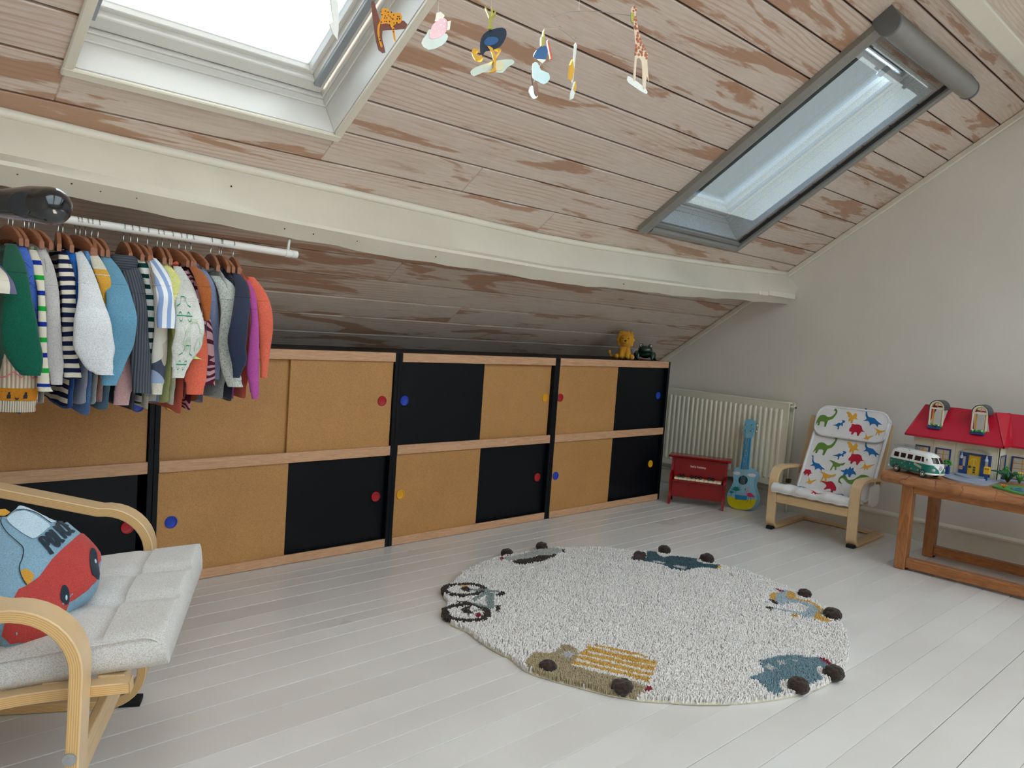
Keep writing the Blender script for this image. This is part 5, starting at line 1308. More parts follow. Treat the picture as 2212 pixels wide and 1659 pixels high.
MB().prism(edge, .0008, .008, 'XY').build('backing', wool('backing', '#d8cfb4'), rug)
rg = np.random.default_rng(11)
NT_ = 150000
P = rg.uniform(-.80, .80, (NT_, 2)); P = P[pip(P, edge)]
P = np.concatenate([P, rg.uniform(-.80, .80, (260000, 2))]); _base = np.arange(len(P)) < len(P) - 260000
owner = np.full(len(P), -1)
shapes = []
for m, nm, col, kind, pts, wd in RUG_SHAPES:
    pts = [tuple(p) for p in pts]
    if kind == 'P': poly = pts
    else:
        L_, R_ = ribbon2d(pts, wd); poly = L_ + R_[::-1]
    if kind == 'L' and pts[0] == pts[-1]:
        # closed ring: test against distance to the line
        A = np.array(pts); d = np.full(len(P), 9.0)
        for i in range(len(A) - 1):
            u, v = A[i], A[i + 1]; w_ = v - u; t_ = np.clip(((P - u) @ w_) / (w_ @ w_), 0, 1)
            d = np.minimum(d, np.linalg.norm(P - u - t_[:, None] * w_, axis=1))
        ins = d < wd / 2
    else: ins = pip(P, poly)
    owner[ins] = len(shapes); shapes.append((m, nm, col))
owner[(owner == -1) & ~_base] = -2
def tufts(pts, name, mat, parent, h=.014, seed=1, fat=1.0):
    n = len(pts)
    if n == 0: return None
    r = np.random.default_rng(seed)
    a = r.uniform(0, 2 * PI, n); hh = h * r.uniform(.75, 1.25, n); lean = r.uniform(0, .006, n); la = r.uniform(0, 2 * PI, n); w_ = r.uniform(.0034, .0050, n) * fat; lean = lean * fat
    und = .003 * np.sin(pts[:, 0] * 19) * np.cos(pts[:, 1] * 23) + .0015 * np.sin(pts[:, 0] * 61 + pts[:, 1] * 47)
    V = np.zeros((n, 4, 3))
    for k in range(3):
        V[:, k, 0] = pts[:, 0] + w_ * np.cos(a + k * 2.094); V[:, k, 1] = pts[:, 1] + w_ * np.sin(a + k * 2.094); V[:, k, 2] = .005
    V[:, 3, 0] = pts[:, 0] + lean * np.cos(la); V[:, 3, 1] = pts[:, 1] + lean * np.sin(la); V[:, 3, 2] = .006 + hh + und
    # blunt tip: add a second ring
    T = np.zeros((n, 3, 3))
    for k in range(3):
        T[:, k, 0] = V[:, 3, 0] + w_ * .75 * np.cos(a + k * 2.094 + .5); T[:, k, 1] = V[:, 3, 1] + w_ * .75 * np.sin(a + k * 2.094 + .5); T[:, k, 2] = V[:, 3, 2] - .002
    V = np.concatenate([V[:, :3], T, V[:, 3:4]], 1)
    base = np.arange(n)[:, None] * 7
    tri = []
    for k in range(3):
        l = (k + 1) % 3
        tri += [[k, l, 3 + l], [k, 3 + l, 3 + k], [3 + k, 3 + l, 6]]
    Fc = (base[:, None, :] + np.array(tri)[None]).reshape(-1, 3)
    me = bpy.data.meshes.new(name)
    vv = V.reshape(-1, 3)
    me.vertices.add(len(vv)); me.vertices.foreach_set('co', vv.ravel())
    me.loops.add(Fc.size); me.loops.foreach_set('vertex_index', Fc.ravel().astype(np.int32))
    me.polygons.add(len(Fc)); me.polygons.foreach_set('loop_start', np.arange(0, Fc.size, 3, dtype=np.int32)); me.polygons.foreach_set('loop_total', np.full(len(Fc), 3, np.int32))
    me.update(); me.validate()
    me.materials.append(mat)
    o = bpy.data.objects.new(name, me)
    return link(o, parent)
pile = tufts(P[owner == -1], 'pile', WC['cream'], rug, .014, 1); pile['kind'] = 'stuff'
motifs = {}
for i, (m, nm, col) in enumerate(shapes):
    pts = P[owner == i]
    if m not in motifs:
        e = bpy.data.objects.new(m, None); link(e, rug); motifs[m] = e
    o = tufts(pts, nm, WC[col], motifs[m], .0145, 20 + i, .72)
# bobble wheels
def pompom(r, seed):
    bm = bmesh.new(); bmesh.ops.create_icosphere(bm, subdivisions=4, radius=1.0)
    rr = random.Random(seed)
    k = [(rr.uniform(-1, 1), rr.uniform(-1, 1), rr.uniform(-1, 1)) for _ in range(90)]
    k = [Vector(q).normalized() for q in k]
    for v in bm.verts:
        d = v.co.normalized(); b = max(d.dot(q) for q in k)
        f_ = .86 + .20 * max(0, (b - .93) / .07)
        v.co = d * f_
        v.co = Vector((v.co.x * r * 1.02, v.co.y * r * 1.02, v.co.z * r * .78))
    me = bpy.data.meshes.new('bobble_wheel'); bm.to_mesh(me); bm.free()
    me.materials.append(WC['darkbrown'])
    return me
order = ['truck_motif'] * 2 + ['hatchback_motif'] * 2 + ['scooter_motif'] * 2 + ['van_motif'] * 2 + ['roadster_motif'] * 2
for i, ((x, y, r_), m) in enumerate(zip(RUG_POMS, order)):
    o = bpy.data.objects.new('bobble_wheel', pompom(r_, i)); link(o, motifs[m]); o.location = (x, y, r_ * .80 + .001); o.rotation_euler = (0, 0, i)

# ------------------------------------------------------------------ radiator on the gable wall
M_RAD = pm('cream_enamel', '#d8d3c0', .35, .02, 6)
rad = thing('radiator', 'cream panel radiator with vertical ribs on the gable wall', 'radiator')
ya, yb, za, zb_ = -.575, .34, .155, .652
def rib_panel(x, name):
    """pressed steel sheet: vertical ribs between two flat borders"""
    pitch = .034; y0 = ya + .035
    prof = []
    y = y0
    while y < yb - .03:
        prof += [(y, 0), (y + .006, -.008), (y + .016, -.008), (y + .022, 0)]; y += pitch
    prof = [(ya + .004, 0)] + prof + [(yb, 0)]
    rings = []
    for z, s_ in ((za, 0), (za + .030, 0), (za + .042, 1), (zb_ - .052, 1), (zb_ - .040, 0), (zb_ - .003, 0)):
        rings.append([(x + d * s_, yy, z) for yy, d in prof])
    back = [[(x + .010, yy, z) for yy, d in prof] for z in (za, zb_ - .003)]
    mb = MB().loft(rings, False, False); mb.loft(back, False, False)
    mb.box((x - .001, ya, za), (x + .011, ya + .006, zb_), .001); mb.box((x - .001, ya, zb_ - .006), (x + .011, yb, zb_), .002); mb.box((x - .001, ya, za - .004), (x + .011, yb, za + .003), .001)
    return mb.build(name, M_RAD, rad, True, 28)
rib_panel(3.404, 'front_panel'); rib_panel(3.470, 'rear_panel')
MB().box((3.414, ya + .012, zb_ - .010), (3.470, yb, zb_ + .002), .002).build('top_grille', M_RAD, rad)
MB().box((3.416, ya + .020, za + .06), (3.468, ya + .024, zb_ - .06), .001).build('end_plate', pm('radiator_inside', '#a9a595', .6), rad)
MB().tube([(3.443, ya + .02, .628), (3.443, ya - .020, .628)], .010, 10).build('bleed_plug', M_RAD, rad, True, 40)
MB().lathe([(.0005, -.026), (.006, -.026), (.006, -.018), (.0005, -.018)], 10, (3.443, ya, .628), 'Y').build('bleed_valve', pm('brass_dark', '#4e4a3c', .4, metal=.7), rad, True)
MB().tube([(3.443, ya + .02, .19), (3.443, ya - .018, .19), (3.443, ya - .022, .175), (3.443, ya - .022, .02), (3.443, ya - .022, .0)], .0075, 8).build('feed_pipe', M_RAD, rad, True)
MB().box((3.43, ya - .034, .178), (3.456, ya - .008, .204), .003).build('valve', MATS['brass_dark'], rad)
for yy in (-.42, .16):
    MB().box((3.480, yy - .012, .22), (3.526, yy + .012, .58), .001).build('bracket', M_RAD, rad)

# ------------------------------------------------------------------ toy piano
PA = math.atan2(-.478, -.879)
M_RED = pm('glossy_red_lacquer', '#84060c', .25, .04, 5, coat=.15, spec=.35)
pia = thing('toy_piano', 'small glossy red toy upright piano before the radiator', 'toy piano', (2.946, -.098, 0), PA)
W_ = .325
prof = smooth_path([(.0, 0), (.004, .008), (-.012, .035), (-.020, .075), (-.012, .110), (.002, .135), (.006, .160), (-.012, .178), (-.052, .186), (-.068, .205), (-.072, .274)], 4) + [(-.165, .274), (-.165, 0), (-.140, 0), (-.130, .040), (-.045, .040), (-.030, 0)]
for y0 in (.0, W_ - .014):
    MB().prism(prof, y0, y0 + .014, 'XZ').build('side_panel', M_RED, pia, True, 30)
MB().box((-.034, .0145, .045), (-.024, W_ - .0145, .138), .001).build('lower_panel', M_RED, pia)
MB().box((-.150, .0145, .138), (-.006, W_ - .0145, .150), .002).build('keybed', M_RED, pia)
up = MB().box((-.084, .0145, .1505), (-.076, W_ - .0145, .274), .001).build('upper_panel', M_RED, pia)
MB().box((-.158, .0145, .045), (-.150, W_ - .0145, .274), .001).build('back_panel', M_RED, pia)
MB().box((-.176, -.022, .2745), (-.050, W_ + .022, .288), .006).build('lid', M_RED, pia)
M_IV = pm('ivory_key', '#ddd3ae', .3, .03); M_EB = pm('ebony_key', '#1a0d0c', .35)
kw = (W_ - .052) / 11
for i in range(11):
    MB().box((-.060, .026 + i * kw + .0006, .1505), (-.012, .026 + (i + 1) * kw - .0006, .163), .0012).build('white_key', M_IV, pia)
for i in (0, 1, 3, 4, 5, 7, 8):
    yc = .026 + (i + 1.05) * kw
    MB().lathe([(.0005, -.074), (.0080, -.074), (.0092, -.070), (.0092, -.036), (.0070, -.030), (.0005, -.029)], 10, (0, yc, .168), 'X').build('black_key', M_EB, pia, True, 40)
mb = MB(); al = .0
for ch in 'hola hommy':
    wd_ = {'l': .5, 'm': 1.15, ' ': .55}.get(ch, .85)
    for stq in LET[ch]:
        pts = [( .112 + (al + x_ * wd_ * .9) * .0108, .222 + y_ * .0135) for x_, y_ in stq]
        stroke(mb, smooth_path(pts, 2) if len(pts) > 2 else pts, .0019, lambda a, b: (-.0757, a, b))
    al += wd_
mb.build('maker_name', pm('white_print', '#e9dcd6', .5), up)

# ------------------------------------------------------------------ ukulele leaning on the radiator
uk = bpy.data.objects.new('toy_ukulele', None); COL.objects.link(uk)
tag(uk, 'light blue toy ukulele with flamingo and palms, leaning on the radiator', 'ukulele')
tax = Vector((.130, .066, .525)).normalized()
uk.matrix_world = basis((3.228, -.421, .003), (.10, -.99, .09), tax)
M_UB = pm('ukulele_sky_blue', '#83bcd2', .3, .03, 8, coat=.3); M_UD = pm('ukulele_deep_blue', '#1781ad', .35, .05); M_UY = pm('ukulele_yellow', '#d2c418', .35, .03)
half = [(.0, .0), (.045, .004), (.078, .026), (.092, .062), (.089, .095), (.073, .130), (.064, .157), (.067, .185), (.071, .210), (.064, .236), (.042, .252), (.017, .256)]
hs = smooth_path(half, 4)
body = [(s_, t_) for s_, t_ in hs] + [(-s_, t_) for s_, t_ in hs[::-1][:-1]]
body = body[:-1] if body[0] == body[-1] else body
MB().prism(body, -.052, 0, 'XY').build('body', M_UB, uk, True, 35)
hm = lambda lift: (lambda a, b: (a, b, lift))
sand = [p for p in body if p[1] < .072]
sl_ = sorted([p for p in sand if p[0] >= 0], key=lambda p: p[1]); sr_ = sorted([p for p in sand if p[0] < 0], key=lambda p: -p[1])
sandp = [(p[0] * .985, p[1] + .0006) for p in sr_ + sl_]
sandp += [(.03, .060), (-.03, .064)]
patch('sand_print', sandp, hm(.0006), M_UY, uk, .03)
circ = lambda cx, cy, rx, ry, n=24: [(cx + rx * math.cos(2 * PI * i / n), cy + ry * math.sin(2 * PI * i / n)) for i in range(n)]
MB().prism(circ(-.003, .175, .029, .028), .0002, .0010, 'XY').build('sound_hole', pm('sound_hole_dark', '#123f48', .6), uk)
for cx, cy, sx in ((-.046, .213, 1), (.048, .209, 1.2)):
    cloud = circ(cx, cy, .022 * sx, .010) 
    patch('cloud_print', cloud, hm(.0007), pm('cloud_pink', '#dfd6dc', .5), uk, .02)
def leafy(cx, cy, s):
    mb = MB()
    for a in (-70, -42, -15, 15, 42, 70):
        ca, sa = math.sin(math.radians(a)), math.cos(math.radians(a))
        stroke(mb, [(cx, cy), (cx + ca * s * .5, cy + sa * s * .55), (cx + ca * s, cy + sa * s * .85)], [s * .2, s * .26, .0008], hm(.0009))
    stroke(mb, [(cx, cy), (cx - .001, cy - s * 1.1)], .0022, hm(.0008))
    return mb.build('palm_print', pm('print_teal', '#188a80', .5), uk)
leafy(-.040, .108, .036); leafy(-.066, .092, .020)
fl = MB(); c_ = .034
stroke(fl, smooth_path([(c_ - .012, .127), (c_ - .006, .134), (c_ + .003, .131), (c_ + .003, .121), (c_ - .006, .110), (c_ - .007, .099), (c_ + .004, .093)], 4), .0058, hm(.0009))
fl.build('flamingo_neck_print', pm('print_pink', '#e07f98', .5), uk)
patch('flamingo_body_print', smooth_path([(c_ - .006, .094), (c_ + .006, .104), (c_ + .022, .103), (c_ + .036, .092), (c_ + .046, .082), (c_ + .028, .081), (c_ + .006, .082)], 3, True), hm(.0009), pm('print_cerise', '#cf3260', .5), uk, .01)
fl = MB(); stroke(fl, [(c_ + .013, .082), (c_ + .002, .046), (c_ - .004, .045)], .0016, hm(.0010)); stroke(fl, [(c_ + .022, .082), (c_ + .026, .042), (c_ + .020, .041)], .0016, hm(.0010)); stroke(fl, [(c_ - .014, .128), (c_ - .018, .117)], .004, hm(.0010))
fl.build('flamingo_leg_print', pm('print_dark', '#2a2b33', .6), uk)
MB().box((-.036, .058, .0008), (.034, .084, .007), .002).build('bridge', M_UD, uk)
MB().prism([(-.024, .243), (.024, .243), (.018, .431), (-.018, .431)], .0005, .008, 'XY').build('fretboard', M_UD, uk)
MB().prism([(-.015, .250), (.015, .250), (.013, .440), (-.013, .440)], -.022, .0004, 'XY').build('neck', M_UB, uk)
head = smooth_path([(-.018, .431), (-.030, .460), (-.033, .500), (-.030, .535), (-.018, .543), (0, .547), (.018, .543), (.030, .535), (.033, .500), (.030, .460), (.018, .431)], 3)
MB().prism(head, -.010, .004, 'XY').build('headstock', pm('ukulele_head', '#6fb0c9', .3, coat=.3), uk, True, 35)
for sx in (-1, 1):
    for ty in (.475, .511):
        tn = MB().lathe([(.0005, .0040), (.0058, .0042), (.0050, .0075), (.0022, .009), (.0018, .014), (.0005, .0145)], 12, (sx * .018, ty, 0)).build('tuner_post', M_CHROME, uk, True, 40)
        MB().tube([(sx * .030, ty, -.004), (sx * .042, ty, -.004)], .0016, 6).build('tuner_shaft', M_CHROME, tn, True)
        MB().ball((sx * .045, ty, -.004), (.0045, .006, .003), 8, 6).build('tuner_button', M_IV, tn, True)
for k in range(4):
    x0 = -.0095 + k * .0063
    MB().tube([(x0 * 1.25, .074, .0085), (x0, .43, .0105), (x0 * 1.2, .47, .008)], .0005, 4).build('string', M_IV, uk, True)
for ty in (.288, .323, .352):
    MB().lathe([(.0005, .0088), (.0022, .0088), (.0022, .008)], 8, (-.002, ty, 0)).build('fret_dot', M_IV, uk)

# ------------------------------------------------------------------ child's chair
KA = math.radians(-176.864)
kid = thing('children_armchair', "child's bent birch armchair with white dinosaur print cover", 'chair', (2.951, -.752, 0), KA)
def kid_path():
    p = [(-.46, .300), (-.36, .316), (-.24, .328), (-.13, .334)]
    p += arc(-.075, .266, .066, 95, 0, 8)
    p += [(-.009, .20), (-.012, .12)]
    p += arc(-.062, .058, .048, 5, -88, 7)
    p += [(-.16, .010), (-.30, .010), (-.445, .010)]
    return p
for y0, y1 in ((-.027, .020), (.398, .449)):
    bent('arm_frame', kid_path(), y0, y1, .016, kid)
    MB().box((-.004, y0 + .006, 0), (-.040, y1 - .006, .016), .001).build('foot_pad', MATS['black_felt'], kid)
    ym = (y0 + y1) / 2
    bent('back_upright', [(-.355, .275), (-.385, .36), (-.42, .46), (-.462, .60)], *((y1 - .034, y1) if y0 < .1 else (y0, y0 + .034)), .015, kid)
M_BR2 = wood('birch_rail_small', '#dcbd90', '#cfae80', 8, (10, 1, 10), .4, .2)
MB().box((-.018, .0205, .152), (-.004, .3975, .196), .002).build('front_rail', M_BR2, kid)
MB().box((-.448, .0205, .003), (-.405, .3975, .018), .002).build('rear_crossbar', M_BR2, kid)
MB().box((-.435, .0205, .50), (-.423, .3975, .55), .002).build('back_rail', M_BR2, kid)
for xs_ in (-.10, -.2, -.29): MB().box((xs_ - .02, .0205, .185), (xs_ + .02, .3975, .192), .001).build('slat', M_BR2, kid)
M_COV = fabric('white_cotton_cover', '#e3e1df', 600, .03, '#d2cfcc')
bu = Vector((-.23, 0, .435)).normalized(); bn = Vector((.435, 0, .23)).normalized()     # up the back / out of it
def kback(a, b, lift=0.0):
    sag = .016 * math.sin(PI * max(0, min(1, b / .49))) * -1
    q = .004 * math.sin(PI * (b - .03) / .11) ** 2 + .003 * math.sin(PI * (a - .03) / .13) ** 2
    return (-.20 + bu.x * b + bn.x * (sag + q + lift), a, .22 + bu.z * b + bn.z * (sag + q + lift))
def slab(name, y0, y1, b0, b1, th, rad_, lift, mat, n1=26, n2=30):
    """padded sheet over the back plane with rounded corners"""
    ol_ = rrect(y0, b0, y1, b1, rad_, 5)
    v, f = fill(ol_, .02)
    N = len(v); mb = MB()
    mb.add([kback(a, b, lift + th) for a, b in v] + [kback(a, b, lift) for a, b in v], list(f) + [tuple(N + i for i in g_[::-1]) for g_ in f])
    cnt = {}
    for g_ in f:
        for i in range(len(g_)):
            e = (g_[i], g_[(i + 1) % len(g_)]); cnt.setdefault(tuple(sorted(e)), []).append(e)
    for es in cnt.values():
        if len(es) == 1: a, b = es[0]; mb.f.append((b, a, N + a, N + b))
    o = mb.build(name, mat, kid, True, 60)
    ring_ = [kback(a, b, lift + th * .6) for a, b in ol_]
    MB().tube(ring_ + ring_[:1], th * .62, 6).build('piping', M_COV, o, True)
    return o
backp = slab('back_cover', .048, .428, -.01, .475, .014, .03, -.012, M_COV)
flap = slab('head_flap', .046, .426, .325, .495, .012, .055, .008, M_COV)
# seat pad, rolled over the front rail
sv = []
sprof = smooth_path([(.022, .212), (.030, .232), (.018, .250), (-.02, .256), (-.07, .246), (-.13, .226), (-.20, .214)], 5)
def kseat(a, u, lift=0.0):
    i = u * (len(sprof) - 1); k0 = min(int(i), len(sprof) - 2); f_ = i - k0
    x = sprof[k0][0] * (1 - f_) + sprof[k0 + 1][0] * f_; z = sprof[k0][1] * (1 - f_) + sprof[k0 + 1][1] * f_
    dx, dz = sprof[k0 + 1][0] - sprof[k0][0], sprof[k0 + 1][1] - sprof[k0][1]; l_ = math.hypot(dx, dz)
    nx_, nz_ = dz / l_, -dx / l_
    w_ = .004 * math.sin(a * 45) * math.sin(u * 6) + .003 * math.sin(a * 90 + 1)
    return (x + nx_ * (lift + w_), a, z + nz_ * (lift + w_))
na, nu_ = 26, 20
mb = MB()
ga = [.004 + (.405 - .004) * i / na for i in range(na + 1)]
top = [kseat(a, j / nu_) for j in range(nu_ + 1) for a in ga]; bot = [kseat(a, j / nu_, -.020) for j in range(nu_ + 1) for a in ga]
N = len(top); w_ = na + 1
fs = []
for j in range(nu_):
    for i in range(na):
        q = (j * w_ + i, j * w_ + i + 1, (j + 1) * w_ + i + 1, (j + 1) * w_ + i); fs += [q, tuple(N + k for k in q[::-1])]
eg = list(range(w_)) + [j * w_ + na for j in range(1, nu_ + 1)] + [nu_ * w_ + i for i in range(na - 1, -1, -1)] + [j * w_ for j in range(nu_ - 1, 0, -1)]
fs += [(eg[k], eg[(k + 1) % len(eg)], N + eg[(k + 1) % len(eg)], N + eg[k]) for k in range(len(eg))]
seatp = mb.add(top + bot, fs).build('seat_cover', M_COV, kid, True, 60)
pr_ = [kseat(a, 0, -.004) for a in ga]
MB().tube(pr_, .006, 7).build('piping', M_COV, seatp, True)
side_flap = MB().prism(rrect(-.32, .185, -.19, .30, .03, 4), .430, .440, 'XZ').build('side_flap', M_COV, kid)
# dinosaur prints
DINO = {
 'brachio': [(-.5, -.45), (-.45, -.1), (-.35, .15), (-.1, .2), (.1, .1), (.3, .2), (.42, .45), (.36, .55), (.30, .5), (.36, .68), (.5, .55), (.48, .3), (.35, .02), (.15, -.1), (.1, -.45), (0, -.45), (-.02, -.2), (-.25, -.2), (-.28, -.42), (-.38, -.42), (-.4, -.25)],
 'plesio': [(-.5, .5), (-.38, .5), (-.32, .25), (-.2, .1), (.05, .08), (.25, -.08), (.5, -.22), (.3, -.22), (.32, -.38), (.18, -.22), (.02, -.25), (-.05, -.36), (-.1, -.2), (-.22, -.1), (-.42, -.15), (-.28, 0), (-.38, .15), (-.4, .38)],
 'para': [(-.5, -.12), (-.2, -.02), (0, .15), (.2, .12), (.3, .3), (.2, .42), (.5, .38), (.48, .2), (.36, .15), (.4, -.08), (.3, -.1), (.25, .0), (.1, -.15), (.12, -.4), (0, -.42), (.02, -.25), (-.12, -.15), (-.3, -.12)],
 'spino': [(-.5, .35), (-.35, .42), (-.15, .3), (0, .15), (.15, .4), (.32, .2), (.3, 0), (.5, -.12), (.25, -.12), (.12, -.2), (.15, -.45), (0, -.48), (.02, -.25), (-.15, -.4), (-.2, -.2), (-.15, -.05), (-.3, .0), (-.32, .15), (-.42, .25)],
 'trice': [(-.5, -.05), (-.42, .12), (-.4, .32), (-.25, .3), (0, .34), (.2, .25), (.32, 0), (.5, -.08), (.25, -.1), (.15, -.4), (.05, -.38), (.0, -.2), (-.15, -.2), (-.22, -.38), (-.32, -.36), (-.32, -.2), (-.45, -.2)],
 'ptero': [(-.5, -.3), (-.2, .0), (-.28, .5), (-.05, .05), (.5, .32), (.15, -.1), (.1, -.3), (0, -.12), (-.1, -.35), (-.18, -.15)],
 'raptor': [(-.5, .25), (-.25, .22), (.0, .15), (.25, .12), (.5, .25), (.42, .05), (.28, .02), (.2, -.1), (.05, -.12), (.1, -.35), (-.02, -.3), (-.05, -.15), (-.15, -.15), (-.2, -.42), (-.28, -.38), (-.2, 0), (-.35, .15)],
 'stego': [(-.5, .0), (-.3, .05), (-.22, .2), (-.1, .15), (0, .38), (.08, .22), (.2, .35), (.25, .15), (.38, .05), (.5, -.15), (.35, -.1), (.2, -.15), (.18, -.35), (.08, -.35), (.0, -.18), (-.1, -.2), (-.18, -.4), (-.28, -.3), (-.28, -.1), (-.4, -.08)],
 'ankyl': [(-.5, .25), (-.25, .22), (-.05, .28), (.15, .3), (.38, .1), (.5, -.1), (.48, -.3), (.4, -.25), (.35, -.42), (.25, -.38), (.18, -.2), (-.0, -.22), (-.15, -.32), (-.22, -.25), (-.12, -.05), (-.3, .12), (-.5, .18)],
 'longtail': [(-.5, -.02), (-.42, .1), (-.3, .08), (-.22, -.02), (-.05, .02), (.12, .22), (.3, .24), (.5, .15), (.5, .02), (.25, .02), (.05, -.12), (-.15, -.16), (-.3, -.06), (-.4, .0), (-.46, -.1), (-.35, -.2), (-.48, -.18)]}
DC = {'g': pm('print_leaf_green', '#5d8231', .85), 'b': pm('print_sea_blue', '#1d66a3', .85), 'y': pm('print_saffron', '#d9a132', .85), 'r': pm('print_crimson', '#b3132f', .85)}
def dino(kind, col, y, b, size, parent, surf, lift, rot=0.0):
    pts = []
    for px_, py_ in smooth_path(DINO[kind], 2, True):
        c0, s0 = math.cos(rot), math.sin(rot)
        pts.append((y + size * (px_ * c0 - py_ * s0), b + size * (px_ * s0 + py_ * c0)))
    return patch('dinosaur_print', pts, lambda a, b_: surf(a, b_, lift), DC[col], parent, .02)
FL = .0215
for kind, col, y, b, s_ in (('brachio', 'g', .100, .418, .100), ('spino', 'y', .237, .446, .072), ('plesio', 'b', .345, .449, .112), ('para', 'b', .174, .395, .064), ('trice', 'r', .280, .381, .085), ('ptero', 'y', .342, .345, .058), ('raptor', 'y', .392, .386, .055)):
    dino(kind, col, y, b, s_, flap, kback, FL)
for kind, col, y, b, s_ in (('brachio', 'g', .128, .262, .108), ('spino', 'y', .275, .280, .072), ('plesio', 'b', .372, .284, .098), ('para', 'b', .214, .227, .066), ('trice', 'r', .312, .221, .086), ('plesio', 'b', .120, .150, .094), ('raptor', 'g', .216, .167, .088),
                            ('ptero', 'y', .372, .186, .072), ('stego', 'b', .290, .141, .084), ('raptor', 'y', .186, .091, .092), ('longtail', 'g', .335, .098, .165), ('ptero', 'y', .112, .045, .060), ('ankyl', 'r', .212, .040, .086), ('trice', 'r', .085, .094, .052)):
    dino(kind, col, y, b, s_, backp, kback, .0038)
ks = lambda a, u_, lift: kseat(a, u_, lift)
for kind, col, y, u_, s_ in (('brachio', 'g', .065, .55, .085), ('para', 'b', .145, .45, .05), ('raptor', 'r', .235, .32, .06), ('ptero', 'y', .28, .6, .06), ('plesio', 'b', .345, .50, .07)):
    pts = [(y + s_ * a, u_ + s_ * b * 3.2) for a, b in smooth_path(DINO[kind], 2, True)]
    pts = [(a, max(.02, min(.98, b))) for a, b in pts]
    mb = MB(); v, f = fill(pts, .03); mb.add([kseat(a, b, .0022) for a, b in v], f); mb.build('dinosaur_print', DC[col], seatp, True)

# ------------------------------------------------------------------ low live-edge table
def mat_slab():
    t = NT('live_edge_slab')
    v = t.coords('Object', (9, 1.2, 9)); n1 = t.noise(v, 5, 5, .6, 1.0)
    v2 = t.coords('Object', (1, 1, 1)); n2 = t.noise(v2, 7, 4, .6, 2.0)
    vo = t.new('ShaderNodeTexVoronoi', feature='DISTANCE_TO_EDGE'); vo.inputs['Scale'].default_value = 6.5
    ds = t.new('ShaderNodeVectorMath', operation='ADD'); t.link(v2, ds.inputs[0])
    nz = t.new('ShaderNodeTexNoise'); nz.inputs['Scale'].default_value = 9; t.link(v2, nz.inputs['Vector'])
    sc = t.new('ShaderNodeVectorMath', operation='SCALE'); sc.inputs['Scale'].default_value = .22; t.link(nz.outputs['Color'], sc.inputs[0]); t.link(sc.outputs[0], ds.inputs[1])
    t.link(ds.outputs[0], vo.inputs['Vector'])
    c = t.ramp(n1, [(.3, rgb('#8c5632')), (.7, rgb('#ad7448'))])
    c = t.mix(t.ramp(n2, [(.4, (0, 0, 0)), (.7, (.5, .5, .5))]), c, rgb('#b98559'))
    c = t.mix(t.ramp(vo.outputs['Distance'], [(.006, (.75, .75, .75)), (.018, (0, 0, 0))]), c, rgb('#5c3119'))
    t.base(c, .42)
    t.bump(n1, .1, .003)
    return t.m
tab = thing('low_table', 'low reddish wood table with thick live-edge slab top', 'table')
tv = []; ny_ = 46
rings = []
for i in range(ny_ + 1):
    y = -1.347 - (2.78 - 1.347) * i / ny_
    w1 = .010 * math.sin(y * 9 + 1) + .006 * math.sin(y * 23) + .003 * math.sin(y * 57)
    e = .012 if i == 0 else 0
    xa = 2.785 + w1 + e
    rings.append([(xa + .016, y, .393), (xa + .004 + .004 * math.sin(y * 31), y, .402), (xa + .003 * math.sin(y * 41), y, .414), (xa + .006, y, .428), (xa + .016, y - e * .3, .4395), (xa + .03, y - e * .6, .442), (3.30 - .01 * math.sin(y * 7), y - e * .6, .442), (3.315 - .01 * math.sin(y * 7), y, .425), (3.305, y, .393)])
MB().loft(rings).build('slab_top', mat_slab(), tab, True, 35)
M_TLEG = wood('table_frame_wood', '#b0733f', '#8f5629', 8, (9, 9, 1.4), .4, .45, .12)
M_TRAIL = wood('table_rail_wood', '#b0733f', '#8f5629', 8, (9, 1.4, 9), .4, .45, .12)
for xa in (2.828, 3.196):
    for ya_ in (-1.490, -2.64):
        MB().box((xa, ya_, .0), (xa + .050, ya_ + .048, .3925), .003).build('leg', M_TLEG, tab)
        MB().box((xa + .006, ya_ - .004, .0005), (xa + .04, ya_ + .0, .010), .001).build('glide', pm('table_glide', '#3a2416', .7), tab)
    MB().box((xa + .003, -2.592, .012), (xa + .047, -1.4905, .057), .003).build('bottom_rail', M_TRAIL, tab)
    MB().box((xa + .003, -2.592, .358), (xa + .047, -1.4905, .3922), .003).build('apron', M_TRAIL, tab)
for ya_ in (-1.482, -2.636): MB().box((2.879, ya_, .36), (3.195, ya_ + .034, .3922), .002).build('end_apron', M_TLEG, tab)

# ------------------------------------------------------------------ toy house on the table
TZ = .4425
hou = thing('toy_house', 'toy house with red tiled roof, two arched dormers and yellow door', 'toy house', (0, 0, 0))
M_HW = pm('house_cream', '#ddd7c0', .4, .03); M_HB = pm('house_blue', '#24437e', .4, .05); M_HY = pm('house_amber', '#d79a3c', .4, .05); M_HR = pm('house_roof_red', '#b02a3c', .35, .05)
M_HR2 = pm('house_roof_edge', '#b5122c', .35, .04); M_HG = pm('house_grey_base', '#98a3b3', .5, .04); M_HDG = pm('house_dark_grey', '#3c4446', .5); M_GRN = pm('toy_leaf_green', '#2f8a36', .5, .1, 60); M_CLEAR = None
XF, YA, YB, ZB, ZE = 3.10, -1.385, -1.752, TZ + .006, .592
def wall_with_holes(name, x0, x1, ya_, yb_, za_, zb__, holes, mat):
    mb = MB()
    for a, b, c, d in rect_minus((yb_, ya_, za_, zb__), [(min(h[0], h[1]), max(h[0], h[1]), h[2], h[3]) for h in holes]):
        mb.box((x0, a, c), (x1, b, d))
    return mb.build(name, mat, hou)
wins = [(-1.392, -1.458, .488, .556), (-1.483, -1.551, .456, .556)]
doorway = (-1.592, -1.722, ZB, .556)
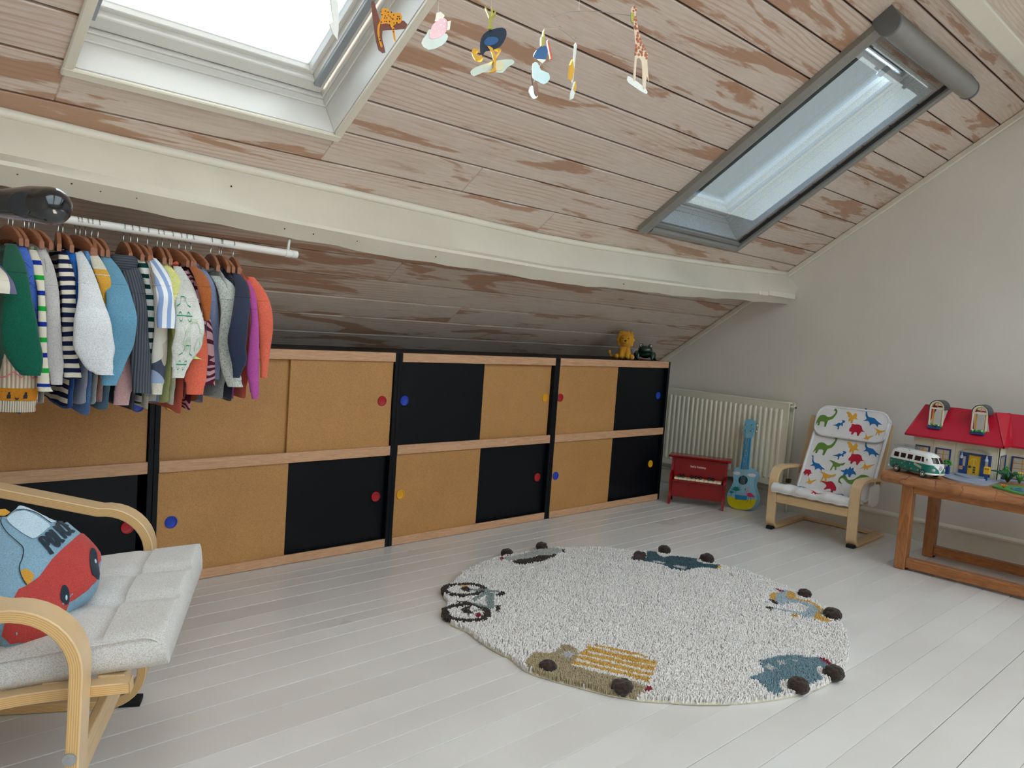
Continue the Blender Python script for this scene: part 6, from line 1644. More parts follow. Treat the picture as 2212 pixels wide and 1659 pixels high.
wall_with_holes('front_wall', XF, XF + .006, YA, YB, ZB, ZE + .012, wins + [doorway], M_HW)
MB().box((XF, YA - .0005, ZB), (XF + .19, YA + .006, ZE + .012)).build('end_wall', M_HW, hou)
for y_ in (-1.47, -1.568, -1.742): MB().box((XF - .0012, y_ - .001, ZB), (XF, y_ + .001, ZE), 0).build('wall_groove', pm('house_joint', '#b9b39c', .5), hou)
# side return with its window, then the wing set back
def frame_yz(mbname, x, y0, y1, z0, z1, w_, mat, th=.004, par=None):
    mb = MB()
    y0, y1 = min(y0, y1), max(y0, y1)
    mb.box((x - th, y0, z0), (x + th, y1, z0 + w_)); mb.box((x - th, y0, z1 - w_), (x + th, y1, z1)); mb.box((x - th, y0, z0 + w_), (x + th, y0 + w_, z1 - w_)); mb.box((x - th, y1 - w_, z0 + w_), (x + th, y1, z1 - w_))
    return mb.build(mbname, mat, par or hou)
def toy_window(x, y0, y1, z0, z1, bars=(1, 2)):
    f_ = frame_yz('window_frame', x - .002, y0, y1, z0, z1, .006, M_HB)
    y0, y1 = min(y0, y1) + .007, max(y0, y1) - .007; z0 += .007; z1 -= .007
    mb = MB()
    for i in range(bars[0] + 2):
        yy = y0 + (y1 - y0) * i / (bars[0] + 1); mb.box((x - .001, yy - .0018, z0), (x + .002, yy + .0018, z1))
    for j in range(bars[1] + 2):
        zz = z0 + (z1 - z0) * j / (bars[1] + 1); mb.box((x - .0012, y0, zz - .0018), (x + .0018, y1, zz + .0018))
    mb.build('glazing_bar', M_HY, f_)
    return f_
toy_window(XF, *wins[0]); toy_window(XF, *wins[1], (1, 3))
XWN = 3.212
mb = MB()
for a, b, c, d in rect_minus((XF, XWN + .02, ZB, ZE + .012), [(XF + .012, XWN - .012, .476, .556)]): mb.box((a, YB - .001, c), (b, YB + .004, d))
mb.build('return_wall', M_HW, hou)
mb = MB(); ya_, yb_ = YB - .003, YB + .001
for a0, a1, c0, c1 in ((XF + .010, XWN - .008, .552, .558), (XF + .010, XWN - .008, .474, .480), (XF + .010, XF + .016, .480, .552), (XWN - .014, XWN - .008, .480, .552)): mb.box((a0, ya_, c0), (a1, yb_, c1))
rf = mb.build('window_frame', M_HB, hou)
MB().box((XF + .017, YB, .481), (XF + .036, YB + .0015, .551)).build('glazing_bar', M_HY, rf)
wwin = [(-1.775, -1.862, .446, .556), (-1.90, -1.99, .446, .556)]
wall_with_holes('wing_wall', XWN, XWN + .006, YB, -2.12, ZB, ZE + .012, wwin, M_HW)
for w_ in wwin: toy_window(XWN, *w_, (1, 3))
MB().box((XWN, -2.126, ZB), (XF + .196, -2.12, ZE)).build('end_wall', M_HW, hou)
MB().box((XWN + .05, -2.11, .47), (XWN + .06, -1.78, .472)).build('inner_shelf', pm('toy_brown', '#5d3a28', .6), hou)
# porch: blue door surround, yellow door, number plate, lamps, canopy
mb = MB(); x0, x1 = XF - .010, XF + .004
for a, b, c, d in rect_minus((-1.722, -1.592, ZB, .553), [(-1.681, -1.627, ZB, .545), (-1.712, -1.696, .488, .535), (-1.618, -1.604, .488, .535)]): mb.box((x0, a, c), (x1, b, d))
mb.build('door_surround', M_HB, hou)
dr = MB().box((XF - .006, -1.680, ZB + .001), (XF - .001, -1.628, .544), .001).build('front_door', pm('house_door_yellow', '#dfae21', .4, .03), hou)
MB().lathe([(.0003, -.004), (.006, -.003), (.0065, 0), (.0003, 0)], 12, (XF - .006, -1.638, .489), 'X').build('door_knob', M_HDG, dr, True)
for k, zz in enumerate((.462, .473, .484)): MB().box((XF - .0068, -1.661, zz), (XF - .0058, -1.651, zz + .008)).build('door_pane', M_HDG, dr)
mb = MB(); stroke(mb, [(-1.652 + .012 * math.cos(a), .516 + .014 * math.sin(a)) for a in [i * PI / 8 for i in range(9)]], .004, lambda a, b: (XF - .0064, a, b)); stroke(mb, [(-1.652, .53), (-1.652, .497)], .005, lambda a, b: (XF - .0064, a, b))
mb.build('door_motif', pm('door_motif', '#e8c65c', .4), dr)
pl = MB().box((XF - .0125, -1.609, .472), (XF - .0102, -1.594, .488), .0005).build('number_plate', pm('plate_peach', '#e2a86a', .5), hou)
mb = MB()
for i, ch in enumerate('27'):
    for stq in LET[ch]: stroke(mb, [(-1.5965 - (i * .0056 + x_ * .0046), .4755 + y_ * .009) for x_, y_ in stq], .0013, lambda a, b: (XF - .0128, a, b))
mb.build('house_number', pm('print_brown_dark', '#3a2318', .6), pl)
M_LAMP = pm('lamp_pale_blue', '#b9c8dc', .4)
for y_ in (-1.603, -1.706):
    MB().lathe([(.0004, .552), (.003, .551), (.004, .545), (.0035, .540), (.006, .538), (.007, .527), (.004, .524), (.0004, .523)], 10, (XF - .020, y_, 0)).build('wall_lamp', M_LAMP, hou, True, 40)
    MB().tube([(XF - .010, y_, .546), (XF - .020, y_, .548)], .0014, 6).build('lamp_bracket', M_LAMP, hou)
rings = []
for i in range(13):
    a = PI * i / 12; y_ = -1.655 + .060 * math.cos(a); z_ = .553 + .018 * math.sin(a)
    rings.append([(XF - .050, y_, z_), (XF, y_, z_ + .004), (XF, y_, z_ + .0055), (XF - .050, y_, z_ + .0015)])
t_ = NT('clear_plastic'); t_.n.remove(t_.p); a_ = t_.new('ShaderNodeBsdfTransparent'); b_ = t_.new('ShaderNodeBsdfGlossy'); b_.inputs['Roughness'].default_value = .1; b_.inputs[0].default_value = (.8, .84, .9, 1); m_ = t_.new('ShaderNodeMixShader'); m_.inputs[0].default_value = .35
t_.link(a_.outputs[0], m_.inputs[1]); t_.link(b_.outputs[0], m_.inputs[2]); t_.link(m_.outputs[0], t_.out.inputs[0])
MB().loft(rings).build('door_canopy', t_.m, hou, True, 40)
# pavement base
base_ol = smooth_path([(2.975, -1.560), (2.915, -1.590), (2.872, -1.640), (2.860, -1.700), (2.868, -1.750), (2.895, -1.766), (2.95, -1.768)], 4) + [(3.05, -1.77), (3.16, -1.79), (3.16, -2.13), (3.30, -2.13), (3.30, -1.375), (3.08, -1.375), (3.06, -1.54)]
MB().prism(base_ol, TZ, TZ + .006, 'XY').build('paving_base', M_HG, hou)
MB().prism(smooth_path([(3.085, -1.585), (3.03, -1.60), (2.99, -1.66), (3.00, -1.72), (3.05, -1.735), (3.085, -1.73)], 4), TZ + .006, TZ + .012, 'XY').build('door_step', M_HG, hou)
def post_box(y_, x_, mat_box, name):
    MB().box((x_ - .006, y_ - .006, TZ + .006), (x_ + .006, y_ + .006, TZ + .034), .001).build('post', M_HB, hou)
    MB().box((x_ - .009, y_ - .014, TZ + .034), (x_ + .009, y_ + .012, TZ + .068), .003).build(name, mat_box, hou)
post_box(-1.728, 3.018, MATS['house_door_yellow'], 'mailbox')
MB().box((3.006, -1.740, TZ + .058), (3.0088, -1.722, TZ + .0605)).build('mail_slot', pm('toy_red', '#b3261e', .4), hou)
def leaves(name, c, r, n, mat, parent=None, seed=1, flat=.7):
    rr = random.Random(seed); mb = MB()
    for _ in range(n):
        a, b = rr.uniform(0, 2 * PI), rr.uniform(-.2, 1)
        p = Vector((c[0] + r[0] * math.cos(a) * (1 - .5 * abs(b)), c[1] + r[1] * math.sin(a) * (1 - .5 * abs(b)), c[2] + r[2] * b))
        s_ = rr.uniform(.004, .007)
        mb.ball(p, (s_, s_, s_ * flat), 6, 4)
    return mb.build(name, mat, parent or hou, True)
# planter by the van
MB().box((3.010, -1.576, TZ + .006), (3.026, -1.560, TZ + .040), .002).build('planter_post', M_HB, hou)
leaves('planter_leaves', (3.016, -1.566, TZ + .050), (.016, .020, .018), 26, M_GRN, seed=2)
# roof: hipped main block and wing, both covered with raised tiles
ER, ZR = 3.068, .746
def roof_face(name, quad, nu, nv, mat, par, holes=()):
    """quad a(bottom-left) b(bottom-right) c(top-right) d(top-left): raised tiles on it; holes are u/v rectangles left open"""
    a, b, c, d = [Vector(q) for q in quad]; n_ = (b - a).cross(d - a).normalized()
    P_ = lambda u, v: (a.lerp(b, u)).lerp(d.lerp(c, u), v)
    mb = MB()
    for u0, u1, v0, v1 in rect_minus((0, 1, 0, 1), holes):
        q = [P_(u0, v0), P_(u1, v0), P_(u1, v1), P_(u0, v1)]
        mb.add(q + [p - n_ * .002 for p in q], [(0, 1, 2, 3), (7, 6, 5, 4), (0, 4, 5, 1), (1, 5, 6, 2), (2, 6, 7, 3), (3, 7, 4, 0)])
    base = mb.build(name, M_HR2, par)
    mb = MB()
    for j in range(nv):
        for i in range(nu):
            u0, u1, v0, v1 = (i + .09) / nu, (i + .91) / nu, (j + .05) / nv, (j + .93) / nv
            uc, vc = (u0 + u1) / 2, (v0 + v1) / 2
            if any(h[0] - .01 < uc < h[1] + .01 and h[2] - .02 < vc < h[3] + .02 for h in holes): continue
            q = [P_(u0, v0), P_(u1, v0), P_(u1, v1), P_(u0, v1)]
            h0, h1 = n_ * .0036, n_ * .0012
            mb.add([q[0] + h0, q[1] + h0, q[2] + h1, q[3] + h1, q[0], q[1]], [(0, 1, 2, 3), (4, 5, 1, 0)])
    mb.build('roof_tiles', mat, base)
    return base
yl, yr = -1.350, -1.772
rl, rr_ = -1.384, -1.693
xr = 3.20
roof_face('roof_slope', [(ER, yr, .606), (ER, yl, .606), (xr, rl, ZR), (xr, rr_, ZR)][::1], 30, 11, M_HR, hou, [(.125, .295, .38, 1.0), (.655, .815, .38, 1.0)])
roof_face('roof_hip', [(ER, yl, .606), (3.26, yl, .606), (xr + .02, rl, ZR), (xr, rl, ZR)], 12, 11, M_HR, hou)
XE2 = 3.178
roof_face('roof_hip', [(XE2, yr, .606), (ER, yr, .606), (xr, rr_, ZR), (3.262, -1.735, ZR)], 8, 11, M_HR, hou)
roof_face('roof_slope', [(XE2, -2.16, .606), (XE2, yr, .606), (3.262, -1.735, ZR), (3.262, -2.16, ZR)], 26, 11, M_HR, hou)
mb = MB()
for p_, q_ in (((ER, yl), (ER, yr)), ((ER, yr), (XE2, yr)), ((XE2, yr), (XE2, -2.16)), ((ER, yl), (3.262, yl))):
    mb.box((min(p_[0], q_[0]) - .004, min(p_[1], q_[1]) - .004, .5975), (max(p_[0], q_[0]) + .004, max(p_[1], q_[1]) + .004, .609), .002)
mb.build('eaves', M_HR2, hou)
mb = MB()
for e in (((ER, yl, .608), (xr, rl, ZR)), ((xr, rl, ZR), (xr, rr_, ZR)), ((ER, yr, .608), (xr, rr_, ZR)), ((XE2, yr, .608), (3.262, -1.735, ZR)), ((xr, rr_, ZR), (3.262, -1.735, ZR))): mb.tube(e, .004, 6)
mb.build('ridge_rolls', M_HR2, hou, True)
def dormer(yc):
    d = bpy.data.objects.new('dormer', None); link(d, hou); d.location = (0, yc, 0)
    xw = 3.112; hw = .032
    inner = [(-hw + .006, .662), (-hw + .006, .745)] + [((hw - .006) * math.cos(a), .745 + (hw - .006) * math.sin(a)) for a in [PI - PI * i / 12 for i in range(13)]] + [(hw - .006, .745), (hw - .006, .662)]
    outer = [(-hw, .655), (-hw, .745)] + [(hw * math.cos(a), .745 + hw * math.sin(a)) for a in [PI - PI * i / 12 for i in range(13)]] + [(hw, .745), (hw, .655)]
    n = len(inner); mb = MB()
    vs = [(xw, a, b) for a, b in outer] + [(xw, a, b) for a, b in inner] + [(xw + .008, a, b) for a, b in outer] + [(xw + .008, a, b) for a, b in inner]
    fs = []
    for i in range(n - 1):
        fs += [(i, i + 1, n + i + 1, n + i), (2 * n + i, 3 * n + i, 3 * n + i + 1, 2 * n + i + 1), (i, 2 * n + i, 2 * n + i + 1, i + 1), (n + i, n + i + 1, 3 * n + i + 1, 3 * n + i)]
    mb.add(vs, fs); mb.box((xw, -hw, .652), (xw + .008, hw, .660)); mb.box((xw, -hw + .005, .737), (xw + .008, hw - .005, .744))
    mb.build('dormer_frame', M_HW, d)
    arc_ = [((hw + .004) * math.cos(a), .745 + (hw + .004) * math.sin(a)) for a in [PI - PI * i / 12 for i in range(13)]]
    arc_ = [(-hw - .004, .735)] + arc_ + [(hw + .004, .735)]
    m = len(arc_); arci = [(a * .94, (b - .745) * .94 + .745) for a, b in arc_]
    mb = MB(); vs = [(xw - .003, a, b) for a, b in arc_] + [(xw - .003, a, b) for a, b in arci] + [(3.185, a, b) for a, b in arc_] + [(3.185, a, b) for a, b in arci]; fs = []
    for i in range(m - 1): fs += [(i, i + 1, m + i + 1, m + i), (i, 2 * m + i, 2 * m + i + 1, i + 1), (m + i, m + i + 1, 3 * m + i + 1, 3 * m + i), (2 * m + i, 3 * m + i, 3 * m + i + 1, 2 * m + i + 1)]
    mb.add(vs, fs).build('dormer_roof', M_HDG, d, True, 40)
    mb = MB()
    for y_ in (-.001,): mb.box((xw + .004, y_ - .0015, .744), (xw + .007, y_ + .0015, .770))
    for s_ in (1,): mb.box((xw + .010, hw - .014, .662), (xw + .030, hw - .011, .737)); mb.box((xw + .004, -hw + .007, .662), (xw + .007, -hw + .011, .737))
    for k in range(9):
        a = PI * k / 9; a2 = PI * (k + 1) / 9; r0, r1 = hw - .006, hw - .010
        mb.add([(xw + .005, r0 * math.cos(a), .745 + r0 * math.sin(a)), (xw + .005, r0 * math.cos(a2), .745 + r0 * math.sin(a2)), (xw + .005, r1 * math.cos(a2), .745 + r1 * math.sin(a2)), (xw + .005, r1 * math.cos(a), .745 + r1 * math.sin(a))], [(0, 1, 2, 3)])
    mb.build('casement', M_HY, d)
    MB().box((xw - .022, -hw + .002, .642), (xw - .002, hw - .004, .654), .002).build('flower_box', M_HB, d)
    lv = leaves('box_leaves', (xw - .012, 0, .656), (.012, .030, .008), 22, M_GRN, d, int(yc * -1000))
    for k, cc in enumerate(('#e8e4df', '#d9806a', '#e8e4df')):
        MB().ball((xw - .020, -.02 + .019 * k, .662), .004, 7, 5).build('flower', pm('petal%d' % (k % 2), cc, .5), d, True)
    return d
dormer(-1.464); dormer(-1.650)
# planter at the wing
MB().box((3.150, -1.772, TZ + .008), (3.19, -1.757, TZ + .020), .002).build('planter_box', M_HB, hou)
leaves('planter_leaves', (3.168, -1.766, TZ + .040), (.026, .016, .022), 30, M_GRN, hou, 9)

# garden island with pond beside the toy house
isl = thing('toy_garden', 'toy garden island with blue pond, fern and orange flower beside the toy house', 'toy garden', (2.93, -1.890, TZ))
ol_ = smooth_path([(-.05, .10), (-.085, .055), (-.115, .0), (-.11, -.06), (-.06, -.11), (.02, -.13), (.09, -.10), (.10, -.02), (.085, .05), (.02, .092)], 5, True)
MB().prism(ol_, 0, .007, 'XY').build('lawn', pm('toy_lawn', '#4f8f45', .6, .1, 40), isl)
pd = smooth_path([(-.07, .02), (-.09, -.02), (-.06, -.07), (.0, -.085), (.04, -.04), (.02, .01), (-.02, .035)], 5, True)
MB().prism(pd, .0068, .0082, 'XY').build('pond', pm('toy_pond', '#3c6f9e', .12, .05), isl)
mb = MB()
for i in range(9):
    a = 2 * PI * i / 9 + .3; l_ = .045 + .012 * (i % 3)
    pts = [(.135 + math.cos(a) * l_ * u, .088 + math.sin(a) * l_ * u, .008 + .045 * math.sin(min(1, u * 1.15) * PI * .62)) for u in (0, .3, .6, .85, 1)]
    mb.tube(pts, [.0022, .0045, .0050, .0034, .0006], 5)
mb.build('fern', pm('toy_fern', '#1f5f34', .5), isl, True)
mb = MB()
for i in range(6):
    a = 2 * PI * i / 6; mb.tube([(-.055, .055, .007), (-.055 + .008 * math.cos(a), .055 + .008 * math.sin(a), .018), (-.055 + .013 * math.cos(a), .055 + .013 * math.sin(a), .022)], [.001, .0028, .0006], 5)
mb.build('orange_flower', pm('toy_orange', '#e08a25', .5), isl, True)
mb = MB()
for i in range(10):
    a = 2 * PI * i / 10; mb.tube([(.148, .045, .007), (.148 + .012 * math.cos(a), .045 + .012 * math.sin(a), .035), (.148 + .02 * math.cos(a), .045 + .02 * math.sin(a), .050)], [.001, .0026, .0006], 5)
mb.build('tall_plant', pm('toy_plant', '#3f9440', .5), isl, True)
for k in range(4): MB().ball((.148 + .008 * math.cos(k * 1.6), .045 + .008 * math.sin(k * 1.6), .055), (.003, .003, .006), 7, 5).build('flower', pm('toy_yellow', '#e3c63b', .5), isl, True)

# ------------------------------------------------------------------ camper van
VA = math.atan2(-.943, -.333)
van = thing('toy_camper_van', 'green and white toy camper van with roof rack at the table end', 'toy van', (2.872, -1.480, TZ), VA)
M_VG = pm('van_green', '#0f7468', .25, .05, 8, coat=.5); M_VW = pm('van_white', '#e6e6e2', .25, .02, coat=.5); M_TYRE = pm('tyre_rubber', '#141414', .7); M_GLS = pm('van_glass', '#2c1a14', .1, .3, 40); M_CHR = pm('van_metal', '#9a9c9e', .3, metal=.8)
def vhw(z): return float(np.interp(z, [.016, .022, .034, .062, .080, .098, .106, .110, .1125], [.040, .0465, .048, .047, .0435, .039, .032, .020, .006]))
def vxf(z): return float(np.interp(z, [.016, .024, .040, .062, .085, .102, .110, .1125], [.112, .119, .121, .119, .107, .094, .078, .055]))
def vxr(z): return float(np.interp(z, [.016, .024, .062, .098, .108, .1125], [-.110, -.116, -.117, -.113, -.104, -.085]))
def vplan(z, e=0.0):
    hw, xf, xb = vhw(z) + e, vxf(z) + e, vxr(z) - e
    r_ = min(.034, hw * .95); rb = min(.018, hw * .9)
    out = [(xf - r_ + r_ * math.cos(a), hw - r_ + r_ * math.sin(a)) for a in [i * PI / 2 / 7 for i in range(8)]]
    out += [(xb + rb - rb * math.sin(a), hw - rb + rb * math.cos(a)) for a in [i * PI / 2 / 5 for i in range(6)]]
    out += [(x_, -y_) for x_, y_ in out[::-1]]
    return out
lo_ = [[(x_, y_, z) for x_, y_ in vplan(z)] for z in (.016, .020, .026, .034, .045, .055, .062)]
up_ = [[(x_, y_, z) for x_, y_ in vplan(z)] for z in (.062, .068, .076, .085, .094, .100, .104, .107, .110, .112, .1125)]
MB().loft(lo_).build('lower_body', M_VG, van, True, 50); MB().loft(up_).build('upper_body', M_VW, van, True, 50)
mb = MB()
for p_ in range(2): pass
beltline = [(x_, y_, .0625) for x_, y_ in vplan(.0625, .0006)]
MB().tube(beltline + beltline[:1], .0009, 5).build('waist_moulding', M_VW, van, True)
def vfront(y_, z, e=.0):
    hw, xf = vhw(z), vxf(z); r_ = min(.034, hw * .95); a = abs(y_) - (hw - r_)
    return xf + e if a <= 0 else xf - r_ + math.sqrt(max(0, r_ * r_ - a * a)) + e
mb = MB(); rows = [(.064, .040), (.058, .034), (.050, .024), (.042, .014), (.034, .007), (.026, .002)]
nn_ = 10
mb.add([(vfront(w_ * (-1 + 2 * i / nn_), z, .0007), w_ * (-1 + 2 * i / nn_), z) for z, w_ in rows for i in range(nn_ + 1)], [(j * (nn_ + 1) + i, j * (nn_ + 1) + i + 1, (j + 1) * (nn_ + 1) + i + 1, (j + 1) * (nn_ + 1) + i) for j in range(len(rows) - 1) for i in range(nn_)])
mb.build('front_vee', M_VW, van, True)
fm = lambda e: (lambda a, b: (vfront(a, b, e), a, b))
mb = MB(); stroke(mb, [(.0085 * math.cos(a), .050 + .0085 * math.sin(a)) for a in [i * 2 * PI / 18 for i in range(19)]], .0016, fm(.0016))
stroke(mb, [(-.0045, .0565), (0, .0505), (.0045, .0565)], .0014, fm(.0017)); stroke(mb, [(-.0068, .0525), (-.0036, .0432), (0, .0498), (.0036, .0432), (.0068, .0525)], .0014, fm(.0017))
mb.build('front_emblem', pm('emblem_grey', '#6f757a', .3, metal=.6), van)
for s_ in (-1, 1):
    yy = s_ * .032; hx_ = vfront(yy, .041, 0)
    MB().lathe([(.0003, .003), (.006, .002), (.0078, -.002), (.0078, -.008)], 14, (hx_ - .001, yy, .041), 'X').build('headlamp', pm('headlamp_glass', '#b9b7ae', .15), van, True, 40)
    # windscreen halves
    mb = MB(); q_ = [(s_ * .003, .069), (s_ * .034, .069), (s_ * .030, .092), (s_ * .003, .095)]
    ql = []
    for j in range(5):
        z_ = .069 + .025 * j / 4
        for i in range(6):
            y_ = s_ * (.003 + (.034 - .003 - .004 * j / 4) * i / 5); ql.append((vfront(y_, z_, .0009), y_, z_))
    mb.add(ql, [(j * 6 + i, j * 6 + i + 1, (j + 1) * 6 + i + 1, (j + 1) * 6 + i) for j in range(4) for i in range(5)])
    mb.build('windscreen', M_GLS, van, True)
    # side windows
    for xa_, xb_ in ((-.090, -.064), (-.054, -.028), (-.018, .008), (.020, .050), (.058, .070)):
        mb = MB(); gl = []
        for j in range(4):
            z_ = .071 + .021 * j / 3
            for i in range(3):
                x_ = xa_ + (xb_ - xa_) * i / 2 - (.006 * j / 3 if xa_ > .05 else 0); gl.append((x_, s_ * (vhw(z_) + .0007), z_))
        mb.add(gl, [(j * 3 + i, j * 3 + i + 1, (j + 1) * 3 + i + 1, (j + 1) * 3 + i) for j in range(3) for i in range(2)])
        mb.build('side_window', M_GLS, van)
    for xw_ in (-.069, .069):
        wq = bpy.data.objects.new('wheel', None); link(wq, van); wq.location = (xw_, s_ * .041, .0165)
        MB().lathe([(.009, -.006), (.0150, -.006), (.0165, -.004), (.0165, .004), (.0150, .006), (.009, .006)], 20, (0, 0, 0), 'Y').build('tyre', M_TYRE, wq, True, 40)
        MB().lathe([(.0003, -.0066), (.005, -.0066), (.0058, -.0054), (.0085, -.0056), (.0105, -.0064), (.0112, -.0058), (.0112, .0058), (.0105, .0064), (.0085, .0056), (.0058, .0054), (.005, .0066), (.0003, .0066)], 20, (0, 0, 0), 'Y').build('hub', M_VW, wq, True, 40)
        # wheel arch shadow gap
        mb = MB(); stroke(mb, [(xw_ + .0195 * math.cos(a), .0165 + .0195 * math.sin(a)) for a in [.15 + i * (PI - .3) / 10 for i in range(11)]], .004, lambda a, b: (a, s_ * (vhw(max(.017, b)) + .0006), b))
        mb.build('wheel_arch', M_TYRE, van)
    # painted flowers and a banner on the side
    rq = random.Random(4); fl_ = MB(); fo = MB()
    for xk, zk_ in ((-.098, .05), (-.078, .038), (-.040, .046), (-.022, .034), (-.058, .030), (.0, .050), (.010, .030), (.045, .030), (.058, .040), (-.028, .056)):
        r_ = rq.uniform(.0022, .0042)
        fl_.add([(xk + r_ * math.cos(i * PI / 5), s_ * (vhw(zk_) + .0008), zk_ + r_ * math.sin(i * PI / 5)) for i in range(10)], [tuple(range(10))])
        fo.add([(xk + r_ * .45 * math.cos(i * PI / 4), s_ * (vhw(zk_) + .0012), zk_ + r_ * .45 * math.sin(i * PI / 4)) for i in range(8)], [tuple(range(8))])
    fl_.build('flower_decal', pm('decal_rose', '#c9a58e', .5), van); fo.build('flower_centre', pm('decal_dark', '#5a3326', .5), van)
    mb = MB(); stroke(mb, [(.022, .056), (.040, .050), (.060, .044)], .011, lambda a, b: (a, s_ * (vhw(b) + .0008), b)); mb.build('banner_decal', pm('decal_banner', '#8fb7a8', .5), van)
    mb = MB(); stroke(mb, [(.024, .0565), (.040, .0512), (.058, .0455)], .004, lambda a, b: (a, s_ * (vhw(b) + .0012), b)); mb.build('banner_stripe', pm('decal_stripe', '#d0a06a', .5), van)
    mb = MB(); mb.box((-.004, s_ * .0478, .022), (-.0034, s_ * .0486, .092)); mb.build('door_gap', M_TYRE, van)
bp_ = [(vfront(y_, .022, .005), y_, .022) for y_ in [-.045 + .09 * i / 12 for i in range(13)]]
MB().tube([(bp_[0][0] - .012, -.050, .022)] + bp_ + [(bp_[-1][0] - .012, .050, .022)], .0042, 8).build('front_bumper', M_VW, van, True)
MB().tube([(-.108, -.048, .022), (-.121, -.036, .022), (-.122, 0, .022), (-.121, .036, .022), (-.108, .048, .022)], .0042, 8).build('rear_bumper', M_VW, van, True)
MB().box((.1275, -.014, .018), (.1287, .014, .026), .0004).build('number_plate', pm('plate_pale', '#cfcabd', .5), van)
mb = MB()
for z_, k_ in ((.117, 1.0), (.124, 1.04)):
    rk = [(-.098, -.034 * k_, z_), (-.01, -.034 * k_, z_), (-.01, .034 * k_, z_), (-.098, .034 * k_, z_)]
    for i in range(4): mb.tube([rk[i], rk[(i + 1) % 4]], .0009, 5)
for i in range(8):
    x_ = -.098 + .088 * i / 7
    for y_ in (-.035, .035): mb.tube([(x_, y_, .116), (x_, y_, .1245)], .0007, 5)
    mb.tube([(x_, -.034, .117), (x_, .034, .117)], .0008, 5)
for x_ in (-.09, -.02):
    for y_ in (-.032, .032): mb.tube([(x_, y_, .104), (x_, y_, .117)], .0012, 5)
mb.build('roof_rack', M_CHR, van, True)
MB().tube([(.085, -.044, .075), (.092, -.056, .082)], .0008, 5).build('mirror_arm', M_CHR, van); MB().ball((.092, -.057, .085), (.0015, .004, .005), 8, 6).build('wing_mirror', M_TYRE, van, True)

# ------------------------------------------------------------------ soft lion and ceramic frog on the end cabinet
lio = thing('toy_lion', 'yellow soft toy lion sitting on the end cabinet', 'soft toy', (2.665, .095, CH), math.radians(-142))
M_LI = fabric('lion_wool', '#dda02c', 700, .08, '#b97d1d'); M_LIM = fabric('lion_mane', '#e2a935', 700, .08, '#b97d1d')
rings = []
for z, rx, ry, cx in ((.0, .020, .030, -.01), (.004, .034, .042, -.008), (.025, .038, .044, -.006), (.050, .033, .037, -.004), (.072, .024, .027, -.002), (.085, .018, .02, 0)):
    rings.append([(cx + rx * math.cos(a), ry * math.sin(a), z) for a in [2 * PI * i / 18 for i in range(18)]])
MB().loft(rings).build('body', M_LI, lio, True)
mn = []
for x_, k_ in ((-.030, .55), (-.022, .86), (-.006, 1.0), (.008, .98), (.016, .84)):
    mn.append([(x_, .052 * k_ * (1 + .07 * math.cos(10 * a)) * math.cos(a), .112 + .052 * k_ * (1 + .07 * math.cos(10 * a)) * math.sin(a)) for a in [2 * PI * i / 50 for i in range(50)]])
MB().loft(mn).build('mane', M_LIM, lio, True)
hd = MB().ball((.012, 0, .110), (.034, .036, .038), 20, 12).build('head', M_LI, lio, True)
MB().ball((.043, 0, .100), (.010, .016, .011), 14, 8).build('muzzle', M_LIM, lio, True)
M_STI = pm('black_stitch', '#1a120c', .8)
MB().ball((.0525, 0, .108), (.004, .0075, .005), 10, 6).build('nose', M_STI, lio, True)
for s_ in (-1, 1):
    MB().ball((.0415, s_ * .016, .122), (.003, .0032, .004), 8, 6).build('eye', M_STI, lio, True)
    MB().tube([(.0535, 0, .100), (.053, s_ * .004, .095), (.051, s_ * .009, .096)], .0008, 5).build('mouth', M_STI, lio, True)
    MB().tube([(.006, s_ * .014, .07), (.022, s_ * .017, .045), (.032, s_ * .018, .018), (.040, s_ * .018, .010)], [.013, .013, .014, .013], 12).build('front_leg', M_LI, lio, True)
    MB().ball((.022, s_ * .043, .016), (.024, .016, .0158), 12, 8).build('hind_paw', M_LI, lio, True)
    MB().ball((.0, s_ * .030, .153), (.010, .012, .011), 10, 7).build('ear', M_LIM, lio, True)
MB().tube(smooth_path([(-.03, -.034, .012), (-.02, -.060, .010), (-.005, -.078, .016), (.0, -.084, .032)], 4), .006, 8).build('tail', M_LI, lio, True)
MB().ball((.0, -.086, .036), (.010, .010, .012), 10, 7).build('tail_tuft', M_LIM, lio, True)
tg = MB().ball((.004, .046, .050), (.006, .012, .015), 10, 7).build('label_tag', pm('grey_felt', '#6f6b78', .9), lio, True)

fro = thing('ceramic_frog', 'glossy dark green ceramic frog crouching beside the lion', 'ornament', (2.905, .125, CH), math.radians(-142))
M_FR = pm('green_glaze', '#243d2e', .12, .25, 30, coat=.6)
MB().ball((-.010, 0, .040), (.050, .052, .030), 20, 12).build('body', M_FR, fro, True)
MB().ball((.022, 0, .060), (.034, .044, .026), 20, 12).build('head', M_FR, fro, True)
for s_ in (-1, 1):
    MB().ball((.028, s_ * .027, .084), (.013, .013, .013), 12, 8).build('eye_socket', M_FR, fro, True)
    ey = MB().ball((.037, s_ * .029, .086), (.0072, .0078, .0078), 12, 8).build('eye', pm('eye_white', '#d9d8cf', .15), fro, True)
    MB().ball((.0437, s_ * .0265, .0865), (.002, .0035, .004), 8, 6).build('pupil', M_STI, ey, True)
    MB().tube([(.020, s_ * .036, .042), (.034, s_ * .044, .026), (.036, s_ * .042, .010), (.046, s_ * .042, .006)], [.014, .012, .010, .006], 10).build('front_leg', M_FR, fro, True)
    MB().ball((-.028, s_ * .050, .026), (.036, .020, .026), 14, 9).build('thigh', M_FR, fro, True)
    MB().tube([(-.03, s_ * .062, .008), (.012, s_ * .064, .006), (.030, s_ * .068, .004)], [.008, .007, .004], 8).build('hind_foot', M_FR, fro, True)
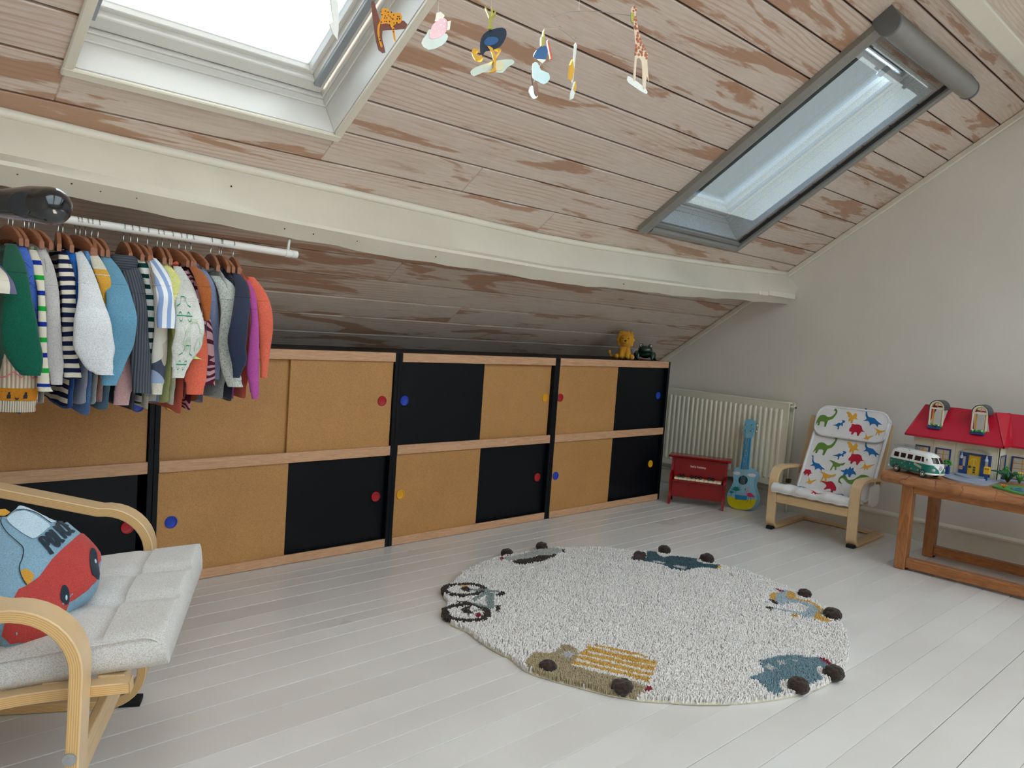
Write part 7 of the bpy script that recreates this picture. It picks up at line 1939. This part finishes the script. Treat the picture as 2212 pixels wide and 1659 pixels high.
MB().tube(smooth_path([(.046, -.030, .058), (.056, -.012, .053), (.058, 0, .052), (.056, .012, .053), (.046, .030, .058)], 4), .0011, 5).build('mouth', pm('frog_mouth', '#15241b', .3), fro, True)

# ------------------------------------------------------------------ hanging animal mobile
MC = MOBILE_CARDS
CCOL = {'brown': '#7a4a40', 'orange': '#e39a26', 'paleblue': '#bcd8e0', 'blush': '#dcc3d8', 'white': '#dfe3e0', 'palegreen': '#ccd9cf', 'cream': '#ddd9b6', 'navy': '#1c2b42', 'blue': '#2a5a8c', 'yellow': '#d9a73d', 'olive': '#a9a54e', 'red': '#c05a48', 'darkbrown': '#4a3b38', 'tan': '#d8c6b0'}
apex = Vector(MC['mid']) + Vector((-.12, .02, .30))
vz_roof = RZ + (RY - apex.y) * st / ct
mob = thing('hanging_mobile', 'paper animal mobile on thin wires hung from the sloping ceiling', 'mobile', (apex.x, apex.y, vz_roof - .001))
org = Vector((apex.x, apex.y, vz_roof - .001))
M_WIRE = pm('thin_wire', '#8d8a86', .4, metal=.6); M_THR = pm('nylon_thread', '#b9b4ac', .6)
def L_(p): return tuple(Vector(p) - org)
for c_ in MC['cards']:
    P0_ = Vector(c_['P']); rx = Vector(c_['rx']); n_ = rx.cross(Vector((0, 0, 1)))
    e = bpy.data.objects.new(c_['name'], None); link(e, mob)
    m = Matrix((rx, Vector((0, 0, 1)), n_)).transposed().to_4x4(); m.translation = P0_ - org
    e.matrix_local = m; e['label'] = c_['label']
    for k, (nm, col, pts) in enumerate(c_['layers']):
        pl_ = smooth_path(pts, 2, True) if len(pts) > 5 else pts
        area = sum(pl_[i][0] * pl_[(i + 1) % len(pl_)][1] - pl_[(i + 1) % len(pl_)][0] * pl_[i][1] for i in range(len(pl_)))
        if area < 0: pl_ = pl_[::-1]
        z0 = .0011 * k
        v, f = fill(pl_, .012); N = len(v)
        mb = MB().add([(a, b, z0 + .0010) for a, b in v] + [(a, b, -.0006 - z0 * .2) for a, b in v], list(f) + [tuple(N + i for i in g_[::-1]) for g_ in f])
        cnt = {}
        for g_ in f:
            for i in range(len(g_)):
                ed = (g_[i], g_[(i + 1) % len(g_)]); cnt.setdefault(tuple(sorted(ed)), []).append(ed)
        for es in cnt.values():
            if len(es) == 1: a, b = es[0]; mb.f.append((b, a, N + a, N + b))
        o = mb.build(nm, pm('card_' + col, CCOL[col], .6, .04, 60), e)
        rq = random.Random(nm)
        if nm in ('leopard', 'giraffe', 'body') and col in ('orange', 'tan', 'blush'):
            dm = MB(); sz, stp, dc = {'orange': (.0011, .0052, '#3c2a18'), 'tan': (.0026, .0056, '#a8613c'), 'blush': (.0012, .008, '#efe6ee')}[col]
            xs = [p[0] for p in pl_]; ys = [p[1] for p in pl_]
            y_ = min(ys)
            while y_ < max(ys):
                x_ = min(xs)
                while x_ < max(xs):
                    q = (x_ + rq.uniform(-.3, .3) * stp, y_ + rq.uniform(-.3, .3) * stp)
                    if inside(q, pl_) and (col != 'tan' or q[1] > -.012):
                        s_ = sz * rq.uniform(.8, 1.2); nv = 6
                        dm.add([(q[0] + s_ * math.cos(2 * PI * i / nv), q[1] + s_ * 1.15 * math.sin(2 * PI * i / nv), z0 + .0012) for i in range(nv)], [tuple(range(nv))])
                    x_ += stp
                y_ += stp
            if dm.v: dm.build('spots', pm('card_spot_' + col, dc, .6), o)
W0 = [Vector(p) for p in MC['wires'][0]]; W1_ = [Vector(p) for p in MC['wires'][1]]
MB().tube([L_(p) for p in smooth_path(W0, 5)], .0006, 5).build('wire_arm', M_WIRE, mob, True)
MB().tube([L_(p) for p in smooth_path(W1_, 5)], .0006, 5).build('wire_arm', M_WIRE, mob, True)
H_ = {k: Vector(v) for k, v in MC['hang'].items()}
def thread(a, b): MB().tube([L_(a), L_(b)], .00035, 4).build('thread', M_THR, mob)
armz = 1.72
left_arm = [Vector((H_['crane'].x, H_['crane'].y, armz)), Vector((H_['leopard'].x, H_['leopard'].y, armz + .012)), Vector((H_['hare'].x, H_['hare'].y, armz + .02)), Vector((H_['emu'].x, H_['emu'].y, armz + .01))]
MB().tube([L_(p) for p in smooth_path(left_arm, 5)], .0007, 5).build('wire_arm', M_WIRE, mob, True)
for k, p in zip(('crane', 'leopard', 'hare', 'emu'), left_arm): thread(p, H_[k])
top = Vector((apex.x, apex.y, armz + .13))
main_arm = [Vector((H_['leopard'].x + .04, H_['leopard'].y, armz + .08)), top, Vector((W0[2].x, W0[2].y, armz + .07))]
MB().tube([L_(p) for p in smooth_path(main_arm, 6)], .0008, 5).build('wire_arm', M_WIRE, mob, True)
thread(main_arm[0], left_arm[1]); thread(main_arm[2], W0[2]); thread(top, org)
thread(W0[0], W1_[1]); thread(W0[4], H_['giraffe']); thread(W1_[0], H_['heron']); thread(W1_[2], H_['monkey'])
cards = {c_['name']: Vector(c_['P']) for c_ in MC['cards']}
thread(cards['monkey_card'], cards['bird_card']); thread(cards['heron_card'], cards['squirrel_card'])
for p in (W0[0], W0[2], W0[4], W1_[0], W1_[1], W1_[2]):
    MB().tube([(p.x - org.x + .003 * math.cos(a), p.y - org.y, p.z - org.z + .003 + .003 * math.sin(a)) for a in [i * 2 * PI / 8 for i in range(9)]], .0005, 4).build('wire_loop', M_WIRE, mob)

# ------------------------------------------------------------------ black bar of a stand at the edge of the picture
M_BLKM = pm('black_gloss_metal', '#0b0e15', .16, .1, 10, coat=.6)
stn = thing('black_metal_stand', 'glossy black tubular metal stand reaching in beside the clothes', 'stand', (-1.08, -1.56, 0))
so_ = Vector((-1.08, -1.56, 0))
bar_pts = [Vector(p) for p in [[-0.8826, -1.8677, 1.0737], [-0.8412, -1.9438, 1.0668], [-0.8252, -1.9804, 1.0667], [-0.8168, -1.9999, 1.0653]]]
d_ = (bar_pts[-1] - bar_pts[-2]).normalized(); e_ = bar_pts[-1]
pth = [Vector((-1.08, -1.56, 1.10))] + bar_pts + [e_ + d_ * .006, e_ + d_ * .011, e_ + d_ * .0145, e_ + d_ * .016]
MB().tube([p - so_ for p in pth], [.0105, .0110, .0118, .0150, .0158, .0150, .0125, .0080, .002], 24).build('arm_bar', M_BLKM, stn, True)
fw = Vector((.696, .714, -.074))
dc_ = Vector([-0.835, -1.9921, 1.0641])
q = fw.to_track_quat('Z', 'Y').to_matrix().to_4x4()
mb = MB().lathe([(.0004, -.004), (.0092, -.004), (.0100, -.0032), (.0100, .012)], 28)
mb.xf(Matrix.Translation(dc_ - so_) @ q); mb.build('clamp_knob', pm('black_satin', '#1a1d22', .5), stn, True, 40)
MB().tube([(0, 0, .012), (0, 0, .6), (0, 0, 1.09), (0, 0, 1.115)], .013, 16).build('post', M_BLKM, stn, True, 60)
MB().lathe([(.0005, 0), (.13, 0), (.13, .006), (.12, .012), (.02, .018), (.0005, .018)], 32).build('base_plate', M_BLKM, stn, True, 40)
